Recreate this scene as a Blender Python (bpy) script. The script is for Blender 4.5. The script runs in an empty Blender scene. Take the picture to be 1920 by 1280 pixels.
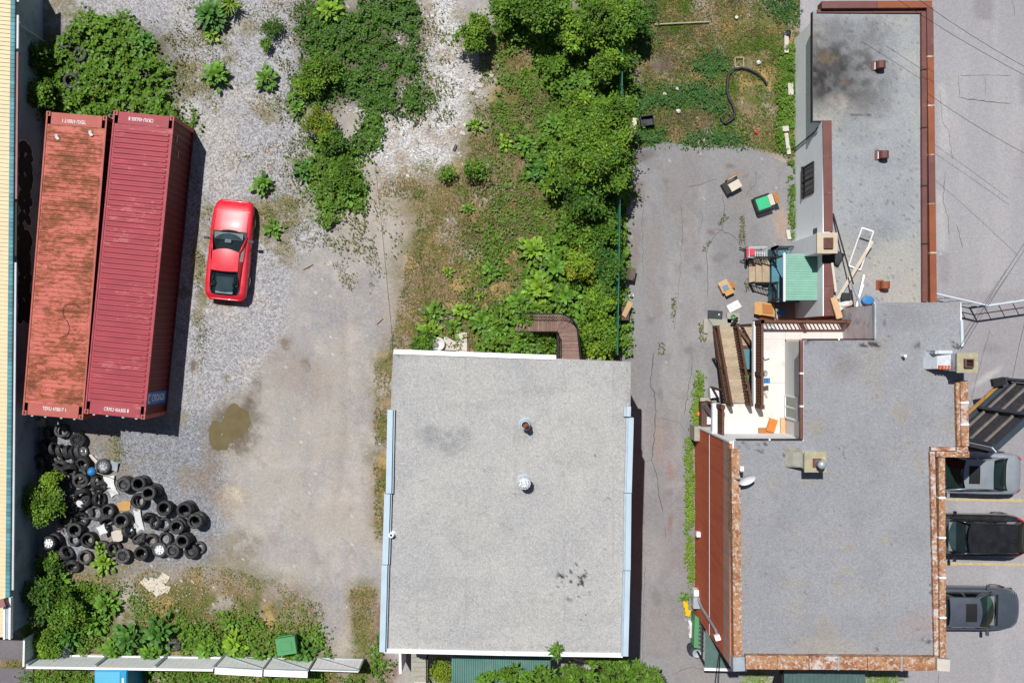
import bpy, math, random
import numpy as np
from mathutils import Vector, Matrix, Euler

# ---------------------------------------------------------------- scene, camera, light
SC = bpy.context.scene
COL = SC.collection
H = 43.4            # flying height of the camera (m)
FPX = 1909.0        # focal length in pixels of the 1920 px wide photograph
def P(px, py, z=0.0):
    """a point of the photograph at height z -> world"""
    k = (H - z) / FPX
    return Vector(((px - 960.0) * k, (640.0 - py) * k, z))

cam = bpy.data.cameras.new('camera'); cam.sensor_width = 36.0; cam.lens = FPX / 1920.0 * 36.0
cam.clip_end = 2000
camo = bpy.data.objects.new('camera', cam); COL.objects.link(camo)
camo.location = (0, 0, H); SC.camera = camo
SUNV = Vector((-0.193, 0.36, 1.0)).normalized()      # towards the sun
w = bpy.data.worlds.new('World'); SC.world = w; w.use_nodes = True
nt = w.node_tree
sky = nt.nodes.new('ShaderNodeTexSky'); sky.sky_type = 'NISHITA'; sky.sun_disc = False
sky.sun_elevation = math.asin(SUNV.z); sky.sun_rotation = math.atan2(SUNV.x, SUNV.y)
nt.links.new(sky.outputs[0], nt.nodes['Background'].inputs[0])
nt.nodes['Background'].inputs[1].default_value = 0.05
sl = bpy.data.lights.new('sun', 'SUN'); sl.energy = 5.0; sl.angle = math.radians(0.5); sl.color = (1.0, 0.978, 0.94)
so = bpy.data.objects.new('sun', sl); COL.objects.link(so)
so.rotation_euler = SUNV.to_track_quat('Z', 'Y').to_euler(); so.location = SUNV * 60
SC.view_settings.view_transform = 'Standard'; SC.view_settings.look = 'None'
SC.view_settings.exposure = 0.0; SC.view_settings.gamma = 1.0

# ---------------------------------------------------------------- helpers: nodes
def srgb(r, g, b):
    f = lambda c: (c/255.0)/12.92 if c/255.0 <= 0.04045 else (((c/255.0)+0.055)/1.055)**2.4
    return (f(r), f(g), f(b))
ILL = 1.5
def S(r, g, b, k=1.0):
    """albedo of a sunlit colour of the photograph"""
    return tuple(min(0.85, c*k/ILL) for c in srgb(r, g, b))

class NT:
    def __init__(s, name):
        s.m = bpy.data.materials.new(name); s.m.use_nodes = True
        s.t = s.m.node_tree; s.b = s.t.nodes['Principled BSDF']; s.o = s.t.nodes['Material Output']
        s.b.inputs['Specular IOR Level'].default_value = 0.3
    def node(s, typ, **kw):
        n = s.t.nodes.new(typ)
        for k, v in kw.items(): setattr(n, k, v)
        return n
    def set(s, sock, v):
        if isinstance(v, bpy.types.NodeSocket): s.t.links.new(v, sock)
        else:
            if hasattr(sock.default_value, '__len__') and not hasattr(v, '__len__'): v = (v, v, v)
            if hasattr(v, '__len__') and len(v) == 3 and len(sock.default_value) == 4: v = (*v, 1)
            sock.default_value = v
    def pos(s): return s.node('ShaderNodeNewGeometry').outputs['Position']
    def obj(s): return s.node('ShaderNodeTexCoord').outputs['Object']
    def rnd(s): return s.node('ShaderNodeObjectInfo').outputs['Random']
    def attr(s, name, out='Color'): return s.node('ShaderNodeAttribute', attribute_name=name).outputs[out]
    def mapping(s, vec, scale=(1, 1, 1), rot=(0, 0, 0)):
        n = s.node('ShaderNodeMapping'); s.set(n.inputs['Vector'], vec)
        n.inputs['Scale'].default_value = scale; n.inputs['Rotation'].default_value = rot
        return n.outputs[0]
    def noise(s, vec, scale, detail=4, rough=0.55, dist=0.0):
        n = s.node('ShaderNodeTexNoise'); s.set(n.inputs['Vector'], vec)
        n.inputs['Scale'].default_value = scale; n.inputs['Detail'].default_value = detail
        n.inputs['Roughness'].default_value = rough; n.inputs['Distortion'].default_value = dist
        return n.outputs[0]
    def voro(s, vec, scale, out='Color', feature='F1'):
        n = s.node('ShaderNodeTexVoronoi', feature=feature); s.set(n.inputs['Vector'], vec)
        n.inputs['Scale'].default_value = scale
        return n.outputs[out]
    def ramp(s, fac, stops, interp='LINEAR'):
        n = s.node('ShaderNodeValToRGB'); s.set(n.inputs[0], fac); cr = n.color_ramp; cr.interpolation = interp
        while len(cr.elements) < len(stops): cr.elements.new(0.5)
        for e, (p, c) in zip(cr.elements, stops):
            e.position = p; e.color = (*c, 1) if hasattr(c, '__len__') else (c, c, c, 1)
        return n.outputs[0]
    def mix(s, fac, a, b, blend='MIX'):
        n = s.node('ShaderNodeMix', data_type='RGBA', blend_type=blend)
        s.set(n.inputs[0], fac); s.set(n.inputs[6], a); s.set(n.inputs[7], b)
        return n.outputs[2]
    def math(s, op, a, b=0.0, clamp=False):
        n = s.node('ShaderNodeMath', operation=op, use_clamp=clamp); s.set(n.inputs[0], a); s.set(n.inputs[1], b)
        return n.outputs[0]
    def sep(s, col):
        n = s.node('ShaderNodeSeparateColor'); s.set(n.inputs[0], col); return n.outputs
    def bump(s, h, strength=0.3, dist=0.02):
        n = s.node('ShaderNodeBump'); n.inputs['Strength'].default_value = strength; n.inputs['Distance'].default_value = dist
        s.set(n.inputs['Height'], h); s.t.links.new(n.outputs[0], s.b.inputs['Normal'])
    def done(s, col=None, rough=None, metal=None):
        if col is not None: s.set(s.b.inputs['Base Color'], col)
        if rough is not None: s.set(s.b.inputs['Roughness'], rough)
        if metal is not None: s.set(s.b.inputs['Metallic'], metal)
        return s.m

M = {}
def simple(name, col, rough=0.7, var=0.22, scale=2.5, fine=0.12, fscale=40.0, metal=0.0, bump=0.0, world=False, rnd=0.0, dirt=None, dirtamt=0.5):
    n = NT(name); v = n.pos() if world else n.obj()
    lo = tuple(c*(1-var) for c in col); hi = tuple(min(1, c*(1+var*0.8)) for c in col)
    c = n.ramp(n.noise(v, scale, 5, 0.6), [(0.3, lo), (0.7, hi)])
    f = n.noise(v, fscale, 2)
    c = n.mix(1.0, c, n.ramp(f, [(0.3, 1-fine), (0.7, 1+fine)]), 'MULTIPLY')
    if dirt is not None:
        d = n.ramp(n.noise(v, scale*1.7, 6, 0.65), [(0.62-0.25*dirtamt, 0.0), (0.75, 1.0)])
        c = n.mix(d, c, dirt)
    if rnd:
        r = n.ramp(n.rnd(), [(0.0, 1-rnd), (1.0, 1+rnd)])
        c = n.mix(1.0, c, r, 'MULTIPLY')
    if bump: n.bump(f, bump, 0.01)
    M[name] = n.done(c, rough, metal); return M[name]

# ---------------------------------------------------------------- helpers: objects
ORG = {}
USED = {}
def tag(o, label=None, cat=None, group=None, kind=None):
    if label: o['label'] = label
    if cat: o['category'] = cat
    if group: o['group'] = group
    if kind: o['kind'] = kind
    return o
def thing(name, label, cat, loc=(0, 0, 0), rz=0.0, group=None, rot=None):
    o = bpy.data.objects.new(name, None); COL.objects.link(o); o.empty_display_size = 0.2
    o.location = loc; o.rotation_euler = rot if rot is not None else (0, 0, rz)
    ORG[o] = Vector(loc)
    return tag(o, label, cat, group)
def link(name, me, parent=None):
    o = bpy.data.objects.new(name, me); COL.objects.link(o)
    if parent is not None: o.parent = parent
    return o
def copy_tree(o, parent=None):
    c = o.copy(); COL.objects.link(c)
    if parent is not None: c.parent = parent
    for ch in o.children: copy_tree(ch, c)
    return c

class MB:
    """collects shapes; build() makes ONE mesh object"""
    def __init__(s): s.v = []; s.f = []
    def add(s, vs, fs):
        k = len(s.v); s.v.extend([tuple(p) for p in vs]); s.f.extend([tuple(i+k for i in f) for f in fs]); return s
    def box(s, x0, x1, y0, y1, z0, z1):
        return s.add([(x0,y0,z0),(x1,y0,z0),(x1,y1,z0),(x0,y1,z0),(x0,y0,z1),(x1,y0,z1),(x1,y1,z1),(x0,y1,z1)],
                     [(0,3,2,1),(4,5,6,7),(0,1,5,4),(1,2,6,5),(2,3,7,6),(3,0,4,7)])
    def obox(s, c, size, rz=0.0, rx=0.0, ry=0.0):
        R = Euler((rx, ry, rz)).to_matrix(); c = Vector(c)
        vs = [c + R @ Vector((a*size[0]/2, b*size[1]/2, d*size[2]/2)) for d in (-1, 1) for a, b in ((-1,-1),(1,-1),(1,1),(-1,1))]
        return s.add(vs, [(0,3,2,1),(4,5,6,7),(0,1,5,4),(1,2,6,5),(2,3,7,6),(3,0,4,7)])
    def prism(s, poly, z0, z1):
        n = len(poly); a = sum(poly[i][0]*poly[(i+1) % n][1]-poly[(i+1) % n][0]*poly[i][1] for i in range(n))
        if a < 0: poly = list(reversed(poly))
        vs = [(p[0], p[1], z0) for p in poly] + [(p[0], p[1], z1) for p in poly]
        fs = [tuple(range(n-1, -1, -1)), tuple(range(n, 2*n))] + [(i, (i+1) % n, n+(i+1) % n, n+i) for i in range(n)]
        return s.add(vs, fs)
    def hexa(s, bot, top):
        return s.add(list(bot)+list(top), [(0,3,2,1),(4,5,6,7),(0,1,5,4),(1,2,6,5),(2,3,7,6),(3,0,4,7)])
    def beam(s, p0, p1, wd, ht):
        """rectangular bar between two points, wd across (horizontal), ht in height"""
        p0, p1 = Vector(p0), Vector(p1); d = (p1-p0)
        side = Vector((-d.y, d.x, 0))
        side = side.normalized() if side.length > 1e-6 else Vector((1, 0, 0))
        up = d.cross(side).normalized()
        if up.z < 0: up = -up
        a, b = side*wd/2, up*ht/2
        return s.hexa([p0-a-b, p0+a-b, p1+a-b, p1-a-b], [p0-a+b, p0+a+b, p1+a+b, p1-a+b])
    def tube(s, pts, r, n=6, cap=True):
        pts = [Vector(p) for p in pts]; k = len(pts); rr = r if hasattr(r, '__len__') else [r]*k
        base = len(s.v); up = None
        for i, p in enumerate(pts):
            d = (pts[min(i+1, k-1)]-pts[max(i-1, 0)]).normalized()
            if up is None: up = Vector((0, 0, 1)) if abs(d.z) < 0.95 else Vector((1, 0, 0))
            a = d.cross(up).normalized(); b = a.cross(d).normalized(); up = b
            for j in range(n):
                t = 2*math.pi*j/n; s.v.append(tuple(p + (a*math.cos(t)+b*math.sin(t))*rr[i]))
        for i in range(k-1):
            for j in range(n):
                s.f.append((base+i*n+j, base+(i+1)*n+j, base+(i+1)*n+(j+1) % n, base+i*n+(j+1) % n))
        if cap:
            s.f.append(tuple(base+j for j in range(n))); s.f.append(tuple(base+(k-1)*n+j for j in reversed(range(n))))
        return s
    def lathe(s, prof, n=20, c=(0, 0, 0), closed=False):
        base = len(s.v); k = len(prof)
        for r, z in prof:
            for j in range(n):
                t = 2*math.pi*j/n; s.v.append((c[0]+r*math.cos(t), c[1]+r*math.sin(t), c[2]+z))
        for i in range(k if closed else k-1):
            i2 = (i+1) % k
            for j in range(n):
                s.f.append((base+i*n+j, base+i*n+(j+1) % n, base+i2*n+(j+1) % n, base+i2*n+j))
        return s
    def grid(s, fn, nu, nv):
        base = len(s.v)
        for i in range(nu+1):
            for j in range(nv+1): s.v.append(tuple(fn(i/nu, j/nv)))
        for i in range(nu):
            for j in range(nv):
                a = base+i*(nv+1)+j; s.f.append((a, a+nv+1, a+nv+2, a+1))
        return s
    def mesh(s, name, mat, smooth=False, off=(0, 0, 0)):
        me = bpy.data.meshes.new(name)
        me.from_pydata([(x-off[0], y-off[1], z-off[2]) for x, y, z in s.v], [], s.f); me.update()
        if mat is not None: me.materials.append(M[mat] if isinstance(mat, str) else mat)
        if smooth: me.polygons.foreach_set('use_smooth', [True]*len(me.polygons))
        return me
    def build(s, name, mat, parent=None, smooth=False, local=False):
        """verts in world space (or in the parent's own space if local)"""
        if parent is None:
            a = np.array(s.v); c = (a[:, 0].mean(), a[:, 1].mean(), a[:, 2].min())
            o = link(name, s.mesh(name, mat, smooth, c)); o.location = c; ORG[o] = Vector(c); return o
        off = (0, 0, 0) if local else ORG.get(parent, Vector((0, 0, 0)))
        o = link(name, s.mesh(name, mat, smooth, off), parent)
        ORG[o] = Vector(off); return o

def build_np(name, V, F, mat, col=None, parent=None, smooth=False, keep_origin=False):
    V = np.asarray(V, dtype=np.float32); F = np.asarray(F, dtype=np.int32)
    if parent is None and not keep_origin:
        c = np.array([V[:, 0].mean(), V[:, 1].mean(), V[:, 2].min()], dtype=np.float32)
    elif parent is not None: c = np.array(ORG.get(parent, (0, 0, 0)), dtype=np.float32)
    else: c = np.zeros(3, dtype=np.float32)
    V = V - c
    me = bpy.data.meshes.new(name); n, m, k = len(V), len(F), F.shape[1]
    me.vertices.add(n); me.vertices.foreach_set('co', V.ravel())
    me.loops.add(m*k); me.loops.foreach_set('vertex_index', F.ravel())
    me.polygons.add(m); me.polygons.foreach_set('loop_start', np.arange(0, m*k, k, dtype=np.int32))
    if smooth: me.polygons.foreach_set('use_smooth', np.ones(m, dtype=bool))
    if col is not None:
        a = me.attributes.new('col', 'FLOAT_COLOR', 'POINT')
        cc = np.ones((n, 4), dtype=np.float32); cc[:, :col.shape[1]] = col
        a.data.foreach_set('color', cc.ravel())
    me.update(); me.validate()
    me.materials.append(M[mat] if isinstance(mat, str) else mat)
    o = link(name, me, parent); ORG[o] = Vector(c) if parent is None else ORG.get(parent, Vector((0, 0, 0)))
    if parent is None: o.location = Vector([float(x) for x in c])
    return o

def text_mesh(body, size, mat, font_w=1.0):
    cu = bpy.data.curves.new('lettering', 'FONT'); cu.body = body; cu.size = size
    cu.align_x = 'CENTER'; cu.align_y = 'CENTER'; cu.extrude = 0.002; cu.offset = 0.006*size
    ob = bpy.data.objects.new('lettering', cu); COL.objects.link(ob)
    dg = bpy.context.evaluated_depsgraph_get(); me = bpy.data.meshes.new_from_object(ob.evaluated_get(dg))
    bpy.data.objects.remove(ob); bpy.data.curves.remove(cu)
    me.materials.clear(); me.materials.append(M[mat]); me.name = 'lettering'
    return me

# ---------------------------------------------------------------- helpers: noise in numpy
def _hash(ix, iy, seed):
    h = (ix.astype(np.int64)*374761393 + iy.astype(np.int64)*668265263 + seed*974711) & 0xFFFFFFFF
    h = ((h ^ (h >> 13))*1274126177) & 0xFFFFFFFF
    return ((h ^ (h >> 16)) & 0xFFFF)/65535.0
def vnoise(x, y, seed=0):
    ix, iy = np.floor(x), np.floor(y); fx, fy = x-ix, y-iy
    fx = fx*fx*(3-2*fx); fy = fy*fy*(3-2*fy)
    a = _hash(ix, iy, seed); b = _hash(ix+1, iy, seed); c = _hash(ix, iy+1, seed); d = _hash(ix+1, iy+1, seed)
    return (a*(1-fx)+b*fx)*(1-fy) + (c*(1-fx)+d*fx)*fy
def fbm(x, y, per, octv=4, seed=0):
    """x, y in px, per = period in px; about 0..1"""
    t = 0; a = 0.5; s = 0; f = 1.0/per
    for i in range(octv):
        t = t + a*vnoise(x*f+17.3*i, y*f-9.1*i, seed+i*31); s += a; a *= 0.55; f *= 2.03
    return t/s
def sstep(a, b, x):
    t = np.clip((x-a)/(b-a), 0, 1); return t*t*(3-2*t)
def inpoly(px, py, poly):
    r = np.zeros(px.shape, dtype=bool); n = len(poly)
    for i in range(n):
        x0, y0 = poly[i]; x1, y1 = poly[(i+1) % n]
        if y0 == y1: continue
        c = ((y0 > py) != (y1 > py)) & (px < (x1-x0)*(py-y0)/(y1-y0)+x0)
        r ^= c
    return r
def blur(a, r):
    for ax in (0, 1):
        k = 2*r+1; p = np.pad(a, [(r, r) if i == ax else (0, 0) for i in (0, 1)], mode='edge')
        c = np.cumsum(p, axis=ax); z = np.zeros_like(np.take(c, [0], axis=ax))
        c = np.concatenate([z, c], axis=ax)
        n = a.shape[ax]
        a = (np.take(c, range(k, k+n), axis=ax) - np.take(c, range(0, n), axis=ax))/k
    return a
def ell(px, py, cx, cy, rx, ry, rot=0.0):
    c, s = math.cos(math.radians(rot)), math.sin(math.radians(rot)); dx, dy = px-cx, py-cy
    u, v = (dx*c+dy*s)/rx, (-dx*s+dy*c)/ry
    return np.sqrt(u*u+v*v)
# ---------------------------------------------------------------- materials
def sheet_mat(name, cell=22.0, amp=1.0, rough=0.9, bump=0.35):
    """colour attribute x stone grain; the attribute's alpha says how coarse the grain is"""
    n = NT(name); v = n.pos()
    at = n.node('ShaderNodeAttribute', attribute_name='col')
    g = n.sep(n.voro(v, cell))[0]; g2 = n.sep(n.voro(v, cell*2.3))[1]
    grain = n.math('ADD', n.math('MULTIPLY', g, 0.6), n.math('MULTIPLY', g2, 0.4))
    k = n.math('MULTIPLY', n.math('SUBTRACT', grain, 0.5), at.outputs['Alpha'])
    k = n.math('ADD', n.math('MULTIPLY', k, 2.0*amp), 1.0)
    fine = n.ramp(n.noise(v, 9.0, 6, 0.7), [(0.25, 0.86), (0.75, 1.12)])
    c = n.mix(1.0, at.outputs['Color'], fine, 'MULTIPLY')
    cb = n.node('ShaderNodeCombineColor')
    for i in range(3): n.set(cb.inputs[i], k)
    c = n.mix(1.0, c, cb.outputs[0], 'MULTIPLY')
    n.bump(grain, bump, 0.02)
    M[name] = n.done(c, rough); return M[name]
sheet_mat('yard_surface', 17.0, 1.0)
sheet_mat('asphalt_surface', 26.0, 0.7, 0.88, 0.25)
sheet_mat('roof_gravel', 33.0, 0.9, 0.9, 0.3)

def rust_mat(name, paint, rust1, rust2, amount=0.5, sc=(1, 1, 1), scale=2.0, rough=0.6, white=None):
    """paint, a thin film of orange rust, brown cores"""
    n = NT(name); v = n.mapping(n.obj(), sc)
    p = n.ramp(n.noise(v, scale*0.8, 5), [(0.3, tuple(c*0.88 for c in paint)), (0.7, tuple(c*1.12 for c in paint))])
    big = n.noise(v, scale*0.45, 3, 0.5); f = n.noise(v, scale*1.6, 12, 0.70, 0.15); g = n.noise(v, scale*5.5, 6, 0.7)
    q = n.math('ADD', n.math('ADD', n.math('MULTIPLY', big, 0.30), n.math('MULTIPLY', f, 0.46)), n.math('MULTIPLY', g, 0.24))
    t0 = 0.62-0.2*amount
    film = n.ramp(q, [(t0-0.014, 0.0), (t0-0.004, 0.95)]); core = n.ramp(q, [(t0+0.03, 0.0), (t0+0.05, 0.9)])
    r = n.ramp(g, [(0.3, rust1), (0.7, tuple(0.5*(a_+b_) for a_, b_ in zip(rust1, rust2)))])
    c = n.mix(film, p, tuple(0.1*a_+0.9*b_ for a_, b_ in zip(paint, rust2))); c = n.mix(core, c, r)
    if white is not None:
        wm = n.ramp(n.noise(n.mapping(v, (1, 1, 1), (0.3, 0.2, 0.9)), scale*1.6, 9, 0.75), [(0.53, 0.0), (0.57, 0.95)])
        c = n.mix(wm, c, white)
    n.bump(q, 0.25, 0.01)
    M[name] = n.done(c, rough); return M[name]

def brick_mat(name, c1, c2, mortar):
    n = NT(name); v = n.pos()
    rot = n.node('ShaderNodeCombineXYZ'); sp = n.node('ShaderNodeSeparateXYZ'); n.set(sp.inputs[0], v)
    n.set(rot.inputs[0], n.math('ADD', sp.outputs[0], sp.outputs[1])); n.set(rot.inputs[1], sp.outputs[2])
    b = n.node('ShaderNodeTexBrick'); n.set(b.inputs['Vector'], rot.outputs[0])
    b.inputs['Scale'].default_value = 1.0; b.inputs['Brick Width'].default_value = 0.21; b.inputs['Row Height'].default_value = 0.073
    b.inputs['Mortar Size'].default_value = 0.008; b.inputs['Mortar Smooth'].default_value = 0.2
    n.set(b.inputs['Color1'], c1); n.set(b.inputs['Color2'], c2); n.set(b.inputs['Mortar'], mortar)
    st = n.ramp(n.noise(n.mapping(v, (6, 6, 0.35)), 1.0, 6, 0.7), [(0.3, 0.8), (0.5, 1.0), (0.75, 1.15)])
    c = n.mix(1.0, b.outputs[0], st, 'MULTIPLY')
    sp2 = n.ramp(n.noise(v, 14, 3, 0.7), [(0.70, 0.0), (0.76, 0.8)])
    c = n.mix(sp2, c, (.6, .42, .32))
    n.bump(b.outputs[1], -0.4, 0.01)
    M[name] = n.done(c, 0.85)

def leaf_mat(name, tint=(1, 1, 1), use_attr=True, col=(0.06, 0.14, 0.02), trans=0.13, rough=0.5):
    n = NT(name)
    if use_attr: c = n.attr('col')
    else:
        r = n.ramp(n.rnd(), [(0.0, tuple(x*0.6 for x in col)), (0.5, col), (1.0, tuple(x*1.5 for x in col))])
        v = n.obj(); c = n.mix(1.0, r, n.ramp(n.noise(v, 9, 3), [(0.3, 0.75), (0.7, 1.2)]), 'MULTIPLY')
    n.set(n.b.inputs['Base Color'], c); n.b.inputs['Roughness'].default_value = rough
    n.b.inputs['Specular IOR Level'].default_value = 0.25
    t = n.node('ShaderNodeBsdfTranslucent'); n.set(t.inputs[0], n.mix(1.0, c, (1.1, 1.25, 0.5), 'MULTIPLY'))
    ms = n.node('ShaderNodeMixShader'); ms.inputs[0].default_value = trans
    n.t.links.new(n.b.outputs[0], ms.inputs[1]); n.t.links.new(t.outputs[0], ms.inputs[2])
    n.t.links.new(ms.outputs[0], n.o.inputs[0])
    M[name] = n.m
leaf_mat('leaf'); leaf_mat('dry_blade', trans=0.15)
leaf_mat('burdock_leaf', use_attr=False, col=(0.10, 0.215, 0.022))
leaf_mat('burdock_dark', use_attr=False, col=(0.062, 0.165, 0.025))
leaf_mat('burdock_lime', use_attr=False, col=(0.165, 0.29, 0.022))
leaf_mat('purple_leaf', use_attr=False, col=(0.055, 0.012, 0.018), trans=0.1)

def glass_mat(name, tint, gl=0.12):
    n = NT(name)
    tr = n.node('ShaderNodeBsdfTransparent'); n.set(tr.inputs[0], tint)
    g = n.node('ShaderNodeBsdfGlossy'); g.inputs['Roughness'].default_value = 0.03
    fr = n.node('ShaderNodeLayerWeight'); fr.inputs[0].default_value = 0.3
    f = n.math('ADD', n.math('MULTIPLY', fr.outputs['Fresnel'], 0.8), gl*0.5)
    ms = n.node('ShaderNodeMixShader'); n.set(ms.inputs[0], f)
    n.t.links.new(tr.outputs[0], ms.inputs[1]); n.t.links.new(g.outputs[0], ms.inputs[2]); n.t.links.new(ms.outputs[0], n.o.inputs[0])
    M[name] = n.m
glass_mat('car_glass', (0.45, 0.54, 0.56)); glass_mat('dark_glass', (0.05, 0.06, 0.07)); glass_mat('green_glass', (0.45, 0.62, 0.55))
def paint_mat(name, col, rough=0.28, metal=0.0, coat=0.6):
    n = NT(name); v = n.obj()
    c = n.ramp(n.noise(v, 3, 4), [(0.3, tuple(x*0.93 for x in col)), (0.7, tuple(min(1, x*1.05) for x in col))])
    dust = n.ramp(n.noise(v, 3, 5, 0.6), [(0.4, 0.0), (0.8, 0.03)])
    c = n.mix(dust, c, (0.5, 0.46, 0.42))
    n.b.inputs['Coat Weight'].default_value = coat; n.b.inputs['Coat Roughness'].default_value = 0.06
    n.b.inputs['Specular IOR Level'].default_value = 0.5
    M[name] = n.done(c, rough, metal)
paint_mat('red_paint', (0.60, 0.010, 0.028), 0.38, 0.0, 0.25)
paint_mat('black_paint', (0.012, 0.012, 0.014), 0.2)
paint_mat('silver_paint', (0.30, 0.33, 0.37), 0.38, 0.35)
paint_mat('navy_paint', (0.085, 0.098, 0.128), 0.34, 0.35)
simple('black_trim', (0.012, 0.012, 0.013), 0.5); simple('rubber', (0.036, 0.036, 0.038), 0.6, 0.3, 6, 0.2, rnd=0.6, dirt=(0.15, 0.135, 0.12), dirtamt=0.35)
simple('interior', (0.045, 0.055, 0.062), 0.8); simple('interior_light', (0.17, 0.20, 0.21), 0.8); simple('interior_beige', (0.30, 0.28, 0.24), 0.8)
simple('alloy', (0.55, 0.56, 0.58), 0.35, 0.15, metal=0.6); simple('hubcap', (0.72, 0.73, 0.75), 0.4); simple('steel_rim', (0.05, 0.05, 0.055), 0.5, metal=0.3)
simple('red_lamp', (0.5, 0.01, 0.02), 0.2); simple('clear_lamp', (0.6, 0.63, 0.65), 0.12)
rust_mat('container_left', S(216, 118, 104), S(112, 62, 34), S(160, 86, 50), 0.63, (0.75, 1.8, 1), 2.2)
rust_mat('container_right', S(182, 76, 86), S(160, 70, 70), S(206, 120, 120), 0.25, (1, 3, 1), 1.2, white=None)
rust_mat('container_side', S(118, 44, 46), S(90, 45, 34), S(110, 55, 38), 0.05, (1, 1, 1), 2)  # container red darkened for the sides: their shade is put into the colour
rust_mat('container_frame', S(196, 104, 92), S(150, 90, 60), S(170, 110, 80), 0.2, (3, 3, 3), 2)
rust_mat('rusty_coping', S(196, 150, 116), S(140, 88, 58), S(194, 138, 94), 0.72, (1, 1, 1), 5.5, white=S(220, 210, 200))
rust_mat('peeling_coping', S(222, 214, 208), S(140, 88, 62), S(186, 126, 86), 0.62, (1, 1, 1), 6.5)
simple('brown_coping', S(128, 82, 76), 0.55, 0.16, 1.5, 0.08, dirt=S(165, 140, 130), dirtamt=0.1)
simple('rust_brown_coping', S(160, 92, 62), 0.6, 0.2, 1.2, 0.1, dirt=S(135, 90, 70), dirtamt=0.4)
brick_mat('red_brick', (.64, .130, .052), (.54, .105, .042), (.52, .19, .11))
brick_mat('pale_brick', (.46, .24, .17), (.40, .20, .14), (.5, .42, .36))
simple('white_wall', (.86, .89, .91), 0.8, 0.03, 0.8, 0.03, world=True, dirt=(.70, .73, .74), dirtamt=0.1)
simple('grey_wall', (.55, .58, .62), 0.85, 0.18, 1.2, 0.12, world=True, dirt=S(110, 112, 118), dirtamt=0.4)
simple('white_metal', S(228, 238, 248), 0.42, 0.05, 2, 0.03); simple('white_paint', (.84, .85, .86), 0.6, 0.05, 2, 0.04, dirt=(.62, .6, .56), dirtamt=0.05)
simple('blue_white_metal', S(205, 226, 240), 0.42, 0.08, 1.2, 0.03); simple('galvanised', S(200, 212, 222), 0.4, 0.15, 3, 0.08, metal=0.3)
simple('white_deck', S(243, 240, 234), 0.75, 0.05, 0.9, 0.06, world=True, dirt=S(205, 192, 172), dirtamt=0.12)
simple('white_siding', S(236, 236, 232), 0.6, 0.04, 1, 0.03)
simple('concrete', S(186, 184, 170), 0.9, 0.15, 3, 0.15, bump=0.3, dirt=S(150, 145, 125), dirtamt=0.3)
simple('cap_concrete', S(190, 182, 150), 0.9, 0.12, 4, 0.15, bump=0.4, dirt=S(225, 222, 205), dirtamt=0.2)
simple('chimney_cream', S(222, 208, 184), 0.85, 0.08, 3, 0.06)
simple('pale_slab', S(224, 216, 206), 0.9, 0.1, 3, 0.1, dirt=S(190, 178, 160), dirtamt=0.2)
simple('tan_plank', S(198, 178, 152), 0.8, 0.16, 5, 0.16, rnd=0.12); simple('weathered_plank', S(150, 122, 112), 0.85, 0.2, 5, 0.2, rnd=0.25, dirt=S(120, 120, 105), dirtamt=0.3)
simple('brown_wood', S(112, 78, 62), 0.75, 0.25, 4, 0.2, rnd=0.15); simple('dark_iron', (0.018, 0.016, 0.016), 0.6)
simple('porch_blue', S(92, 146, 162), 0.7, 0.12, 2, 0.08); simple('awning_green', S(146, 204, 184), 0.5, 0.1, 3, 0.06, rnd=0.06)
simple('dark_green_roof', S(96, 124, 118), 0.7, 0.15, 3, 0.12); simple('sea_green_sheet', S(112, 160, 150), 0.5, 0.22, 1.2, 0.1, dirt=S(140, 150, 145), dirtamt=0.5)
simple('cream_roof', S(250, 232, 190), 0.6, 0.05, 1.5, 0.05, world=True); simple('turquoise', S(96, 160, 172), 0.55, 0.12, 3, 0.06, rnd=0.28)
simple('gutter_white', S(225, 228, 232), 0.45, 0.06); simple('gutter_brown', S(170, 120, 120), 0.5, 0.12)
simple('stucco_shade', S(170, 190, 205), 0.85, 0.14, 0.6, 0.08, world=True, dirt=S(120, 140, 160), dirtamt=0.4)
n_ = NT('foil'); M['foil'] = n_.done(n_.ramp(n_.voro(n_.obj(), 26), [(0.2, (.16, .18, .2)), (0.6, (.8, .82, .85))]), 0.4)
simple('black_ink', (0.012, 0.012, 0.014), 0.7); simple('white_ink', (0.7, 0.7, 0.7), 0.7)
simple('chain_green', S(40, 120, 92), 0.5); simple('plastic_green', S(96, 168, 112), 0.5, 0.06, 3, 0.04)
simple('felt_green', S(76, 208, 148), 0.8, 0.05); simple('cardboard', S(222, 176, 112), 0.85, 0.08, 4, 0.06); simple('cardboard_dark', S(196, 132, 78), 0.85, 0.1)
simple('pale_card', S(232, 222, 204), 0.85, 0.06, 4, 0.06); simple('paper_white', S(250, 250, 250), 0.7, 0.03)
simple('plywood', S(226, 190, 146), 0.8, 0.08, 6, 0.08); simple('wood_brown', S(190, 136, 84), 0.8, 0.15, 6, 0.12)
simple('black_plastic', (0.02, 0.022, 0.026), 0.5); simple('slate_mat', (0.035, 0.042, 0.05), 0.7)
simple('grey_cloth', S(128, 116, 100), 0.9); simple('brown_panel', S(112, 86, 78), 0.8, 0.15)
simple('cart_wire', (.7, .72, .75), 0.4); simple('red_plastic', S(232, 72, 92), 0.4); simple('blue_plastic', S(66, 142, 210), 0.4, 0.06)
simple('cyan_paint', S(60, 180, 230), 0.4, 0.05); simple('cyan_paint_top', S(110, 205, 240), 0.45, 0.05)
simple('yellow_plastic', S(252, 208, 20), 0.4, 0.04); simple('orange_plastic', S(235, 140, 60), 0.5)
simple('logo_blue', S(40, 110, 190, 1.4), 0.5, 0.08); simple('bag_white', S(242, 242, 240), 0.6, 0.06)
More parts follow.
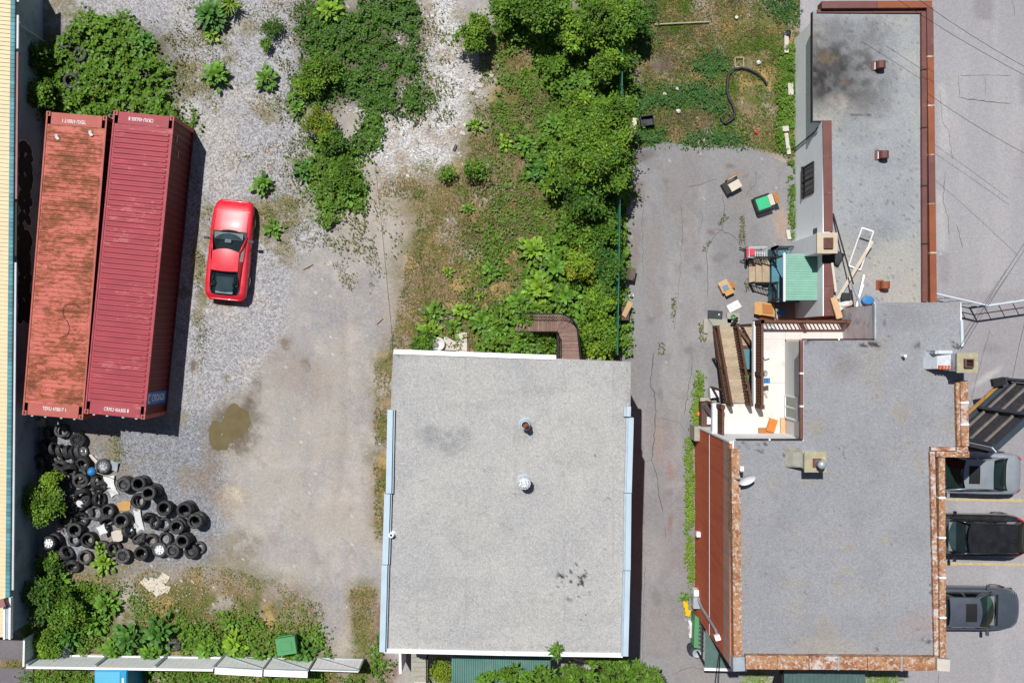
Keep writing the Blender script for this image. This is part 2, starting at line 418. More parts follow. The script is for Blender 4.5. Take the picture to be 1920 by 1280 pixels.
simple('bark', (0.11, 0.085, 0.06), 0.9, 0.3, 8, 0.2); simple('stem', (0.10, 0.13, 0.04), 0.8)
simple('stone', S(226, 222, 216), 0.9, 0.12, 5, 0.1, rnd=0.15); simple('tar_crack', (0.08, 0.075, 0.072), 0.9)
simple('billboard_dark', (0.04, 0.042, 0.05), 0.55, 0.5, 7, 0.4, dirt=(.10, .10, .11), dirtamt=.5); simple('billboard_beam', (.03, .045, .065), 0.5, 0.15); simple('billboard_slat', S(130, 124, 122), 0.8, 0.3)
simple('lamp_amber', S(190, 140, 70), 0.5, 0.2, 6)
simple('line_yellow', S(214, 192, 140), 0.85, 0.12, 4, 0.2, dirt=S(172, 168, 164), dirtamt=0.5)
simple('line_white_fade', S(206, 204, 204), 0.85, 0.1, 4, 0.1, dirt=S(176, 172, 172), dirtamt=0.6)
n_ = NT('murky_water'); v_ = n_.pos()
c_ = n_.ramp(n_.noise(v_, 1.6, 4), [(0.3, S(116, 103, 72)), (0.7, S(134, 121, 90))])
n_.b.inputs['Specular IOR Level'].default_value = 0.5; M['murky_water'] = n_.done(c_, 0.06)

# ---------------------------------------------------------------- ground sheets
def sheet(name, x0, y0, x1, y1, z, step, paint, mat, keep=None, relief=None, kind='structure', parent=None):
    nx, ny = int(round((x1-x0)/step)), int(round((y1-y0)/step))
    px, py = np.meshgrid(np.linspace(x0, x1, nx+1), np.linspace(y0, y1, ny+1))
    col, spk = paint(px, py)
    k = (H-z)/FPX
    zz = np.full(px.shape, z) + (relief(px, py) if relief is not None else 0.0)
    V = np.stack([(px-960)*k, (640-py)*k, zz], -1).reshape(-1, 3)
    C = np.concatenate([np.clip(col, 0, 1).reshape(-1, 3), spk.reshape(-1, 1)], 1)
    i = np.arange((nx+1)*(ny+1)).reshape(ny+1, nx+1)
    F = np.stack([i[:-1, :-1], i[1:, :-1], i[1:, 1:], i[:-1, 1:]], -1).reshape(-1, 4)
    if keep is not None:
        kp = keep(px, py).reshape(-1); F = F[kp[F].all(axis=1)]
        u, inv = np.unique(F, return_inverse=True); V, C, F = V[u], C[u], inv.reshape(F.shape)
    o = build_np(name, V, F, mat, C, parent=parent, smooth=True)
    if kind and parent is None: tag(o, kind=kind)
    return o

def lay(col, spk, mask, c, s):
    m = mask[..., None]; return col*(1-m)+np.array(c)*m, spk*(1-mask)+s*mask
def warp(px, py, amt=14, per=60, seed=1):
    return (px+(fbm(px, py, per, 4, seed)-0.5)*2*amt, py+(fbm(px, py, per, 4, seed+7)-0.5)*2*amt)

GRAV = S(178, 176, 179); WHITE = S(212, 210, 208); DIRT = S(187, 180, 172); BLUEG = S(150, 152, 158)
DRY = S(148, 128, 98); OLIVE = S(106, 112, 54); STRAW = S(190, 160, 108); SOIL = S(104, 88, 78)
Z_GRAVEL = [(60,-100),(560,-100),(590,120),(600,250),(570,330),(560,400),(620,430),(545,500),(535,620),(470,720),(395,780),(330,820),(320,300),(300,120),(60,60)]
Z_WHITE = [(690,-100),(870,-100),(862,130),(925,150),(905,175),(872,220),(868,300),(800,330),(740,370),(690,360),(700,300),(690,210),(640,215),(655,180),(760,150)]
Z_BLUE = [(170,800),(400,770),(425,880),(420,1000),(405,1065),(230,1075),(100,1060),(90,800)]
Z_DRY = [(905,60),(1000,40),(1170,60),(1180,700),(720,680),(745,600),(770,440),(800,380),(700,370),(720,340),(870,330),(890,180)]
Z_DRY2 = [(40,1070),(220,1075),(420,1060),(520,1090),(600,1130),(625,1250),(40,1250)]
Z_DRY3 = [(703,680),(738,655),(745,1010),(705,1010),(700,940)]
Z_DRY4 = [(655,1100),(705,1100),(700,1250),(665,1250)]
Z_GARDEN = [(1178,-100),(1500,-100),(1500,310),(1440,285),(1180,275)]
Z_FRONT = [(-100,1225),(700,1245),(700,1500),(-100,1500)]
def paint_yard(px, py):
    wx, wy = warp(px, py, 12, 55, 3); fx, fy = warp(wx, wy, 5, 14, 9)
    col = np.ones(px.shape+(3,))*np.array(DIRT); spk = np.full(px.shape, 0.12)
    cl = fbm(px, py, 90, 4, 11)
    m = sstep(0.5, 0.7, cl)*0.6; col, spk = lay(col, spk, m, S(168, 168, 172), 0.2)
    m = sstep(0.45, 0.7, fbm(px, py, 130, 4, 23))*0.6; col, spk = lay(col, spk, m, S(202, 190, 180), 0.1)
    m = sstep(0.5, 0.7, fbm(px, py, 45, 5, 25))*0.45; col, spk = lay(col, spk, m, S(170, 168, 168), 0.18)
    m = sstep(0.55, 0.72, fbm(px, py, 30, 5, 27))*0.4; col, spk = lay(col, spk, m, S(206, 200, 194), 0.12)
    m = sstep(0.62, 0.75, fbm(px, py, 22, 5, 29))*0.4; col, spk = lay(col, spk, m, S(164, 150, 142), 0.12)
    # brown tracks in the packed dirt
    m = (1-sstep(0.3, 1.1, ell(wx, wy, 560, 700, 120, 60, 30)))*0.5; col, spk = lay(col, spk, m, S(166, 150, 136), 0.1)
    hx, hy = warp(fx, fy, 34, 70, 97)
    def zone(poly, r=2, q=1.0): return blur(inpoly(fx, fy, poly).astype(float), r)*q
    # wheel tracks through the packed dirt
    for sx, c_, q_ in ((0, S(168, 166, 168), .55), (34, S(164, 154, 146), .4), (70, S(200, 192, 184), .45)):
        mid = 570+sx+(1200-py)*.06+18*np.sin(py/150.0+sx)+(fbm(px, py, 40, 3, 133+sx)-.5)*16
        m = np.exp(-((px-mid)/9.0)**2)*q_*sstep(.3, .6, fbm(px, py*.4, 40, 4, 135+sx))*sstep(470, 620, py); col, spk = lay(col, spk, m, c_, .18)
    def wide(poly, r=2): return blur(inpoly(hx, hy, poly).astype(float), r)
    col, spk = lay(col, spk, zone(Z_GRAVEL, 3), GRAV, 0.62)
    m = zone(Z_GRAVEL, 3)*sstep(0.5, 0.75, fbm(px, py, 70, 4, 41))*0.7; col, spk = lay(col, spk, m, S(192, 186, 180), 0.6)
    col, spk = lay(col, spk, zone(Z_BLUE, 4), BLUEG, 0.6)
    m = zone(Z_BLUE, 4)*sstep(0.45, 0.65, fbm(px, py, 60, 4, 43))*0.8; col, spk = lay(col, spk, m, S(150, 140, 130), 0.3)
    col, spk = lay(col, spk, zone(Z_WHITE, 3), WHITE, 0.75)
    m = zone(Z_WHITE, 3)*sstep(0.48, 0.7, fbm(px, py, 50, 4, 47))*0.85; col, spk = lay(col, spk, m, S(184, 170, 156), 0.5)
    # thin weeds and dry grass
    for poly, sd in ((Z_DRY, 51), (Z_DRY2, 53), (Z_DRY3, 55), (Z_DRY4, 57), (Z_GARDEN, 59), (Z_FRONT, 61)):
        z = (wide(poly, 9) if poly in (Z_DRY, Z_DRY2) else zone(poly, 5))*(1-.85*sstep(.55, .75, fbm(px, py, 60, 5, sd+200)))
        col, spk = lay(col, spk, z*0.95, DRY, 0.3)
        m = z*sstep(0.38, 0.58, fbm(px, py, 38, 5, sd)); col, spk = lay(col, spk, m*0.9, OLIVE, 0.4)
        m = z*sstep(0.58, 0.72, fbm(px, py, 45, 5, sd+100)); col, spk = lay(col, spk, m*0.9, STRAW, 0.35)
    # sparse grass film on the gravel
    m = zone(Z_GRAVEL, 4)*sstep(0.60, 0.72, fbm(px, py, 55, 5, 71))*0.75; col, spk = lay(col, spk, m, S(140, 132, 100), 0.5)
    for cx, cy, rx, ry, q in ((345,130,40,40,.8),(430,60,70,40,.6),(500,200,45,25,.4),(530,400,70,60,.7),(580,330,40,60,.8),(375,520,16,120,.8),(480,400,60,40,.7),(395,420,20,60,.7),(620,60,60,60,.9),(860,60,30,60,.7),(880,290,30,40,.8),(770,330,60,30,.7),(800,380,70,60,.6),(215,850,26,40,.7)):
        m = (1-sstep(0.35, 1.15, ell(wx, wy, cx, cy, rx, ry)))*q*sstep(0.3, 0.6, fbm(px, py, 26, 4, int(cx)))
        col, spk = lay(col, spk, m, S(136, 126, 84), 0.45)
    # garden beds of bare soil
    for cx, cy, rx, ry, q in ((1265,62,75,16,.8),(1260,125,70,22,.85),(1330,115,40,20,.7),(1285,232,64,34,1.0),(1360,205,14,22,.9),(1230,30,40,12,.6),(1300,80,60,12,.6),(1420,60,30,14,.5),(1240,100,40,14,.7),(1305,225,40,20,.8),(1375,5,30,20,.7),(1250,180,20,10,.5),(1200,95,20,12,.6)):
        m = (1-sstep(0.5, 1.1, ell(wx, wy, cx, cy, rx, ry)))*q; col, spk = lay(col, spk, m, SOIL, 0.35)
    # moist earth, crusts and stains of the yard
    for cx, cy, rx, ry, rot, c, q in ((440,800,70,76,20,S(150,140,128),.75),(438,802,54,62,20,S(126,116,102),.95),(474,745,16,42,14,S(120,110,102),.85),(462,800,14,50,0,S(120,110,100),.8),(437,935,44,46,20,S(176,160,140),.6),(440,925,26,24,30,S(212,198,178),.9),(395,905,30,50,0,S(150,132,118),.5),
            (572,682,12,16,0,S(134,118,104),.9),(535,642,14,12,0,S(140,124,110),.8),(362,688,8,16,0,S(120,104,92),.8),(455,1020,46,40,0,S(150,138,116),.7),(440,1060,60,30,0,S(150,140,112),.6),(610,560,60,80,0,S(158,158,164),.5),
            (690,560,40,90,0,S(160,158,160),.6),(660,440,60,50,0,S(168,160,150),.6),(680,760,30,70,0,S(160,158,160),.5),(620,1150,34,90,0,S(164,162,164),.7),(712,1200,14,90,0,S(140,112,96),.9),(727,1265,28,40,0,S(150,124,110),.9),(640,1268,22,20,0,S(164,150,140),.8),(560,1130,60,40,0,S(170,160,148),.4)):
        m = (1-sstep(0.45, 1.1, ell(wx, wy, cx, cy, rx, ry, rot)))*q*(.35+.75*sstep(.36, .56, fbm(px, py, 13, 4, int(cx+cy)))); col, spk = lay(col, spk, np.clip(m, 0, 1), c, 0.25)
    # darker olive-brown ground under the dense green and beside the walls
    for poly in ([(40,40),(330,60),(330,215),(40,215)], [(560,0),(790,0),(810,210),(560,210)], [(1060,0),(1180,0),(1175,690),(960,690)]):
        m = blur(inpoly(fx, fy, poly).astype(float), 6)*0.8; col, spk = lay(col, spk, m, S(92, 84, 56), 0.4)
    # scraped white grains
    g = vnoise(px/3.1, py/3.1, 5); m = (g > 0.965)*0.8; col, spk = lay(col, spk, m, S(226, 222, 216), 0.2)
    return col, spk
def relief_yard(px, py):
    r = (fbm(px, py, 160, 3, 81)-0.5)*0.10 + (fbm(px, py, 20, 3, 83)-0.5)*0.03
    near = 1-sstep(0.9, 2.0, ell(px, py, 438, 800, 52, 62))
    return r*(1-near) + near*((fbm(px, py, 22, 4, 87)-0.5)*0.06) - 0.05*(1-sstep(0.25, 1.25, ell(px+(py-800)*0.42, py, 434, 802, 44, 56)))

G = MB(); G.add([(-300,-300,-0.15),(300,-300,-0.15),(300,300,-0.15),(-300,300,-0.15)], [(0,1,2,3)])
simple('far_ground', S(150, 140, 120), 0.9, 0.3, 0.2, 0.2, 3.0, world=True)
tag(G.build('ground', 'far_ground'), kind='structure')
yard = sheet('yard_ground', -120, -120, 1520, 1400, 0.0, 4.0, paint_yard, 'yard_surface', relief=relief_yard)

ASPH = S(158, 156, 158)
def paint_drive(px, py):
    col = np.ones(px.shape+(3,))*np.array(ASPH); spk = np.full(px.shape, 0.22)
    m = sstep(0.4, 0.7, fbm(px, py, 120, 5, 91))*0.55; col, spk = lay(col, spk, m, S(142, 140, 143), 0.25)
    m = sstep(0.5, 0.75, fbm(px*2.2, py*0.5, 90, 5, 93))*0.6; col, spk = lay(col, spk, m, S(174, 172, 173), 0.2)
    m = sstep(0.52, 0.72, fbm(px*2.0, py*0.6, 70, 5, 95))*0.5; col, spk = lay(col, spk, m, S(152, 142, 138), 0.2)
    wx, wy = warp(px, py, 10, 30, 13)
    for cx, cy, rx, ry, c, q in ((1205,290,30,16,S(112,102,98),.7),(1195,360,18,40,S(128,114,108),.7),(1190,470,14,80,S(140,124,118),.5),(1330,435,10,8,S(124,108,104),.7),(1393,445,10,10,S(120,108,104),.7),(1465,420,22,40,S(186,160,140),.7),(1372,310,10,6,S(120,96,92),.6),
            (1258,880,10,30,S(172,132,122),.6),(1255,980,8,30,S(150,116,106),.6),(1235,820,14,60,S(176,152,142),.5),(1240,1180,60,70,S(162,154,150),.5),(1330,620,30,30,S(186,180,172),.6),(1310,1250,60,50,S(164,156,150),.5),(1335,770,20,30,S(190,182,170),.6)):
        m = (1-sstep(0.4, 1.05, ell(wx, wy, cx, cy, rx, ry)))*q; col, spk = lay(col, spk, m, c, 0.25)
    m = sstep(.55, .7, fbm(px, py, 24, 5, 99))*.35; col, spk = lay(col, spk, m, S(138, 135, 137), .25)
    for cx, cy, rx, ry in ((1250, 340, 9, 7), (1310, 500, 12, 8), (1225, 600, 10, 9), (1290, 660, 14, 9), (1240, 740, 8, 12), (1400, 330, 8, 6), (1350, 480, 16, 10), (1260, 920, 10, 8), (1230, 1120, 12, 16)):
        m = (1-sstep(.5, 1.1, ell(wx, wy, cx, cy, rx, ry)))*.5; col, spk = lay(col, spk, m, S(126, 122, 122), .2)
    g = vnoise(px/2.3, py/2.3, 15); m = (g > 0.985)*0.7; col, spk = lay(col, spk, m, S(214, 210, 208), 0.2)
    return col, spk
DRIVE = [(1186,278),(1240,266),(1310,276),(1400,272),(1470,300),(1492,320),(1492,460),(1450,600),(1420,1440),(1130,1440),(1150,1060),(1162,600),(1172,420)]
def keep_drive(px, py):
    wx, wy = warp(px, py, 7, 30, 19); return inpoly(wx, wy, DRIVE)
drive = sheet('driveway', 1110, 240, 1520, 1430, 0.075, 3.4, paint_drive, 'asphalt_surface', keep=keep_drive)
LOT = S(176, 174, 178)
def paint_lot(px, py):
    col = np.ones(px.shape+(3,))*np.array(LOT); spk = np.full(px.shape, 0.2)
    m = sstep(0.4, 0.7, fbm(px, py, 150, 5, 101))*0.5; col, spk = lay(col, spk, m, S(166, 162, 166), 0.2)
    m = sstep(0.5, 0.7, fbm(px*2, py*0.35, 80, 5, 103))*0.5; col, spk = lay(col, spk, m, S(190, 186, 190), 0.2)
    wx, wy = warp(px, py, 6, 30, 23)
    for poly, c, q in (([(1825,-20),(1865,-20),(1862,40),(1827,40)], S(156,152,156), .9), ([(1912,140),(1960,140),(1960,200),(1914,196)], S(158,154,158), .8), ([(1758,475),(1778,475),(1778,535),(1760,535)], S(160,156,160), .8),
                       ([(1750,550),(1960,540),(1960,900),(1750,900)], S(166,162,166), .8), ([(1760,160),(1775,160),(1785,290),(1765,290)], S(200,196,196), .6), ([(1755,360),(1770,360),(1775,470),(1757,470)], S(202,198,196), .55)):
        m = blur(inpoly(wx, wy, poly).astype(float), 1)*q; col, spk = lay(col, spk, m, c, 0.2)
    m = (1-sstep(0.3, 1.0, ell(wx, wy, 1850, 705, 46, 9, -38)))*0.9; col, spk = lay(col, spk, m, S(200, 196, 196), 0.15)
    m = (1-sstep(0.3, 1.0, ell(wx, wy, 1860, 655, 30, 14, 0)))*0.5; col, spk = lay(col, spk, m, S(146, 142, 146), 0.15)
    g = vnoise(px/2.3, py/2.3, 25); m = (g > 0.988)*0.6; col, spk = lay(col, spk, m, S(214, 212, 212), 0.2)
    return col, spk
lot = sheet('parking_lot', 1500, -120, 2080, 1400, 0.085, 4.0, paint_lot, 'asphalt_surface')
street = sheet('street', -120, 1196, 62, 1400, 0.075, 4.0, lambda px, py: lay(np.ones(px.shape+(3,))*np.array(S(128,122,128)), np.full(px.shape, .2), sstep(.4, .7, fbm(px, py, 60, 4, 7))*.5, S(146,140,144), .2), 'asphalt_surface',
               keep=lambda px, py: (px < 46 + (fbm(px, py, 25, 3, 3)-.5)*14 + np.clip(py-1225, 0, 90)*.9) & (np.abs(py-1244) > 6))

def ribbon(name, pts, wd, mat, z, parent, jit=2.0, seed=0):
    """thin band along a px polyline on the ground"""
    r = random.Random(seed); q = []
    for (x0, y0), (x1, y1) in zip(pts[:-1], pts[1:]):
        n = max(1, int(math.hypot(x1-x0, y1-y0)/7))
        for i in range(n): q.append((x0+(x1-x0)*i/n+r.uniform(-jit, jit), y0+(y1-y0)*i/n+r.uniform(-jit, jit)))
    q.append(pts[-1]); b = MB(); L = []
    for i, p in enumerate(q):
        a, c = Vector(q[max(i-1, 0)]), Vector(q[min(i+1, len(q)-1)]); d = (c-a).normalized(); nn = Vector((-d.y, d.x))
        ww = wd*r.uniform(0.5, 1.3)*(0.4 if i in (0, len(q)-1) else 1)
        w0 = P(p[0], p[1], z)
        L.append((w0+Vector((nn.x, -nn.y, 0))*ww/2, w0-Vector((nn.x, -nn.y, 0))*ww/2))
    for (a, c), (d, e) in zip(L[:-1], L[1:]): b.add([a, c, e, d], [(0, 1, 2, 3)])
    return b.build(name, mat, parent)
for i, (pts, wd) in enumerate([
    ([(1226,660),(1221,700),(1219,724),(1227,735),(1229,770),(1226,830),(1222,862),(1229,880),(1236,930),(1243,960)], .03),
    ([(1297,660),(1298,690),(1290,730),(1284,780)], .02), ([(1355,365),(1358,390),(1354,430),(1330,455),(1325,478),(1327,560)], .02),
    ([(1340,428),(1368,438),(1384,452)], .02), ([(1290,352),(1312,346),(1326,342),(1345,336)], .018), ([(1207,360),(1204,420),(1206,520)], .014),
    ([(1277,370),(1280,430),(1274,520),(1264,620)], .014), ([(1417,320),(1418,345),(1404,360),(1398,372)], .018), ([(1205,865),(1222,862)], .018),
    ([(1228,782),(1270,790),(1290,812)], .014), ([(1246,985),(1248,1010)], .02), ([(1312,395),(1318,410),(1310,440)], .012), ([(1210,1060),(1206,1180),(1204,1260)], .014), ([(1260,1262),(1300,1250),(1330,1258)], .014)]):
    ribbon('crack', pts, wd, 'tar_crack', 0.082, drive, 1.6, i)
for i, (pts, wd) in enumerate([
    ([(1798,183),(1815,186),(1850,190),(1895,194)], .03), ([(1798,142),(1798,183)], .012), ([(1798,142),(1850,142),(1897,141)], .014), ([(1847,142),(1847,180)], .01),
    ([(1772,320),(1770,350),(1768,380),(1778,405),(1780,440)], .02), ([(1795,420),(1800,445),(1805,465)], .02), ([(1762,170),(1768,230),(1780,250),(1786,300)], .014), ([(1899,0),(1902,30)], .014), ([(1760,1262),(1760,1400)], .02)]):
    ribbon('crack', pts, wd, 'tar_crack', 0.092, lot, 1.2, 50+i)
ribbon('parking_line', [(1770,936),(1990,939)], .12, 'line_yellow', 0.092, lot, 0.3, 70)
ribbon('parking_line', [(1770,1056),(1990,1059)], .12, 'line_yellow', 0.092, lot, 0.3, 71)

b = MB(); r = random.Random(5); ring = []
for i in range(40):
    t = 2*math.pi*i/40
    pass
shore = [(388,826),(392,800),(405,776),(425,768),(440,750),(462,736),(474,752),(472,790),(468,830),(456,850),(438,858),(418,850),(398,840)]
for (x0, y0), (x1, y1) in zip(shore, shore[1:]+shore[:1]):
    for i in range(4): ring.append(P(x0+(x1-x0)*i/4+r.uniform(-1.3, 1.3), y0+(y1-y0)*i/4+r.uniform(-1.3, 1.3), -0.027))
b.add(ring, [tuple(reversed(range(len(ring))))])
tag(b.build('puddle', 'murky_water'), 'murky brown rain puddle in the dirt yard below the red containers', 'puddle', kind='structure')
# ---------------------------------------------------------------- helpers for buildings
def quad_sheet(name, corners, z, nx, ny, paint, mat, parent):
    """flat painted surface between four px corners (tl, tr, br, bl) at height z"""
    u, v = np.meshgrid(np.linspace(0, 1, nx+1), np.linspace(0, 1, ny+1))
    tl, tr, br, bl = [np.array(c, float) for c in corners]
    q = ((1-u)*(1-v))[..., None]*tl+(u*(1-v))[..., None]*tr+(u*v)[..., None]*br+((1-u)*v)[..., None]*bl
    px, py = q[..., 0], q[..., 1]; col, spk = paint(px, py); k = (H-z)/FPX
    zz = z+(fbm(px, py, 70, 3, 3)-0.5)*0.04
    V = np.stack([(px-960)*k, (640-py)*k, zz], -1).reshape(-1, 3)
    C = np.concatenate([np.clip(col, 0, 1).reshape(-1, 3), spk.reshape(-1, 1)], 1)
    i = np.arange((nx+1)*(ny+1)).reshape(ny+1, nx+1)
    F = np.stack([i[:-1, :-1], i[1:, :-1], i[1:, 1:], i[:-1, 1:]], -1).reshape(-1, 4)
    return build_np(name, V, F, mat, C, parent=parent, smooth=True)
def pbox(b, pts, z0, z1):
    """prism whose TOP outline is given in px at height z1"""
    return b.prism([tuple(P(x, y, z1)[:2]) for x, y in pts], z0, z1)
def part(name, mat, parent, fn, smooth=False):
    b = MB(); fn(b); return b.build(name, mat, parent, smooth)
def coping_run(parent, p0, p1, wd, z0, z1, mat, n, name='coping', joint=None, taper=None):
    """a run of capping pieces between two px points (top centre line)"""
    a, c = P(*p0, z1), P(*p1, z1); d = (c-a); L = d.length; d.normalize(); s = Vector((-d.y, d.x, 0))*wd/2
    for i in range(n):
        q0, q1 = a+d*(L*i/n+(0.006 if i else 0)), a+d*(L*(i+1)/n-0.006)
        lift = 0.004*(i % 3)
        b = MB(); up = Vector((0, 0, z1-z0+lift)); lo = Vector((0, 0, z0-z1))
        b.hexa([q0-s+lo, q1-s+lo, q1+s+lo, q0+s+lo], [q0-s+lo+up, q1-s+lo+up, q1+s+lo+up, q0+s+lo+up])
        b.build(name, mat if isinstance(mat, str) else mat[i % len(mat)], parent)
        if joint and i:
            b = MB(); e = d*0.05; up2 = Vector((0, 0, 0.012+lift)); s2 = s*1.06
            m = q0-d*0.006; e = d*0.03
            b.hexa([m-e-s2+lo*0.9, m+e-s2+lo*0.9, m+e+s2+lo*0.9, m-e+s2+lo*0.9], [m-e-s2+up2, m+e-s2+up2, m+e+s2+up2, m-e+s2+up2]); b.build('coping_joint', joint, parent)
def railing(parent, pts, h, mat, step=0.12, rail=0.05, bal=0.02, twisted=False, rails=True, posts=True):
    """pts: world points of the foot line"""
    top = MB(); bl = MB()
    for a, c in zip(pts[:-1], pts[1:]):
        a, c = Vector(a), Vector(c); up = Vector((0, 0, h))
        top.beam(a+up, c+up, rail, rail*0.8)
        top.beam(a+Vector((0, 0, 0.1)), c+Vector((0, 0, 0.1)), rail*0.8, rail*0.7)
        n = max(2, int((c-a).length/step))
        for i in range(n+1):
            p = a.lerp(c, i/n)
            if twisted:
                prof = [(bal*0.7, 0.1), (bal*1.6, 0.25), (bal*0.7, 0.4), (bal*1.8, 0.55), (bal*0.7, 0.75), (bal*1.2, 0.9), (bal*0.7, h)]
                bl.tube([p+Vector((0, 0, z)) for r, z in prof], [r for r, z in prof], 6)
            else: bl.tube([p+Vector((0, 0, 0.06)), p+up], bal/2, 4, cap=False)
    top.build('rail', mat, parent); bl.build('balusters', mat, parent)
    if posts:
        for p in pts:
            b = MB(); p = Vector(p); b.obox(p+Vector((0, 0, (h+0.06)/2)), (rail*1.7, rail*1.7, h+0.06)); b.build('post', mat, parent)

# ---------------------------------------------------------------- grey-roofed house in the middle
RC = 6.2
hc = thing('flat_roof_house', 'two-storey house with a pale grey gravel flat roof and white metal parapets', 'house', P(950, 945, 0))
def paint_c(px, py):
    col = np.ones(px.shape+(3,))*np.array(S(197, 195, 192)); spk = np.full(px.shape, 0.34)
    m = sstep(0.45, 0.75, fbm(px, py, 110, 5, 201))*0.5; col, spk = lay(col, spk, m, S(184, 184, 186), .4)
    m = sstep(0.5, 0.72, fbm(px, py, 34, 5, 203))*0.4; col, spk = lay(col, spk, m, S(180, 180, 182), .4)
    m = sstep(0.55, 0.75, fbm(px, py, 60, 5, 205))*0.4; col, spk = lay(col, spk, m, S(206, 204, 200), .35)
    wx, wy = warp(px, py, 14, 35, 31)
    for cx, cy, rx, ry, q in ((845,828,64,40,.7),(800,815,30,20,.6),(870,815,20,22,.4),(1010,735,80,14,.3),(870,760,60,10,.3),(1150,700,20,60,.2)):
        m = (1-sstep(0.2, 1.05, ell(wx, wy, cx, cy, rx, ry)))*q*(0.5+sstep(.35, .7, fbm(px, py, 12, 3, 7))*.6); col, spk = lay(col, spk, m, S(150, 150, 154), .4)
    # dust along the edges, round the vents and on the membrane seams
    ed = np.minimum(np.minimum(px-735+(py-660)*.045, 1180-px), np.minimum(py-662, 1222-py)); m = (1-sstep(0, 16, ed+(fbm(px, py, 12, 4, 221)-.5)*16))*.4; col, spk = lay(col, spk, m, S(158, 155, 150), .35)
    for cx, cy in ((985, 800), (985, 905)): m = (1-sstep(.4, 1.1, ell(wx, wy, cx, cy+6, 28, 26)))*.35; col, spk = lay(col, spk, m, S(166, 164, 160), .35)
    sm = np.abs(((px+2*fbm(px, py, 40, 3, 9))-737) % 92-46) < 1.1; m = sm*.22*sstep(.35, .6, fbm(px, py, 50, 3, 231)); col, spk = lay(col, spk, m, S(150, 150, 150), .3)
    for cx, cy, rx, ry in ((900, 1000, 70, 40), (1080, 830, 60, 50), (830, 1120, 60, 44), (1000, 1150, 80, 30)): e_ = ell(wx, wy, cx, cy, rx, ry); m = (np.exp(-((e_-.85)/.12)**2)*.22+(1-sstep(.3, .9, e_))*.14); col, spk = lay(col, spk, m, S(168, 166, 160), .35)
    # worn black flecks
    fl = fbm(px, py, 9, 3, 211)
    for cx, cy, rx, ry, t, q in ((1078,1090,42,40,.66,.9),(1125,965,20,14,.70,.7),(1145,1030,16,20,.72,.6),(1062,1085,14,12,.6,.9),(1095,1098,14,14,.62,.9),(1090,1155,22,12,.72,.8),(1012,1212,18,3,.5,.8),(1090,735,40,20,.74,.5),(1156,880,10,14,.66,.7),(1140,950,14,20,.70,.6),(1090,870,60,60,.8,.5),(740,670,14,8,.6,.5),(905,1208,20,3,.6,.4)):
        m = (1-sstep(.7, 1.05, ell(px, py, cx, cy, rx, ry)))*sstep(t, t+.05, fl)*q; col, spk = lay(col, spk, m, S(70, 68, 68), .2)
    m = sstep(0.80, 0.86, fl)*0.4; col, spk = lay(col, spk, m, S(120, 120, 122), .3)
    return col, spk
C_TL, C_TR, C_BR, C_BL = (737, 659), (1183, 678), (1178, 1226), (713, 1220)
cw = [tuple(P(x, y, RC)[:2]) for x, y in (C_TL, C_TR, C_BR, C_BL)]
cx_, cy_ = sum(p[0] for p in cw)/4, sum(p[1] for p in cw)/4
cwi = [(cx_+(x-cx_)*0.985, cy_+(y-cy_)*0.988) for x, y in cw]
part('wall', 'pale_brick', hc, lambda b: b.prism(cwi, 0.0, RC-0.25))
part('roof_slab', 'white_metal', hc, lambda b: b.prism(cw, RC-0.25, RC-0.03))
quad_sheet('roof_surface', (C_TL, C_TR, C_BR, C_BL), RC+0.0, 150, 190, paint_c, 'roof_gravel', hc)
for (x0, y0), (x1, y1), wd in (((731.5,768),(728.5,925),.20),((726,926),(722,1058),.21),((721,1059),(716.5,1222),.21)):
    coping_run(hc, (x0, y0), (x1, y1), wd, RC-.2, RC+.28, 'blue_white_metal', 1, 'parapet_cap')
    coping_run(hc, (x0+7, y0), (x1+7, y1), .07, RC-.05, RC+.16, 'galvanised', 1, 'parapet_flashing')
for (x0, y0), (x1, y1), wd in (((1179,762),(1178.5,781),.16),((1183.5,783),(1179.5,924),.19),((1179,925),(1177.5,1069),.19),((1177,1070),(1173,1230),.19)):
    coping_run(hc, (x0, y0), (x1, y1), wd, RC-.2, RC+.28, 'blue_white_metal', 1, 'parapet_cap')
    coping_run(hc, (x0-7, y0), (x1-7, y1), .08, RC-.05, RC+.16, 'galvanised', 1, 'parapet_flashing')
coping_run(hc, (720, 1219.5), (945, 1224.5), .15, RC-.25, RC+.12, 'white_paint', 1, 'front_cap')
coping_run(hc, (945.5, 1224.5), (1168, 1228), .15, RC-.25, RC+.12, 'white_paint', 1, 'front_cap')
coping_run(hc, (738, 659), (1043, 670), .17, RC-.35, RC+.05, 'white_paint', 2, 'eaves_board')
# roof pipes
t = thing('roof_flue', 'open white flue pipe with a rusty mouth standing on the grey gravel roof', 'flue pipe', P(986, 800, RC))
o = Vector(P(985, 796, RC+.35)); o.z = RC
part('pipe', 'blue_white_metal', t, lambda b: b.lathe([(.24, 0), (.2, .04), (.17, .1), (.17, .55), (.15, .6), (.13, .6), (.13, .25)], 18, o), True)
part('mouth', 'rust_brown_coping', t, lambda b: b.tube([o+Vector((0, 0, .3)), o+Vector((.05, -.06, .72))], .115, 12))
part('mouth_hole', 'black_ink', t, lambda b: b.tube([o+Vector((.05, -.06, .722)), o+Vector((.05, -.06, .726))], .09, 12))
t = thing('roof_turbine', 'round white ventilator with a crumpled foil cap on the grey gravel roof', 'roof vent', P(985, 905, RC))
o = Vector(P(983, 903, RC+.35)); o.z = RC
part('pipe', 'blue_white_metal', t, lambda b: b.lathe([(.25, 0), (.21, .04), (.18, .1), (.18, .5), (.21, .52), (.21, .6)], 18, o), True)
rr = random.Random(3)
part('cap', 'foil', t, lambda b: b.lathe([(.24, .6), (.22, .72), (.15, .8), (.06, .82), (0.001, .82)], 18, o))
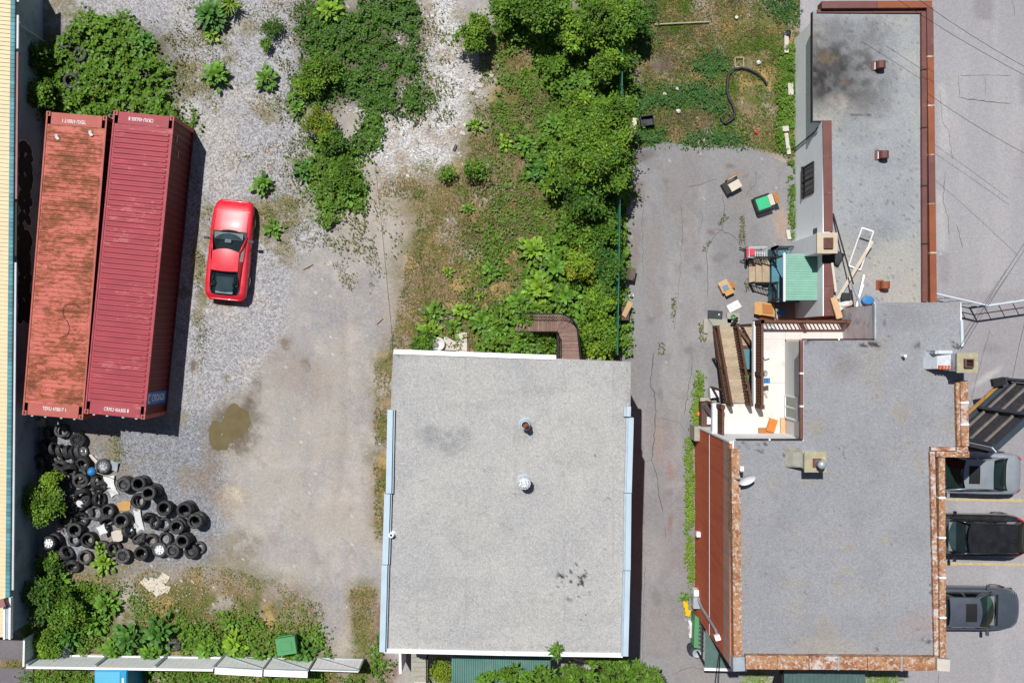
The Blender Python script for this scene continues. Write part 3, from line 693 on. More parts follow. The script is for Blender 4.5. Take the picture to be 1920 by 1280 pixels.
for i in range(14):
    a = 2*math.pi*i/14
    part('vane', 'alloy', t, lambda b: b.obox(o+Vector((math.cos(a)*.2, math.sin(a)*.2, .68)), (.03, .09, .16), a+.5))
t = thing('plumbing_vent', 'short white plumbing vent by the west parapet of the grey roof', 'vent pipe', P(733, 1003, RC))
o = Vector(P(733.5, 1003, RC+.25)); o.z = RC
part('pipe', 'white_paint', t, lambda b: b.lathe([(.13, 0), (.09, .04), (.09, .3), (.05, .3), (.05, .1)], 14, o), True)
part('pipe_hole', 'black_ink', t, lambda b: b.lathe([(.05, .25), (.001, .25)], 12, o))

# outside stair on the back of the house: a quarter turn down to the garden
st = thing('curved_garden_stair', 'weathered wooden outdoor stair turning a quarter circle down into the weeds behind the house', 'stair', P(1010, 610, 0))
steps = []   # (inner px, outer px, next inner, next outer, z)
N1, N2, N3 = 8, 7, 11
seq = []
for i in range(N1+1): y = 674-(674-626)*i/N1; seq.append(((1046+0.2*i*0, y), (1087-5*i/N1, y)))
for i in range(1, N2+1):
    a = math.radians(90*i/N2); seq.append(((1044-1*i/N2, 624-2*i/N2), (1044+(38-2*i/N2)*math.cos(a), 623-34*math.sin(a))))
for i in range(1, N3+1): x = 1043-(1043-966)*i/N3; seq.append(((x, 622), (x, 589+0.0*i)))
nt_ = len(seq)-1; ztop, zbot = 3.25, 0.3
for i in range(nt_):
    z = ztop+(zbot-ztop)*i/(nt_-1)
    (a, b1), (c, d) = seq[i], seq[i+1]
    A, B, C, D = P(*a, z), P(*b1, z), P(*c, z), P(*d, z)
    # each tread: two boards
    for u0, u1 in ((0.03, 0.49), (0.53, 0.99)):
        q = [A.lerp(C, u0), B.lerp(D, u0), B.lerp(D, u1), A.lerp(C, u1)]
        m = MB(); m.hexa([p-Vector((0, 0, .04)) for p in q], q); m.build('tread_board', 'weathered_plank', st)
    if i % 2 == 0 or True:
        m = MB(); q0, q1 = C, D; m.hexa([q0-Vector((0, 0, .13)), q1-Vector((0, 0, .13)), q1-Vector((0, .012, .13)), q0-Vector((0, .012, .13))], [q0-Vector((0, 0, .045)), q1-Vector((0, 0, .045)), q1-Vector((0, .012, .045)), q0-Vector((0, .012, .045))]); m.build('riser', 'weathered_plank', st)
for side in (0, 1):
    ptz = []
    for i in range(nt_+1):
        z = ztop+(zbot-ztop)*min(i, nt_-1)/(nt_-1); ptz.append(P(*seq[i][side], z))
    b = MB(); b.tube([p+Vector((0, 0, .9)) for p in ptz], .022, 6); b.tube([p+Vector((0, 0, .5)) for p in ptz], .012, 5); b.build('handrail', 'dark_iron', st)
    b = MB(); b.tube([p-Vector((0, 0, .1)) for p in ptz], .05, 4); b.build('stringer', 'dark_iron', st)
    b = MB()
    for i in range(nt_):
        for u in (0, .5):
            p = ptz[i].lerp(ptz[i+1], u); b.tube([p-Vector((0, 0, .1)), p+Vector((0, 0, .9))], .009, 4, False)
    b.build('balusters', 'dark_iron', st)
for p, z in ((P(1044, 622, 2.0), 2.0), (P(1082, 622, 2.2), 2.2), (P(1000, 622, 1.0), 1.0)):
    b = MB(); b.tube([Vector((p.x, p.y, 0)), Vector((p.x, p.y, z))], .04, 6); b.build('post', 'dark_iron', st)
t = thing('back_landing', 'pale concrete landing slab beside the back wall under the curved stair', 'concrete slab', P(1110, 668, 0))
part('slab', 'pale_slab', t, lambda b: pbox(b, [(1090,660),(1118,661),(1119,680),(1090,680)], 0, .25)); part('bag', 'black_plastic', t, lambda b: b.obox(P(1124, 672, .2), (.35, .5, .4), .4))
t = thing('patio_slabs', 'cream paving slabs laid in the weeds behind the grey-roofed house', 'paving', P(852, 640, 0))
for pts in ([(832,628),(856,642),(856,662),(832,662)], [(856.6,624),(875,623),(876,657),(856.6,656)], [(833,656),(876,657.5),(876,664),(833,664)]):
    part('slab', 'pale_slab', t, lambda b: pbox(b, pts, -.05, .12))
t = thing('broken_washbasin', 'broken white ceramic basin lying in weeds at the corner of the house', 'basin', P(820, 645, 0))
part('bowl', 'bag_white', t, lambda b: b.lathe([(.06, .04), (.2, .06), (.27, .25), (.3, .27), (.24, .26), (.17, .1), (.01, .08)], 16, P(822, 645, .05)), True)
# front: steps, canopy
t = thing('front_steps', 'grey wooden front steps with white side wall below the house front', 'steps', P(785, 1250, 0))
for i in range(6):
    y = 1222+i*9; z = 1.5-i*.22
    part('tread', 'concrete', t, lambda b: pbox(b, [(771,y),(802,y),(802,y+9.3),(771,y+9.3)], z-.12, z))
part('side_wall', 'white_paint', t, lambda b: pbox(b, [(748,1222),(752,1222),(753,1262),(748,1262)], 0, 1.9)); part('path', 'pale_slab', t, lambda b: pbox(b, [(776,1276),(806,1276),(806,1420),(776,1420)], 0, .1))
railing(t, [P(803, 1224, 1.5), P(803, 1275, .3)], .9, 'dark_iron', .2, .04, .02)
t = thing('front_canopy', 'sea-green corrugated canopy over the front porch below the grey roof', 'canopy', P(935, 1260, 0))
for i in range(44):
    x0 = 847+i*4.2
    part('corrugated_strip', 'sea_green_sheet', t, lambda b: b.hexa([P(x0, 1216, 3.02), P(x0+2.5, 1216, 3.06), P(x0+2.5, 1330, 2.66), P(x0, 1330, 2.62)], [P(x0, 1216, 3.06), P(x0+2.5, 1216, 3.1), P(x0+2.5, 1330, 2.7), P(x0, 1330, 2.66)]))
    part('corrugated_strip', 'sea_green_sheet', t, lambda b: b.hexa([P(x0+2.5, 1216, 3.0), P(x0+4.3, 1216, 3.0), P(x0+4.3, 1330, 2.6), P(x0+2.5, 1330, 2.6)], [P(x0+2.5, 1216, 3.04), P(x0+4.3, 1216, 3.04), P(x0+4.3, 1330, 2.64), P(x0+2.5, 1330, 2.64)]))
for x in (850, 1025): part('post', 'white_paint', t, lambda b: b.tube([P(x, 1320, 0)*1.0, Vector((P(x, 1320, 2.6).x, P(x, 1320, 2.6).y, 2.6))], .05, 6))

# ---------------------------------------------------------------- low garage wing (upper right)
RA = 3.75; ZC = 4.0
ha = thing('low_annex', 'one-storey annex with a stained grey flat roof, brown copings and a whitewashed west wall', 'building', P(1640, 300, 0))
def paint_a(px, py):
    col = np.ones(px.shape+(3,))*np.array(S(174, 178, 182)); spk = np.full(px.shape, .22)
    m = sstep(.4, .7, fbm(px, py, 80, 5, 301))*.6; col, spk = lay(col, spk, m, S(190, 188, 176), .25)
    m = sstep(.5, .75, fbm(px, py, 60, 5, 303))*.5; col, spk = lay(col, spk, m, S(160, 164, 170), .25)
    wx, wy = warp(px, py, 16, 40, 37)
    for cx, cy, rx, ry, c, q in ((1578,135,130,120,S(104,103,103),.95),(1552,145,80,76,S(66,64,64),.95),(1610,185,70,40,S(116,114,112),.7),(1600,60,110,40,S(134,134,136),.75),(1560,200,50,24,S(120,118,116),.6),(1640,200,60,30,S(134,134,136),.5),(1640,440,60,40,S(142,146,150),.5),(1700,120,30,60,S(190,190,188),.5),(1545,110,26,14,S(126,100,66),.6),(1590,150,14,8,S(116,88,60),.6),(1572,187,16,5,S(104,76,52),.8),(1535,68,14,10,S(100,86,70),.5),(1540,40,40,20,S(150,148,146),.6),(1610,250,80,30,S(140,142,146),.4),(1570,200,40,30,S(196,192,186),.5),(1650,310,60,30,S(150,154,158),.4)):
        m = (1-sstep(.25, 1.05, ell(wx, wy, cx, cy, rx, ry)))*q*(.55+.6*sstep(.35, .65, fbm(px, py, 14, 4, int(cx)))); col, spk = lay(col, spk, np.clip(m, 0, 1), c, .3)
    fl = fbm(px, py, 8, 3, 311)
    m = sstep(.72, .79, fbm(px, py, 5, 3, 317))*.55; col, spk = lay(col, spk, m, S(96, 92, 88), .2)
    m = (np.abs(py-214-(px-1550)*.005) < 1.6)*(px > 1548)*(px < 1634)*sstep(.3, .5, fbm(px, py, 20, 2, 5))*.8; col, spk = lay(col, spk, m, S(90, 86, 82), .2)
    return col, spk
aw = 12.05; AX1 = P(1750, 0, ZC).x; AYT = P(0, 14, ZC).y; AYB = P(0, 592, ZC).y
part('wall', 'white_wall', ha, lambda b: b.box(aw, AX1-.1, AYB, AYT-.05, 0, RA-.08))
part('west_parapet', 'white_wall', ha, lambda b: b.box(aw-.003, aw+.28, AYB-.003, P(0, 226, ZC).y, RA-.5, ZC-.06))
part('roof_slab', 'slate_mat', ha, lambda b: b.box(aw-.34, AX1-.15, P(0, 228, RA).y, AYT-.08, RA-.2, RA-.02))
part('eaves_edge', 'black_trim', ha, lambda b: b.box(aw-.366, aw-.345, P(0, 229, RA).y, AYT-.1, RA-.21, RA+.012))
quad_sheet('roof_surface', ((1524.5, 20), (1738, 20), (1739.5, 226.5), (1524.5, 226.5)), RA, 60, 58, paint_a, 'roof_gravel', ha)
quad_sheet('roof_surface', ((1546, 226.5), (1739.5, 226.5), (1742, 589), (1546, 589)), RA, 56, 100, paint_a, 'roof_gravel', ha)
coping_run(ha, (1551, 226), (1553.5, 434), .34, ZC-.06, ZC, 'brown_coping', 3)
coping_run(ha, (1554, 480), (1554, 592), .36, ZC-.06, ZC, 'brown_coping', 2)
coping_run(ha, (1541, 9), (1748, 8), .27, RA-.3, ZC+.02, ['brown_coping', 'rust_brown_coping'], 2)
coping_run(ha, (1532, 21), (1740, 22), .12, RA-.03, RA+.07, 'brown_coping', 2, 'coping_flashing')
coping_run(ha, (1744, 14), (1750.5, 566), .25, RA-.3, ZC+.02, ['brown_coping', 'rust_brown_coping', 'rust_brown_coping'], 6, joint='peeling_coping')
coping_run(ha, (1732.5, 22), (1734.5, 566), .19, RA-.05, ZC-.08, 'brown_coping', 5, 'coping_flashing', joint='black_trim')
coping_run(ha, (1562, 588), (1608, 588), .2, RA-.1, ZC-.04, 'brown_coping', 1, 'coping_flashing')
part('downpipe', 'black_trim', ha, lambda b: b.tube([Vector((aw-.1, P(0, 236, RA).y, RA-.1)), Vector((aw-.05, P(0, 240, RA).y, 3.2)), Vector((aw-.05, P(0, 246, RA).y, .1))], .03, 6))
wy0, wy1 = P(0, 310, 2.2).y, P(0, 362, 2.2).y
wf = MB()
for ya, yb in ((wy1-.06, wy1), (wy0, wy0+.06), ((wy0+wy1)/2-.03, (wy0+wy1)/2+.03)): wf.box(aw-.05, aw-.003, ya, yb, 1.3, 2.8)
wf.box(aw-.05, aw-.002, wy1-.06, wy0+.06, 2.75, 2.82); wf.box(aw-.09, aw-.002, wy1-.1, wy0+.1, 1.26, 1.34); wn_ = wf.build('window', 'dark_iron', ha); part('pane', 'dark_glass', wn_, lambda b: b.box(aw-.02, aw-.004, wy1, wy0, 1.35, 2.75))
wb = MB()
for i in range(5): wb.tube([Vector((aw-.07, wy1+(wy0-wy1)*(i+.5)/5, 1.3)), Vector((aw-.07, wy1+(wy0-wy1)*(i+.5)/5, 2.8))], .012, 4)
wb.build('bars', 'dark_iron', wn_)
part('small_window', 'dark_glass', ha, lambda b: b.box(aw-.02, aw-.004, P(0, 438, 3).y, P(0, 428, 3).y, 2.7, 3.2))
# gooseneck vents
for i, (x, y, mt, lab) in enumerate(((1649, 122, 'brown_coping', 'brown gooseneck vent nearest the black stain on the annex roof'), (1655, 290, 'brown_coping', 'brown gooseneck vent in the middle of the annex roof'), (1657, 534, 'rust_brown_coping', 'rusty gooseneck vent near the south end of the annex roof'))):
    t = thing('gooseneck_vent', lab, 'roof vent', P(x, y, RA), group='gooseneck vents on the annex roof'); c = P(x, y, RA+.2); c.z = RA
    part('base', mt, t, lambda b: b.box(c.x-.24, c.x+.06, c.y-.18, c.y+.2, RA, RA+.035)); 
    def neck(b):
        prof = []
        for k in range(9):
            a = math.radians(180-k*200/8); prof.append((c.x+.04+.17*math.cos(a)*1.0, .26+.17*math.sin(a)))
        for yv in (-.15, .13): pass
        vs = []
        for (xx, zz) in [(c.x-.13, 0.02)]+prof: vs += [(xx, c.y-.15, RA+zz), (xx, c.y+.13, RA+zz)]
        n = len(vs)//2; fs = [(2*i, 2*i+1, 2*i+3, 2*i+2) for i in range(n-1)]
        b.add(vs, fs); b.add([vs[2*i] for i in range(n)]+[(c.x+.06, c.y-.15, RA+.02)], [tuple(range(n+1))]); b.add([vs[2*i+1] for i in range(n)]+[(c.x+.06, c.y+.13, RA+.02)], [tuple(range(n+1))])
    part('hood', mt, t, neck)
    part('hood_lip', 'white_paint' if i < 2 else mt, t, lambda b: b.box(c.x-.15, c.x-.13, c.y-.15, c.y+.13, RA+.03, RA+.12))
# chimney on the west wall
t = thing('wall_chimney', 'whitewashed chimney with cream cap and brown flue built against the annex wall', 'chimney', (aw, P(0, 455, 4).y, 0))
cy0, cy1 = P(0, 475, 4.9).y, P(0, 436, 4.9).y; cx0 = P(1533, 0, 4.9).x
part('stack', 'white_wall', t, lambda b: b.box(cx0, cx0+.72, cy0+.03, cy1-.03, 0, 4.82)); part('cap', 'chimney_cream', t, lambda b: b.box(cx0-.02, cx0+.76, cy0, cy1, 4.821, 4.9))
part('flue', 'brown_coping', t, lambda b: b.box(cx0+.22, cx0+.56, cy0+.18, cy1-.2, 4.9, 5.02)); part('flue_lid', 'brown_wood', t, lambda b: b.box(cx0+.25, cx0+.53, cy0+.21, cy1-.23, 5.021, 5.03))
part('saddle', 'black_trim', t, lambda b: b.box(cx0+.45, cx0+.95, cy0-.28, cy0+.1, 3.95, 4.03))

# porch with green awning on the annex
t = thing('side_porch', 'small porch with blue floor, wooden steps, dark railings and a pale green ribbed awning', 'porch', (aw-.6, P(0, 505, 1).y, 0))
zf = .75
fx0, fx1, fy0, fy1 = P(1447, 0, zf).x, aw-.004, P(0, 566, zf).y, P(0, 466, zf).y
part('floor', 'porch_blue', t, lambda b: b.box(fx0, fx1, fy0, fy1, .0, zf))
for i, (xa, xb, zz) in enumerate(((1404.5, 1416.5, .2), (1417, 1429, .4), (1429.5, 1443, .6))):
    part('step', 'tan_plank', t, lambda b: pbox(b, [(xa, 487), (xb, 487), (xb, 530), (xa, 530)], zz-.06, zz))
    part('step_riser', 'brown_wood', t, lambda b: pbox(b, [(xb-1.2, 487), (xb, 487), (xb, 530), (xb-1.2, 530)], .0, zz-.061))
for ya, sgn in ((485, 1), (532, -1)):
    railing(t, [P(1405, ya, .1), P(1446, ya, zf)], .85, 'dark_iron', .14, .05, .03)
railing(t, [P(1447, 466, zf), P(1447, 485, zf)], .9, 'dark_iron', .09, .05, .03); railing(t, [P(1447, 466, zf), P(1487, 466, zf)], .9, 'dark_iron', .12, .05, .03)
railing(t, [P(1447, 532, zf), P(1447, 562, zf)], .9, 'dark_iron', .07, .05, .03)
za, zb = 2.95, 3.2
ax0, ax1 = P(1472, 0, za).x, P(1532, 0, zb).x; ay0, ay1 = P(0, 563, 3.05).y, P(0, 476, 3.05).y
nr = 28
for i in range(nr):
    y0 = ay0+(ay1-ay0)*i/nr; y1 = ay0+(ay1-ay0)*(i+.62)/nr; y2 = ay0+(ay1-ay0)*(i+1)/nr
    b = MB(); b.hexa([(ax0, y0, za), (ax1, y0, zb), (ax1, y1, zb), (ax0, y1, za)], [(ax0, y0+.006, za+.035), (ax1, y0+.006, zb+.035), (ax1, y1-.006, zb+.035), (ax0, y1-.006, za+.035)])
    b.hexa([(ax0, y1, za-.01), (ax1, y1, zb-.01), (ax1, y2, zb-.01), (ax0, y2, za-.01)], [(ax0, y1, za+.004), (ax1, y1, zb+.004), (ax1, y2, zb+.004), (ax0, y2, za+.004)]); b.build('awning_rib', 'awning_green', t)
part('awning_gutter', 'white_paint', t, lambda b: b.box(ax0-.07, ax0-.003, ay0-.04, ay1+.05, za-.06, za+.05))
for yy in (ay0+.05, ay1-.05): part('awning_post', 'dark_iron', t, lambda b: b.tube([(ax0+.03, yy, 0), (ax0+.03, yy, za-.02)], .025, 6))
dr_ = part('door', 'black_trim', t, lambda b: b.box(aw-.05, aw-.006, P(0, 530, 2).y, P(0, 495, 2).y, zf, zf+1.98)); part('handle', 'alloy', dr_, lambda b: b.obox((aw-.08, P(0, 526, 2).y, 1.75), (.04, .1, .03)))

# ---------------------------------------------------------------- large brick building (lower right)
RB = 7.25; ZB = 7.55
hb = thing('brick_building', 'two-storey red brick building with a grey flat roof and rusty metal copings', 'building', P(1560, 1000, 0))
BP = [(1374,826),(1506,826),(1506,638),(1640,638),(1640,567),(1803,567),(1814,842),(1752,842),(1772,1252),(1376,1252)]
bw = lambda x, y, z=RB: tuple(P(x, y, z)[:2])
X0 = 7.78; YN = -3.62; YS = bw(0, 1252)[1]+.03
part('wall', 'red_brick', hb, lambda b: b.prism([(X0, YN), (10.66, YN), (10.66, .0), (12.9, .0), (12.9, 1.3), (15.9, 1.3), (15.9, -3.9), (15.25, -3.9), (15.35, YS), (X0, YS)], 0, RB-.12))
part('roof_slab', 'white_paint', hb, lambda b: b.prism([bw(x, y) for x, y in BP], RB-.118, RB-.03))
def paint_b(px, py):
    col = np.ones(px.shape+(3,))*np.array(S(163, 164, 169)); spk = np.full(px.shape, .28)
    m = sstep(.42, .7, fbm(px, py, 100, 5, 401))*.6; col, spk = lay(col, spk, m, S(172, 173, 178), .28)
    m = sstep(.5, .72, fbm(px, py, 40, 5, 403))*.32; col, spk = lay(col, spk, m, S(150, 150, 156), .3)
    m = sstep(.58, .74, fbm(px, py, 50, 5, 405))*.45; col, spk = lay(col, spk, m, S(172, 164, 156), .3)
    wx, wy = warp(px, py, 14, 40, 47)
    for cx, cy, rx, ry, c, q in ((1725,1170,60,40,S(178,158,154),.5),(1560,1210,80,26,S(178,172,160),.6),(1690,1240,80,18,S(176,168,156),.6),(1550,1180,30,40,S(172,160,140),.4),(1690,770,26,30,S(172,158,136),.45),(1580,690,40,30,S(140,138,138),.5),(1530,800,20,30,S(172,164,140),.5),(1590,1030,20,14,S(178,164,140),.5),(1590,1070,14,14,S(180,168,146),.4),(1660,1010,12,12,S(176,160,134),.4),(1700,600,80,30,S(150,148,152),.5),(1520,1000,60,60,S(170,170,176),.4),(1430,950,30,60,S(176,174,176),.4),(1715,870,10,30,S(178,166,140),.5)):
        m = (1-sstep(.2, 1.05, ell(wx, wy, cx, cy, rx, ry)))*q; col, spk = lay(col, spk, m, c, .25)
    fl = fbm(px, py, 8, 3, 411)
    m = sstep(.76, .83, fbm(px, py, 5, 3, 417))*.45*sstep(.35, .6, fbm(px, py, 60, 3, 419)); col, spk = lay(col, spk, m, S(104, 102, 104), .2)
    for cx, cy, rx, ry, t, q in ((1625,651,34,9,.42,.85),(1645,652,10,10,.35,.9),(1390,832,14,7,.4,.85),(1430,840,18,12,.5,.8),(1790,645,18,8,.4,.85),(1800,620,8,30,.42,.8),(1470,860,16,16,.6,.7),(1512,646,6,5,.3,.8),(1732,1190,14,16,.5,.7),(1745,1205,10,6,.5,.7),(1720,655,6,4,.3,.6),(1580,845,20,12,.62,.5),(1670,632,14,10,.55,.6),(1655,600,20,16,.6,.5),(1745,1110,4,14,.4,.8),(1640,1218,10,6,.5,.6)):
        m = (1-sstep(.6, 1.1, ell(wx, wy, cx, cy, rx, ry)))*sstep(t, t+.1, fbm(px, py, 7, 3, 413))*q; col, spk = lay(col, spk, m, S(62, 58, 58), .2)
    return col, spk
def bsheet(x0, y0, x1, y1): quad_sheet('roof_surface', ((x0, y0), (x1, y0), (x1, y1), (x0, y1)), RB, max(4, int((x1-x0)/3.6)), max(4, int((y1-y0)/3.6)), paint_b, 'roof_gravel', hb)
bsheet(1376, 826, 1758, 1240); bsheet(1507, 638, 1806, 826); bsheet(1641, 567, 1801, 638); bsheet(1758, 826, 1806, 842)
coping_run(hb, (1379.5, 842), (1384, 1240), .30, RB-.4, ZB, 'rusty_coping', 4, joint='peeling_coping')
part('corner_cap', 'galvanised', hb, lambda b: pbox(b, [(1374.5,1232),(1396,1231),(1397,1257),(1375,1258)], RB-.4, ZB+.04))
coping_run(hb, (1398, 1241), (1517, 1242), .48, RB-.4, ZB-.03, 'rusty_coping', 2); coping_run(hb, (1518, 1242), (1626, 1243), .46, RB-.4, ZB, ['peeling_coping', 'rusty_coping'], 2, joint='galvanised')
coping_run(hb, (1627, 1243), (1754, 1244), .48, RB-.4, ZB-.02, 'rusty_coping', 2, joint='galvanised')
part('corner_cap', 'pale_slab', hb, lambda b: pbox(b, [(1757,1234),(1782,1236),(1781,1258),(1757,1257)], RB-.4, ZB+.03))
coping_run(hb, (1748.5, 846), (1757, 1230), .17, RB-.02, ZB-.14, 'peeling_coping', 4, 'coping_flashing', joint='rusty_coping')
coping_run(hb, (1766, 858), (1768.5, 1232), .22, RB-.5, ZB, 'rusty_coping', 5, joint='white_paint')
coping_run(hb, (1756, 851), (1818, 852), .2, RB-.5, ZB+.01, 'rusty_coping', 1); coping_run(hb, (1746, 841), (1796, 841), .12, RB-.05, ZB-.1, 'peeling_coping', 1, 'coping_flashing')
coping_run(hb, (1796.5, 716), (1799.5, 836), .15, RB-.05, ZB-.1, 'rusty_coping', 2, 'coping_flashing'); coping_run(hb, (1808, 714), (1810, 836), .26, RB-.5, ZB, ['rusty_coping', 'peeling_coping'], 3, joint='white_paint')
coping_run(hb, (1803.5, 600), (1805, 650), .09, RB-.2, ZB-.2, 'white_metal', 1, 'edge_strip'); coping_run(hb, (1641.5, 569), (1641.5, 636), .06, RB-.2, RB+.05, 'galvanised', 1, 'edge_strip')
part('corner_block', 'peeling_coping', hb, lambda b: pbox(b, [(1795,838),(1815,838),(1816,848),(1795,848)], RB-.2, ZB+.08))
# gutters round the light well
coping_run(hb, (1503.5, 638), (1503.5, 823), .11, RB-.16, RB+.02, 'brown_coping', 3, 'gutter', joint='white_paint'); coping_run(hb, (1381, 824), (1505, 824), .05, RB-.16, RB+.03, 'black_trim', 2, 'gutter', joint='white_paint'); coping_run(hb, (1506, 636), (1640, 636), .05, RB-.16, RB+.03, 'black_trim', 2, 'gutter', joint='white_paint')
part('wing_cladding', 'grey_wall', hb, lambda b: b.box(12.86, 12.899, .002, 1.28, 3.0, RB-.13))
part('east_reflection_panel', 'concrete', hb, lambda b: b.box(15.352, 15.39, YS+.02, -3.95, .1, RB-.55))  # unseen grey panel, added to keep brick red out of windscreen reflections
# brick wall details: white corner board, basement strip, vertical joint, lamp, wire conduit
part('corner_board', 'white_paint', hb, lambda b: b.box(X0-.03, 10.655, YN-.0, YN+.06, 0, RB-.13))
part('corner_post', 'concrete', hb, lambda b: b.box(X0-.22, X0+.02, YN-.5, YN+.1, 0, 1.2))
part('wall_cable', 'white_paint', hb, lambda b: b.box(X0-.012, X0-.002, YS, YN, 3.28, 3.31))
part('brick_band', 'pale_brick', hb, lambda b: b.box(X0-.018, X0-.002, YS+.02, YN-.02, 6.0, RB-.13))
part('wall_light', 'white_paint', hb, lambda b: b.box(X0-.16, X0-.003, P(0, 1003, 1).y, P(0, 994, 1).y, 1.1, 1.4))
part('utility_meter', 'galvanised', hb, lambda b: b.box(X0-.28, X0-.004, P(0, 1137, 1).y, P(0, 1118, 1).y, .7, 1.3)); part('utility_box', 'white_paint', hb, lambda b: b.box(X0-.2, X0-.004, P(0, 1117, 1).y, P(0, 1106, 1).y, .5, 1.0))
cpt = [P(1311, 1120, 0)]; pz = [(1313, 1122, 1.2), (1328, 1140, 2.2), (1344, 1160, 3.6), (1356, 1180, 4.9), (1359, 1192, 5.3)]
part('service_pipe', 'galvanised', hb, lambda b: b.tube([Vector((X0-.08, P(x, y, z).y, z)) for x, y, z in pz], .055, 8)); part('service_head', 'white_paint', hb, lambda b: b.obox(Vector((X0-.12, P(1357, 1194, 5.4).y, 5.4)), (.2, .2, .2), .3))
# light-well siding with window
for i in range(16):
    z0 = 3.82+i*.21
    part('siding_board', 'white_siding', hb, lambda b: b.hexa([(10.62, -3.6, z0), (10.659, -3.6, z0), (10.659, .0, z0), (10.62, .0, z0)], [(10.64, -3.6, z0+.2), (10.659, -3.6, z0+.2), (10.659, .0, z0+.2), (10.64, .0, z0+.2)]))
wya, wyb = P(0, 782, 4.6).y, P(0, 744, 4.6).y
wf = MB()
for a_, b_, c_, d_ in ((wya-.07, wya, 3.93, 5.67), (wyb, wyb+.07, 3.93, 5.67), (wya, wyb, 3.93, 4.0), (wya, wyb, 5.6, 5.67), ((wya+wyb)/2-.025, (wya+wyb)/2+.025, 4.0, 5.6)): wf.box(10.57, 10.618, a_, b_, c_, d_)
wn_ = wf.build('window', 'white_paint', hb); part('pane', 'green_glass', wn_, lambda b: b.box(10.595, 10.61, wya, wyb, 4.0, 5.6))
# chimneys, dish, vents
t = thing('roof_chimney', 'concrete-capped chimney with round metal flue on the brick building roof', 'chimney', P(1517, 862, RB))
c = P(1528, 866, 8.3)
part('stack', 'white_paint', t, lambda b: b.box(c.x-.27, c.x+.33, c.y-.28, c.y+.28, RB, 8.22)); part('patch', 'concrete', t, lambda b: b.hexa([(c.x-.75, c.y-.3, RB), (c.x-.27, c.y-.3, RB), (c.x-.27, c.y+.4, RB), (c.x-.75, c.y+.4, RB)], [(c.x-.55, c.y-.2, RB+.3), (c.x-.27, c.y-.25, 7.8), (c.x-.27, c.y+.3, 7.8), (c.x-.55, c.y+.25, RB+.3)]))
part('cap', 'cap_concrete', t, lambda b: b.box(c.x-.36, c.x+.4, c.y-.35, c.y+.37, 8.221, 8.3)); part('flue_base', 'brown_coping', t, lambda b: b.box(c.x-.08, c.x+.2, c.y-.16, c.y+.13, 8.301, 8.38))
part('flue', 'galvanised', t, lambda b: b.lathe([(.12, 8.38), (.12, 8.75), (.15, 8.76), (.14, 8.83), (.05, 8.88), (.001, 8.88)], 14, (c.x+.1, c.y-.03, 0)), True)
t = thing('edge_chimney', 'square concrete-capped chimney with open flue at the roof edge above the parking lot', 'chimney', P(1800, 680, RB))
c = P(1814, 680, 8.5)
part('stack', 'grey_wall', t, lambda b: b.box(c.x-.33, c.x+.3, c.y-.3, c.y+.32, 5.5, 8.42)); part('cap', 'cap_concrete', t, lambda b: b.box(c.x-.36, c.x+.36, c.y-.34, c.y+.34, 8.421, 8.5))
f = MB()
for xa, xb, ya, yb in ((-.14, .16, .1, .14), (-.14, .16, -.16, -.12), (-.14, -.1, -.12, .1), (.12, .16, -.12, .1)): f.box(c.x+xa, c.x+xb, c.y+ya, c.y+yb, 8.501, 8.66)
f.build('flue', 'brown_coping', t); part('flue_hole', 'black_ink', t, lambda b: b.box(c.x-.1, c.x+.12, c.y-.12, c.y+.1, 8.501, 8.52))
part('saddle_wall', 'grey_wall', t, lambda b: b.hexa([(c.x-1.0, c.y-.25, RB), (c.x-.331, c.y-.25, RB), (c.x-.331, c.y+.36, RB), (c.x-1.0, c.y+.36, RB)], [(c.x-.75, c.y-.22, 7.8), (c.x-.331, c.y-.22, 7.95), (c.x-.331, c.y+.36, 7.95), (c.x-.75, c.y+.36, 7.8)])); part('saddle_cap', 'grey_wall', t, lambda b: b.box(c.x-.9, c.x-.3, c.y+.3, c.y+.42, RB, 8.0))
for i in range(4): part('brick_tooth', 'red_brick', t, lambda b: b.box(c.x-.72+i*.1, c.x-.66+i*.1, c.y-.24, c.y-.1, 7.7, 7.92+i*.02))
t = thing('satellite_dish', 'white satellite dish on a bracket at the west coping of the brick building', 'satellite dish', P(1385, 898, ZB))
c = P(1400, 897, 8.0)
part('dish', 'white_paint', t, lambda b: b.grid(lambda u, v: Vector(c)+Euler((.75, 0, .35)).to_matrix() @ Vector((.30*u*math.cos(2*math.pi*v), .26*u*math.sin(2*math.pi*v), .07*u*u)), 6, 24), True)
part('arm', 'galvanised', t, lambda b: b.tube([P(1378, 897, ZB), P(1390, 897, 7.95), P(1398, 897, 7.95)], .03, 6)); part('receiver', 'white_paint', t, lambda b: b.obox(P(1391, 878, 8.2), (.12, .16, .1))); part('receiver_arm', 'galvanised', t, lambda b: b.tube([P(1396, 894, 7.95), P(1391, 880, 8.18)], .02, 5))
t = thing('roof_pipe', 'tiny white vent pipe on the north wing of the brick building roof', 'vent pipe', P(1697, 668, RB)); c = P(1698, 667, 7.6); part('pipe', 'white_paint', t, lambda b: b.lathe([(.05, RB), (.05, 7.6), (.02, 7.6), (.02, 7.4)], 10, (c.x, c.y, 0)))
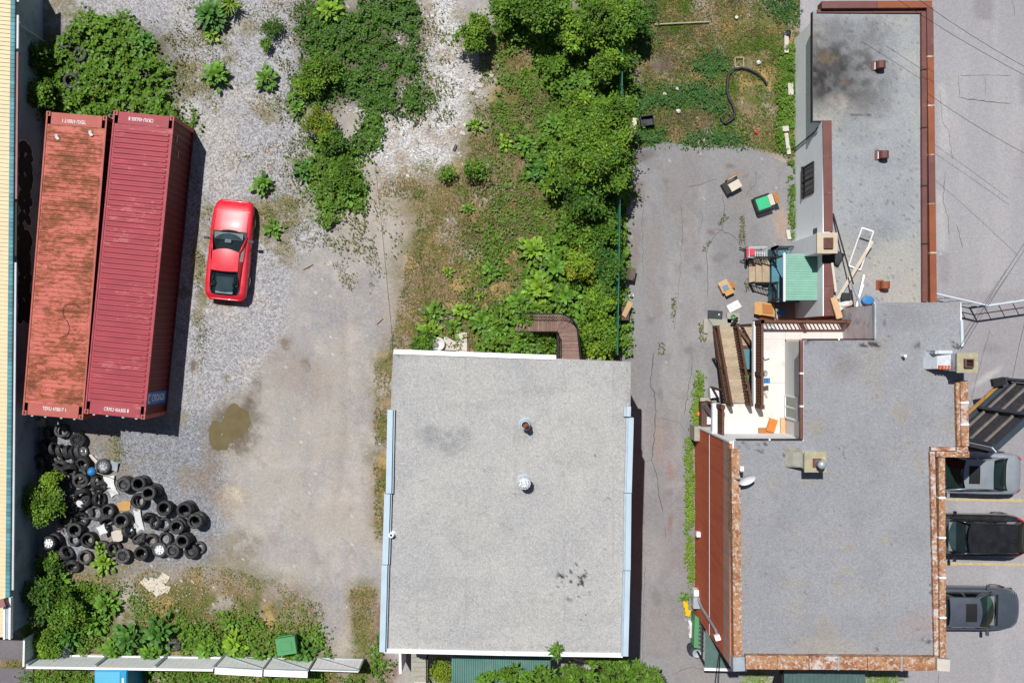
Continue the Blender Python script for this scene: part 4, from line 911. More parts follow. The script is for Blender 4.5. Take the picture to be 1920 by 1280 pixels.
# awnings along the south front
t = thing('corner_awning', 'dark green awning roof with white edge at the brick building corner', 'awning', P(1345, 1225, 2.8))
part('cover', 'dark_green_roof', t, lambda b: b.hexa([P(1323, 1180, 2.7), P(1400, 1200, 2.75), P(1400, 1252, 2.65), P(1321, 1250, 2.6)], [P(1323, 1180, 2.76), P(1400, 1200, 2.81), P(1400, 1252, 2.71), P(1321, 1250, 2.66)])); part('edge_strip', 'white_paint', t, lambda b: b.beam(P(1320, 1253, 2.62), P(1400, 1255, 2.62), .1, .14)); part('post', 'dark_iron', t, lambda b: b.tube([Vector((P(1324, 1248, 2.6).x, P(1324, 1248, 2.6).y, 0)), P(1324, 1248, 2.6)], .04, 6))
t = thing('shop_awning', 'long dark green seamed awning on the south front of the brick building', 'awning', P(1545, 1270, 2.9))
for i in range(19):
    x0 = 1470+i*8
    part('awning_panel', 'dark_green_roof', t, lambda b: b.hexa([P(x0, 1240, 3.4), P(x0+7.7, 1240, 3.4), P(x0+7.7, 1330, 2.7), P(x0, 1330, 2.7)], [P(x0, 1240, 3.44), P(x0+7.7, 1240, 3.44), P(x0+7.7, 1330, 2.74), P(x0, 1330, 2.74)]))
part('awning_bracket', 'black_trim', t, lambda b: b.beam(P(1468, 1250, 3.0), P(1440, 1330, 2.0), .12, .12))
# ---------------------------------------------------------------- wooden decks and stairs in the light well
ZD = 3.8
dk = thing('upper_deck', 'white upstairs deck with dark turned railings in the corner of the brick building', 'deck', P(1445, 720, 0))
def dx(px): return P(px, 0, ZD).x
def dy(py): return P(0, py, ZD).y
for (x0, x1, y0, y1) in ((1414.5, 1474, 636, 717), (1414.5, 1474, 717.4, 820), (1414.5, 1472.7, 603, 635.7), (1473, 1500, 603, 635.7), (1500.3, 1540, 603, 635.7), (1540.3, 1581, 603, 635.7)):
    part('deck_board', 'white_deck', dk, lambda b: b.box(dx(x0), min(dx(x1), 10.618 if y0 > 630 else 99), dy(y1), dy(y0), ZD-.08, ZD))
part('fascia', 'white_paint', dk, lambda b: b.box(dx(1413), dx(1414.4), dy(820), dy(602), ZD-.3, ZD+.03)); part('fascia', 'brown_wood', dk, lambda b: b.box(dx(1414.5), dx(1600), dy(602.9), dy(600), ZD-.3, ZD+.02))
part('joists', 'brown_wood', dk, lambda b: [b.box(dx(1416), 10.6, dy(810-i*28), dy(807-i*28), ZD-.28, ZD-.081) for i in range(8)])
for x, y in ((1416, 606), (1416, 700), (1416, 815), (1500, 604), (1560, 604)): part('deck_post', 'brown_wood', dk, lambda b: b.box(dx(x), dx(x)+.1, dy(y)-.1, dy(y), 0, ZD-.301))
railing(dk, [Vector((dx(1418), dy(604), ZD)), Vector((dx(1418), dy(700), ZD)), Vector((dx(1418), dy(760), ZD))], .95, 'brown_wood', .10, .09, .045, True)
railing(dk, [Vector((dx(1418), dy(603.5), ZD)), Vector((dx(1500), dy(603.5), ZD)), Vector((dx(1575), dy(603.5), ZD))], .95, 'brown_wood', .15, .08, .06)
ld = thing('stair_landing', 'square white landing at the head of the wooden stair with a turned railing', 'landing', P(1380, 790, 0))
part('floor', 'white_deck', ld, lambda b: b.box(dx(1351), dx(1412.6), dy(820), dy(757), ZD-.08, ZD)); part('fascia', 'white_paint', ld, lambda b: b.box(dx(1336), dx(1350.6), dy(820), dy(756), ZD-.3, ZD+.02))
railing(ld, [Vector((dx(1346), dy(818), ZD)), Vector((dx(1346), dy(760), ZD))], .95, 'brown_wood', .10, .09, .045, True)
part('board', 'cardboard', ld, lambda b: b.box(dx(1353), dx(1375), dy(819), dy(814), ZD+.004, ZD+.03))
for x, y in ((1352, 760), (1408, 760), (1352, 815)): part('deck_post', 'brown_wood', ld, lambda b: b.box(dx(x), dx(x)+.1, dy(y)-.1, dy(y), 0, ZD-.301))
ws = thing('wooden_stair', 'steep tan wooden stair with brown railings climbing from the driveway to the white landing', 'stair', P(1360, 680, 0))
NS = 24
A0, B0, A1, B1 = P(1341, 613, .1), P(1373, 613, .1), P(1365.5, 756, ZD-.02), P(1396, 756, ZD-.02)
for i in range(NS):
    a, b_ = A0.lerp(A1, (i)/NS), B0.lerp(B1, (i)/NS); a2, b2 = A0.lerp(A1, (i+1)/NS), B0.lerp(B1, (i+1)/NS)
    z = a2.z-.01; b = MB()
    q = [Vector((a.x, a.y+.02, z)), Vector((b_.x, b_.y+.02, z)), Vector((b2.x, b2.y+.012, z)), Vector((a2.x, a2.y+.012, z))]
    b.hexa([p-Vector((0, 0, .04)) for p in q], q); b.build('tread', 'tan_plank', ws)
for S0, S1, sg in ((A0, A1, -1), (B0, B1, 1)):
    off = Vector((sg*.06, 0, 0))
    part('stringer', 'brown_wood', ws, lambda b: b.beam(S0+off-Vector((0, 0, .08)), S1+off-Vector((0, 0, .08)), .06, .26))
    part('handrail', 'brown_wood', ws, lambda b: b.beam(S0+off+Vector((0, 0, .9)), S1+off+Vector((0, 0, .9)), .09, .06)); part('lower_rail', 'brown_wood', ws, lambda b: b.beam(S0+off*1.6+Vector((0, 0, .25)), S1+off*1.6+Vector((0, 0, .25)), .05, .05))
    b = MB()
    for i in range(26):
        p = S0.lerp(S1, i/25)+off; b.tube([p, p+Vector((0, 0, .3)), p+Vector((0, 0, .45)), p+Vector((0, 0, .9))], [.02, .035, .018, .03], 5)
    b.build('balusters', 'brown_wood', ws)
    for u in (0, .55, 1): part('post', 'brown_wood', ws, lambda b: b.obox(S0.lerp(S1, u)+off+Vector((0, 0, .42)), (.11, .11, 1.1)))
for u in (.45, .85):
    for S0, S1 in ((A0, A1), (B0, B1)):
        p = S0.lerp(S1, u); part('support', 'brown_wood', ws, lambda b: b.tube([Vector((p.x, p.y, 0)), p-Vector((0, 0, .1))], .06, 4))
lp = thing('lower_platform', 'low tan plank platform between the wooden stair and the white deck', 'platform', P(1400, 630, 0))
for i in range(6): part('plank', 'tan_plank', lp, lambda b: pbox(b, [(1386, 613+i*6), (1411, 613+i*6), (1411, 618.6+i*6), (1386, 618.6+i*6)], 1.1, 1.16))
part('brace', 'brown_wood', lp, lambda b: b.beam(P(1386, 618, 1.3), P(1412, 652, 1.6), .1, .1)); part('end_beam', 'brown_wood', lp, lambda b: b.beam(P(1384, 650, 1.1), P(1413, 650, 1.1), .12, .14))
for x, y in ((1387, 614), (1410, 614), (1387, 646), (1410, 646)): part('leg', 'brown_wood', lp, lambda b: b.tube([Vector((P(x, y, 1).x, P(x, y, 1).y, 0)), P(x, y, 1.1)], .05, 4))
t = thing('green_tank', 'sea-green metal oil tank standing under the deck between stair and wall', 'tank', P(1400, 675, 0))
part('body', 'porch_blue', t, lambda b: pbox(b, [(1393, 654), (1408, 654), (1408, 692), (1393, 692)], .1, 1.2)); part('base', 'plastic_green', t, lambda b: pbox(b, [(1394, 693), (1408, 693), (1408, 720), (1394, 720)], .1, .6))
t = thing('brown_shed', 'low brown plank lean-to below the landing beside the brick wall', 'shed', P(1328, 790, 0))
for i in range(6): part('plank', 'brown_panel', t, lambda b: pbox(b, [(1315.5+i*3.8, 754), (1319.0+i*3.8, 754), (1319.0+i*3.8, 812), (1315.5+i*3.8, 808)], .9, .96))
part('frame', 'brown_wood', t, lambda b: pbox(b, [(1316, 755), (1337, 755), (1337, 806), (1316, 804)], 0, .89)); part('beam', 'black_trim', t, lambda b: b.beam(P(1319, 760, 1.05), P(1334, 780, 1.3), .12, .1)); part('white_lid', 'paper_white', t, lambda b: b.box(P(1325, 0, 1).x, P(1333, 0, 1).x, P(0, 795, 1).y, P(0, 781, 1).y, .965, 1.1))
t = thing('white_bucket_chair', 'white plastic chair standing on its own beside the foot of the wooden stair', 'chair', P(1337, 736, 0))
c = P(1338, 736, .4); part('seat', 'paper_white', t, lambda b: b.obox(c, (.42, .42, .06), .1)); part('backrest', 'paper_white', t, lambda b: b.obox(c+Vector((-.2, 0, .22)), (.05, .42, .42), .1))
for a in (-.17, .17):
    for e in (-.17, .17): part('leg', 'paper_white', t, lambda b: b.obox(c+Vector((a, e, -.22)), (.05, .05, .4)))
t = thing('side_slab', 'broken concrete step block by the lean-to at the wall', 'concrete block', P(1325, 750, 0)); part('block', 'concrete', t, lambda b: pbox(b, [(1313, 745), (1332, 745), (1334, 752), (1313, 752)], 0, .5))
# things on deck
t = thing('deck_chair', 'orange folding lounge cushion lying on the white deck', 'cushion', P(1447, 798, ZD)); c = P(1447, 797, ZD+.15)
part('pad', 'orange_plastic', t, lambda b: b.obox(c, (.32, .5, .12), -.28, .1)); part('lower_pad', 'cardboard_dark', t, lambda b: b.obox(P(1434, 810, ZD+.05), (.5, .35, .08), .02))
t = thing('timber_plank', 'short tan timber plank leaning at the siding on the white deck', 'plank', P(1466, 800, ZD)); part('board', 'plywood', t, lambda b: b.box(dx(1462), dx(1470), dy(819), dy(783), ZD+.002, ZD+.12)); part('stain', 'cardboard', t, lambda b: b.box(dx(1470.2), dx(1473.5), dy(819), dy(783), ZD+.002, ZD+.06))
for i, (x, y, sx, sy, mt, lab, nm) in enumerate(((1436, 667, .2, .22, 'paper_white', 'small white box on the white deck beside the railing', 'box'), (1434, 699, .1, .1, 'galvanised', 'tiny grey bowl on the white deck by the railing', 'bowl'), (1428, 712, .14, .14, 'blue_plastic', 'light blue cloth hung on the deck railing', 'cloth'), (1434, 740, .2, .22, 'pale_card', 'crumpled pale paper on the deck near the stair head', 'paper'), (1440, 613, .5, .14, 'cart_wire', 'white wire rack lying under the deck railing', 'rack'))):
    o = MB(); c = P(x, y, ZD+.08)
    if nm == 'rack':
        for k in range(6): o.tube([c+Vector((-.3+k*.1, -.08, 0)), c+Vector((-.3+k*.1, .1, 0))], .01, 4)
        o.tube([c+Vector((-.32, -.08, 0)), c+Vector((.25, -.08, 0))], .012, 4); o.tube([c+Vector((-.32, .1, 0)), c+Vector((.25, .1, 0))], .012, 4)
    elif nm == 'bowl': o.lathe([(.04, -.07), (.1, 0), (.11, .01), (.03, -.05), (.001, -.05)], 12, c)
    elif nm == 'cloth': o.grid(lambda u, v: c+Vector(((u-.5)*.22, (v-.5)*.2, .86+.05*math.sin(u*7)-.1*abs(u-.5))), 6, 5)
    elif nm == 'paper': o.grid(lambda u, v: c+Vector(((u-.5)*.25, (v-.5)*.2, -.05+.06*math.sin(u*9+v*4))), 6, 6)
    else: o.obox(c, (sx, sy, .14), .3); o.obox(c+Vector((0, 0, .075)), (sx*1.05, sy*1.05, .02), .3)
    tag(o.build('deck_'+nm, mt), lab, nm)

# ---------------------------------------------------------------- warehouse along the left edge
hw = thing('warehouse', 'long warehouse with cream ribbed metal roof, turquoise eaves and graffiti on its shaded wall', 'building', P(30, 600, 0))
ZE = 2.7
e0, e1 = P(29, -60, ZE), P(18, 1194, ZE)     # eaves line
def eave(u): return e0.lerp(e1, u)
wl = [(e0.x-.12, e0.y), (e1.x-.12, e1.y+.06)]
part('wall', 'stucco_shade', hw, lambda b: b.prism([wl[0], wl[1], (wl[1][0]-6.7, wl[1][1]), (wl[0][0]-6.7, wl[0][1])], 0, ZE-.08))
nrib = 160; L_ = (e1-e0).length
b = MB(); slope = .10
for i in range(nrib):
    p, q = eave(i/nrib), eave((i+.82)/nrib); r_ = eave((i+1)/nrib)
    for (s_, t_, h_) in ((p, q, .05), (q, r_, .012)):
        b.hexa([(s_.x-.16, s_.y, ZE), (t_.x-.16, t_.y, ZE), (t_.x-7, t_.y+.5, ZE+7*slope), (s_.x-7, s_.y+.5, ZE+7*slope)], [(s_.x-.16, s_.y, ZE+h_), (t_.x-.16, t_.y, ZE+h_), (t_.x-7, t_.y+.5, ZE+7*slope+h_), (s_.x-7, s_.y+.5, ZE+7*slope+h_)])
b.build('roof', 'cream_roof', hw)
tm = MB(); tm.box(-.155, .0, -L_/nrib*.46, L_/nrib*.46, 0, .055); tm.box(-.01, .02, -L_/nrib*.44, L_/nrib*.44, -.1, .045); tmesh = tm.mesh('eaves_tile', 'turquoise')
ang = math.atan2(e1.x-e0.x, -(e1.y-e0.y))
for i in range(nrib):
    p = eave((i+.5)/nrib); o = link('eaves_tile', tmesh, hw); o.location = Vector((p.x, p.y, ZE+.002*(i % 3)))-ORG[hw]; o.rotation_euler.z = ang
for u0, u1, mt in ((0, .05, 'gutter_white'), (.07, .12, 'gutter_white'), (.125, .345, 'gutter_brown'), (.35, .43, 'black_trim'), (.44, .93, 'gutter_white')):
    p, q = eave(u0), eave(u1); part('gutter', mt, hw, lambda b: b.beam(p+Vector((.07, 0, -.1)), q+Vector((.07, 0, -.1)), .09, .09))
p, q = eave(.94), eave(1.0)
part('gable_trim', 'white_paint', hw, lambda b: b.beam(p+Vector((.06, 0, .03)), q+Vector((.06, -.05, .03)), .07, .22)); part('gable_trim', 'white_paint', hw, lambda b: b.beam(p+Vector((-.16, 0, .08)), q+Vector((-.16, -.05, .08)), .07, .1)); part('gable_flashing', 'galvanised', hw, lambda b: b.beam(p+Vector((-.05, 0, .03)), q+Vector((-.05, -.04, .03)), .13, .1))
part('end_box', 'gutter_brown', hw, lambda b: b.obox(P(4, 1130, 3), (.35, .3, .3), .3)); part('downpipe', 'gutter_white', hw, lambda b: b.tube([eave(.08)+Vector((.1, 0, -.1)), eave(.082)+Vector((.02, 0, -.4)), Vector((eave(.082).x, eave(.082).y, .1))], .04, 6))
# graffiti: flat bubble shapes on the wall
rg = random.Random(12); ink = MB(); ol = MB()
def wallpt(py, z, off):
    u = (e0.y-P(0, py, ZE).y)/(e0.y-e1.y); q = eave(u); return Vector((q.x-.12+off, q.y, z))
y = 268
while y < 600:
    for zz in (1.25, 1.75):
        if 405 < y < 425: continue
        c0 = wallpt(y+rg.uniform(-4, 4), zz+rg.uniform(-.1, .1), 0); rz, ry = rg.uniform(.26, .42), rg.uniform(.2, .36)
        for bb, k, off in ((ol, 1.13, .006), (ink, 1.0, .010+rg.uniform(0, .003))):
            vs = []
            for i in range(16):
                a = 2*math.pi*i/16; kk = k*(1+.18*math.sin(2*a+zz*7+y)); vs.append(c0+Vector((off, math.cos(a)*ry*kk, math.sin(a)*rz*kk)))
            bb.add(vs, [tuple(range(16))])
    y += rg.uniform(12, 19)
ol.build('graffiti_outline', 'white_ink', hw); ink.build('graffiti_fill', 'black_ink', hw)

# ---------------------------------------------------------------- shipping containers
def container(label, center_px, rot, roofmat, ribs, rib_h, txt, name='shipping_container'):
    L, W, HH = 12.19, 2.44, 2.59
    c = P(*center_px, HH); t = thing(name, label, 'container', (c.x, c.y, 0.02), math.radians(rot))
    l, w_ = L/2, W/2; loc = dict(parent=t, local=True)
    # corrugated long sides and front
    def corr(p0, p1, nrm, n):
        b = MB(); p0, p1 = Vector(p0), Vector(p1); pts = []
        for i in range(n):
            for u, d in ((0, 0), (.28, 0), (.5, .036), (.78, .036)):
                pts.append(p0.lerp(p1, (i+u)/n)-Vector(nrm)*d)
        pts.append(p1)
        vs = [q+Vector((0, 0, .16)) for q in pts]+[q+Vector((0, 0, HH-.06)) for q in pts]; k = len(pts)
        b.add(vs, [(i, i+1, k+i+1, k+i) for i in range(k-1)]); return b
    corr((w_-.03, -l+.15, 0), (w_-.03, l-.15, 0), (1, 0, 0), 42).build('side_panel', 'container_side', **loc)
    corr((-w_+.03, l-.15, 0), (-w_+.03, -l+.15, 0), (-1, 0, 0), 42).build('side_panel', 'container_side', **loc)
    corr((w_-.15, l-.03, 0), (-w_+.15, l-.03, 0), (0, 1, 0), 8).build('end_panel', 'container_side', **loc)
    # roof sheet with pressed ribs
    b = MB(); z = HH-.045; b.box(-w_+.06, w_-.06, -l+.5, l-.5, z-.02, z)
    pitch = (L-1.25)/ribs
    for i in range(ribs):
        y0 = -l+.6+i*pitch; x0 = w_-.12
        b.hexa([(-x0, y0, z), (x0, y0, z), (x0, y0+pitch*.72, z), (-x0, y0+pitch*.72, z)], [(-x0+.05, y0+pitch*.2, z+rib_h), (x0-.05, y0+pitch*.2, z+rib_h), (x0-.05, y0+pitch*.52, z+rib_h), (-x0+.05, y0+pitch*.52, z+rib_h)])
    b.build('roof_panel', roofmat, **loc)
    for s in (-1, 1):
        b = MB(); b.box(-w_+.2, w_-.2, min(s*(l-.5), s*(l-.02)), max(s*(l-.5), s*(l-.02)), HH-.06, HH-.02); b.build('header_plate', roofmat if roofmat == 'container_right' else 'container_frame', **loc)
        b = MB(); b.box(min(s*(w_-.06), s*w_), max(s*(w_-.06), s*w_), -l+.16, l-.16, HH-.08, HH-.012); b.build('top_rail', 'container_frame' if roofmat == 'container_left' else 'container_right', **loc)
        b = MB(); b.box(min(s*(w_-.07), s*w_), max(s*(w_-.07), s*w_), -l+.16, l-.16, .0, .16); b.build('bottom_rail', 'container_side', **loc)
        for e in (-1, 1):
            b = MB(); b.box(min(s*(w_-.15), s*w_), max(s*(w_-.15), s*w_), min(e*(l-.16), e*l), max(e*(l-.16), e*l), .12, HH-.13); b.build('corner_post', 'container_frame', **loc)
            for z0 in (0, HH-.12):
                b = MB(); x0, x1 = sorted((s*(w_-.17), s*(w_+.004))); y0, y1 = sorted((e*(l-.18), e*(l+.004)))
                b.box(x0, x1, y0, y1, z0, z0+.12); o = b.build('corner_casting', 'container_frame', **loc)
                if z0:
                    b = MB(); xm, ym = (x0+x1)/2, (y0+y1)/2; b.box(xm-.032, xm+.032, ym-.06, ym+.06, z0+.1, z0+.1225); b.build('casting_hole', 'black_ink', **loc)
    b = MB(); b.box(-w_+.15, w_-.15, l-.14, l-.01, 0, .17); b.box(-w_+.15, w_-.15, -l+.01, -l+.14, 0, .14); b.build('end_sill', 'container_side', **loc)
    for s in (-1, 1):
        b = MB(); b.box(min(s*.01, s*(w_-.16)), max(s*.01, s*(w_-.16)), -l+.04, -l+.09, .15, HH-.13); b.build('door', 'container_side', **loc)
        for k in (.32, .85):
            b = MB(); b.tube([(s*k, -l-.0, .12), (s*k, -l-.0, HH-.1)], .022, 6); b.obox((s*k, -l-.01, HH-.1), (.09, .06, .06)); b.build('lock_rod', 'galvanised', **loc)
    for e, body in ((1, txt), (-1, txt)):
        me = text_mesh(body, .20, 'white_ink'); o = link('lettering', me, t); o.location = (-.1 if e > 0 else .05, e*(l-.26 if roofmat == 'container_right' else l-.32), HH-.017); o.scale = (.74, 1, 1)
        if e > 0: o.rotation_euler.z = math.pi
    return t, l, w_, HH
ct, l_, w_, HH_ = container('brick-red shipping container with even ribbed roof, nearer the red car', (242.5, 496.5), -5.6, 'container_right', 52, .045, 'CRXU 456305 8')
# vertical trade name on the side
b = MB(); b.box(w_-.028, w_-.018, -l_+.55, -l_+1.05, .25, 2.45); b.build('name_panel', 'logo_blue', ct, local=True)
me = text_mesh('CRONOS', .40, 'white_ink'); o = link('lettering', me, ct); o.rotation_euler = Euler((0, math.pi/2, 0)); o.rotation_euler = Matrix(((0, 0, 1), (0, 1, 0), (-1, 0, 0))).to_euler(); o.location = (w_-.014, -l_+.8, 1.2); o.scale = (.9, 1, 1)
b = MB()
for i in range(14):
    a0, a1 = math.radians(60+i*17), math.radians(60+(i+1)*17); f_ = lambda a, r: (w_-.015, -l_+.8+math.sin(a)*r*1.0, 2.22+math.cos(a)*-r*.9)
    b.add([f_(a0, .12), f_(a0, .19), f_(a1, .19), f_(a1, .12)], [(0, 1, 2, 3)])
b.build('emblem', 'white_ink', ct, local=True)
b = MB()
for k, (y0, y1, z0) in enumerate(((l_-.9, l_-.6, 1.9), (l_-1.5, l_-1.2, 1.6))):
    for j in range(5): b.box(w_-.028, w_-.02, y0+j*.06, y0+j*.06+.035, z0, z0+.06)
b.build('side_marking', 'white_ink', ct, local=True)
cl, l2, w2, HH2 = container('heavily rusted salmon-red shipping container next to the warehouse wall', (121.5, 497.5), -4.6, 'container_left', 60, .022, 'TEXU 478017 1')
def onroof(u, v, z=HH2-.02):     # local on left container
    return (u, v, z)
tp = random.Random(4)
b = MB(); b.tube([P(x, y, 2.63) for x, y in ((150, 578), (142, 570), (130, 569), (120, 574), (117, 585), (119, 594), (126, 603), (130, 612), (129, 622), (122, 630), (115, 631))], .009, 5); tag(b.build('loose_cable', 'black_trim'), 'black cable curled in an S on the rusty container roof', 'cable')
for i, (x, y, lab) in enumerate(((170, 250, 'small white rag on the rusty container roof near its top right corner'), (107, 257, 'grey-white bird dropping splash of paint scrap on the rusty container roof'))):
    b = MB(); c = P(x, y, 2.62); b.grid(lambda u, v: c+Euler((0, 0, .5)).to_matrix() @ Vector(((u-.5)*.13*(1 if i == 0 else .9), (v-.5)*.26*(1-.4*abs(u-.5)), .02+.03*math.sin(u*6+v*5))), 5, 6)
    tag(b.build('rag' if i == 0 else 'paint_scrap', 'bag_white'), lab if i == 0 else 'torn pale scrap on the rusty container roof near its top left corner', 'rag' if i == 0 else 'scrap')
# ---------------------------------------------------------------- cars
def make_wheel_mesh(kind):
    pass
def car(name, label, loc, rz, sp, paint, glass='car_glass', seat='interior_light', group=None):
    """x forward, y left; sp: stations (x, half width, sill z, shoulder z, centre z) and the cabin"""
    t = thing(name, label, 'car', loc, rz, group); K = dict(parent=t, local=True)
    stn = np.array(sp['st'], float); xs = np.linspace(stn[0, 0], stn[-1, 0], 46)
    def hermite(col):
        x, y = stn[:, 0], stn[:, col]; m = np.gradient(y, x); out = []
        for q in xs:
            i = min(max(np.searchsorted(x, q)-1, 0), len(x)-2); h = x[i+1]-x[i]; s = (q-x[i])/h
            out.append((2*s**3-3*s**2+1)*y[i]+(s**3-2*s**2+s)*h*m[i]+(-2*s**3+3*s**2)*y[i+1]+(s**3-s**2)*h*m[i+1])
        return np.array(out)
    hw, zs, zh, zc = [hermite(i) for i in (1, 2, 3, 4)]
    prof = lambda w_, a, b_, c: [(w_*.88, a), (w_*.975, a+.1), (w_, a+(b_-a)*.45), (w_*.99, b_-(b_-a)*.25), (w_*.965, b_-.03), (w_*.9, b_+.005), (w_*.74, b_+(c-b_)*.5), (w_*.42, b_+(c-b_)*.9), (0, c)]
    vs = []
    for i in range(len(xs)):
        p = prof(hw[i], zs[i], zh[i], zc[i]); full = [(-y, z) for y, z in p]+[(y, z) for y, z in reversed(p[:-1])]
        vs += [(xs[i], y, z) for y, z in full]
    k = 17; fs = [(i*k+j, i*k+j+1, (i+1)*k+j+1, (i+1)*k+j) for i in range(len(xs)-1) for j in range(k-1)]
    fs += [tuple(range(k)), tuple(reversed(range((len(xs)-1)*k, len(xs)*k)))]
    b = MB(); b.add(vs, fs); b.build('body', paint, smooth=True, **K)
    b = MB(); b.box(stn[0, 0]+.15, stn[-1, 0]-.15, -hw.max()*.86, hw.max()*.86, .16, .3); b.build('underbody', 'black_trim', **K)
    def bz(x, y):
        i = int(np.clip(np.searchsorted(xs, x), 0, len(xs)-1)); p = prof(hw[i], zs[i], zh[i], zc[i])[4:]
        return float(np.interp(abs(y), [q[0] for q in reversed(p)], [q[1] for q in reversed(p)]))
    g = sp['cab']; xb, wb, xt, wt, xrt, rt, xrb, rb, zr = [g[q] for q in ('xb', 'wb', 'xt', 'wt', 'xrt', 'rt', 'xrb', 'rb', 'zr')]
    cf, cr = g.get('cf', .22), g.get('cr', .1); zrr = g.get('zrr', zr-.03)
    fb = lambda u: Vector((xb-cf*u*u, u*wb, bz(xb-cf*u*u, u*wb)+.004)); ft = lambda u: Vector((xt-cf*.55*u*u, u*wt, zr-.035*u*u))
    rtp = lambda u: Vector((xrt+cr*.4*u*u, u*rt, zrr-.035*u*u)); rbp = lambda u: Vector((xrb+cr*u*u*u*u, u*rb, bz(xrb, u*rb)+.004))
    def patch(nm, mt, A, B, u0, u1, v0, v1, bulge=.02, off=0.0, nu=10, nv=8, smooth=True):
        def f(i, j):
            u, v = u0+(u1-u0)*i, v0+(v1-v0)*j; p = A(u).lerp(B(u), v); n = (B(0)-A(0)).cross(Vector((0, 1, 0))); n.normalize()
            if n.z < 0: n = -n
            return p+n*(bulge*(1-u*u)*4*v*(1-v)+off)
        b = MB(); b.grid(f, nu, nv); return b.build(nm, mt, smooth=smooth, **K)
    patch('roof', paint, ft, rtp, -1, 1, -.02, 1.02, .02, .012)
    patch('windscreen_seal', 'black_trim', fb, ft, -1, 1, -.03, .06, .0, .002); patch('windscreen', glass, fb, ft, -.95, .95, .03, .97, .03, .006)
    patch('rear_window_seal', 'black_trim', rtp, rbp, -.97, -.87, 0, 1, .0, .005, 2); patch('rear_window_seal', 'black_trim', rtp, rbp, .87, .97, 0, 1, .0, .005, 2); patch('rear_window_seal', 'black_trim', rtp, rbp, -.97, .97, .93, 1.0, .0, .005)
    patch('rear_window', glass, rtp, rbp, -.9, .9, .03, .96, .03, .008)
    for s in (-1, 1):
        A = lambda v: fb(s).lerp(rbp(s), v); B = lambda v: ft(s).lerp(rtp(s), v)
        def side(nm, mt, v0, v1, w0, w1, off):
            b = MB(); b.grid(lambda i, j: A(v0+(v1-v0)*i).lerp(B(v0+(v1-v0)*i), w0+(w1-w0)*j)+Vector((0, s*(off+.03*math.sin(math.pi*(w0+(w1-w0)*j))), 0)), 8, 5); b.build(nm, mt, smooth=True, **K)
        side('side_frame', paint, 0, 1, 0, 1, -.004)
        for v0, v1 in g['win']: side('side_window', 'dark_glass' if glass == 'dark_glass' else glass, v0, v1, .12, .9, .006); side('side_lining', 'interior', v0, v1, .12, .9, .001)
        b = MB(); b.tube([fb(s), fb(s).lerp(ft(s), .5)+Vector((0, 0, .01)), ft(s)], .034, 6); b.build('pillar', paint, smooth=True, **K)
        b = MB(); mx = fb(1).x-.18; my = s*(wb+.16); b.obox((mx, my+s*.04, bz(mx, wb*.98)+.06), (.11, .2, .11)); b.obox((mx, s*(wb+.02), bz(mx, wb*.98)+.02), (.05, .14, .04)); b.build('wing_mirror', g.get('mir', paint), **K)
    # interior
    b = MB(); b.grid(lambda u, v: Vector((xb-.05+(xrb-xb+.15)*u, (v-.5)*2*(wb+(rb-wb)*u)*.97, max(bz(xb+(xrb-xb)*u, (v-.5)*1.5*wb), bz(xb+(xrb-xb)*u, 0))+.012)), 14, 8); b.build('interior_floor', 'interior', **K)
    b = MB(); zd = bz(xb-.25, 0); b.obox((xb-.28, 0, zd+.05), (.3, wb*1.6, .07)); b.build('dashboard', seat, **K)
    for s in (-1, 1):
        b = MB(); xx = xt-.25; b.obox((xx, s*wb*.45, zd+.06), (.42, .44, .12)); b.obox((xx-.28, s*wb*.45, zd+.11), (.14, .42, .2)); b.obox((xx-.3, s*wb*.45, zd+.22), (.08, .22, .08)); b.build('seat', seat, **K)
    if g.get('bench'): b = MB(); b.obox((xrt+.22, 0, zd+.16), (.14, rt*1.7, .24)); b.build('rear_seat', seat, **K)
    if g.get('sunroof'):
        x0, x1 = g['sunroof']; b = MB(); b.grid(lambda u, v: Vector((x0+(x1-x0)*u, (v-.5)*wt*1.25, zr+.038-.03*((v-.5)*1.6)**2)), 6, 6); b.build('sunroof', 'black_trim', smooth=True, **K)
    # wheels, arches
    R = sp.get('R', .31)
    for x in sp['axles']:
        i = int(np.clip(np.searchsorted(xs, x), 0, len(xs)-1)); yy = hw[i]-.1
        for s in (-1, 1):
            b = MB(); m = Matrix.Rotation(math.pi/2, 3, 'X')
            bb = MB(); bb.lathe([(R-.1, -.1), (R-.03, -.105), (R, -.07), (R, .07), (R-.03, .105), (R-.1, .1)], 20)
            b.add([m @ Vector(p)+Vector((x, s*yy, R)) for p in bb.v], bb.f); o = b.build('wheel', 'rubber', smooth=False, **K)
            bb = MB(); bb.lathe([(R-.1, .085), (R*.5, .06), (.05, .085), (.001, .09)], 14); m2 = Matrix.Rotation(-s*math.pi/2, 3, 'X')
            b = MB(); b.add([m2 @ Vector(p)+Vector((x, s*yy, R)) for p in bb.v], bb.f); b2 = link('rim', b.mesh('rim', 'alloy'), o)
            b = MB(); b.add([(x+(R+.05)*math.cos(a), s*(hw[i]*.985+.004), R+(R+.05)*math.sin(a)) for a in np.linspace(0, math.pi, 14)], [tuple(range(14))]); b.build('wheel_arch', 'black_trim', **K)
    return t, bz, hw, xs, K
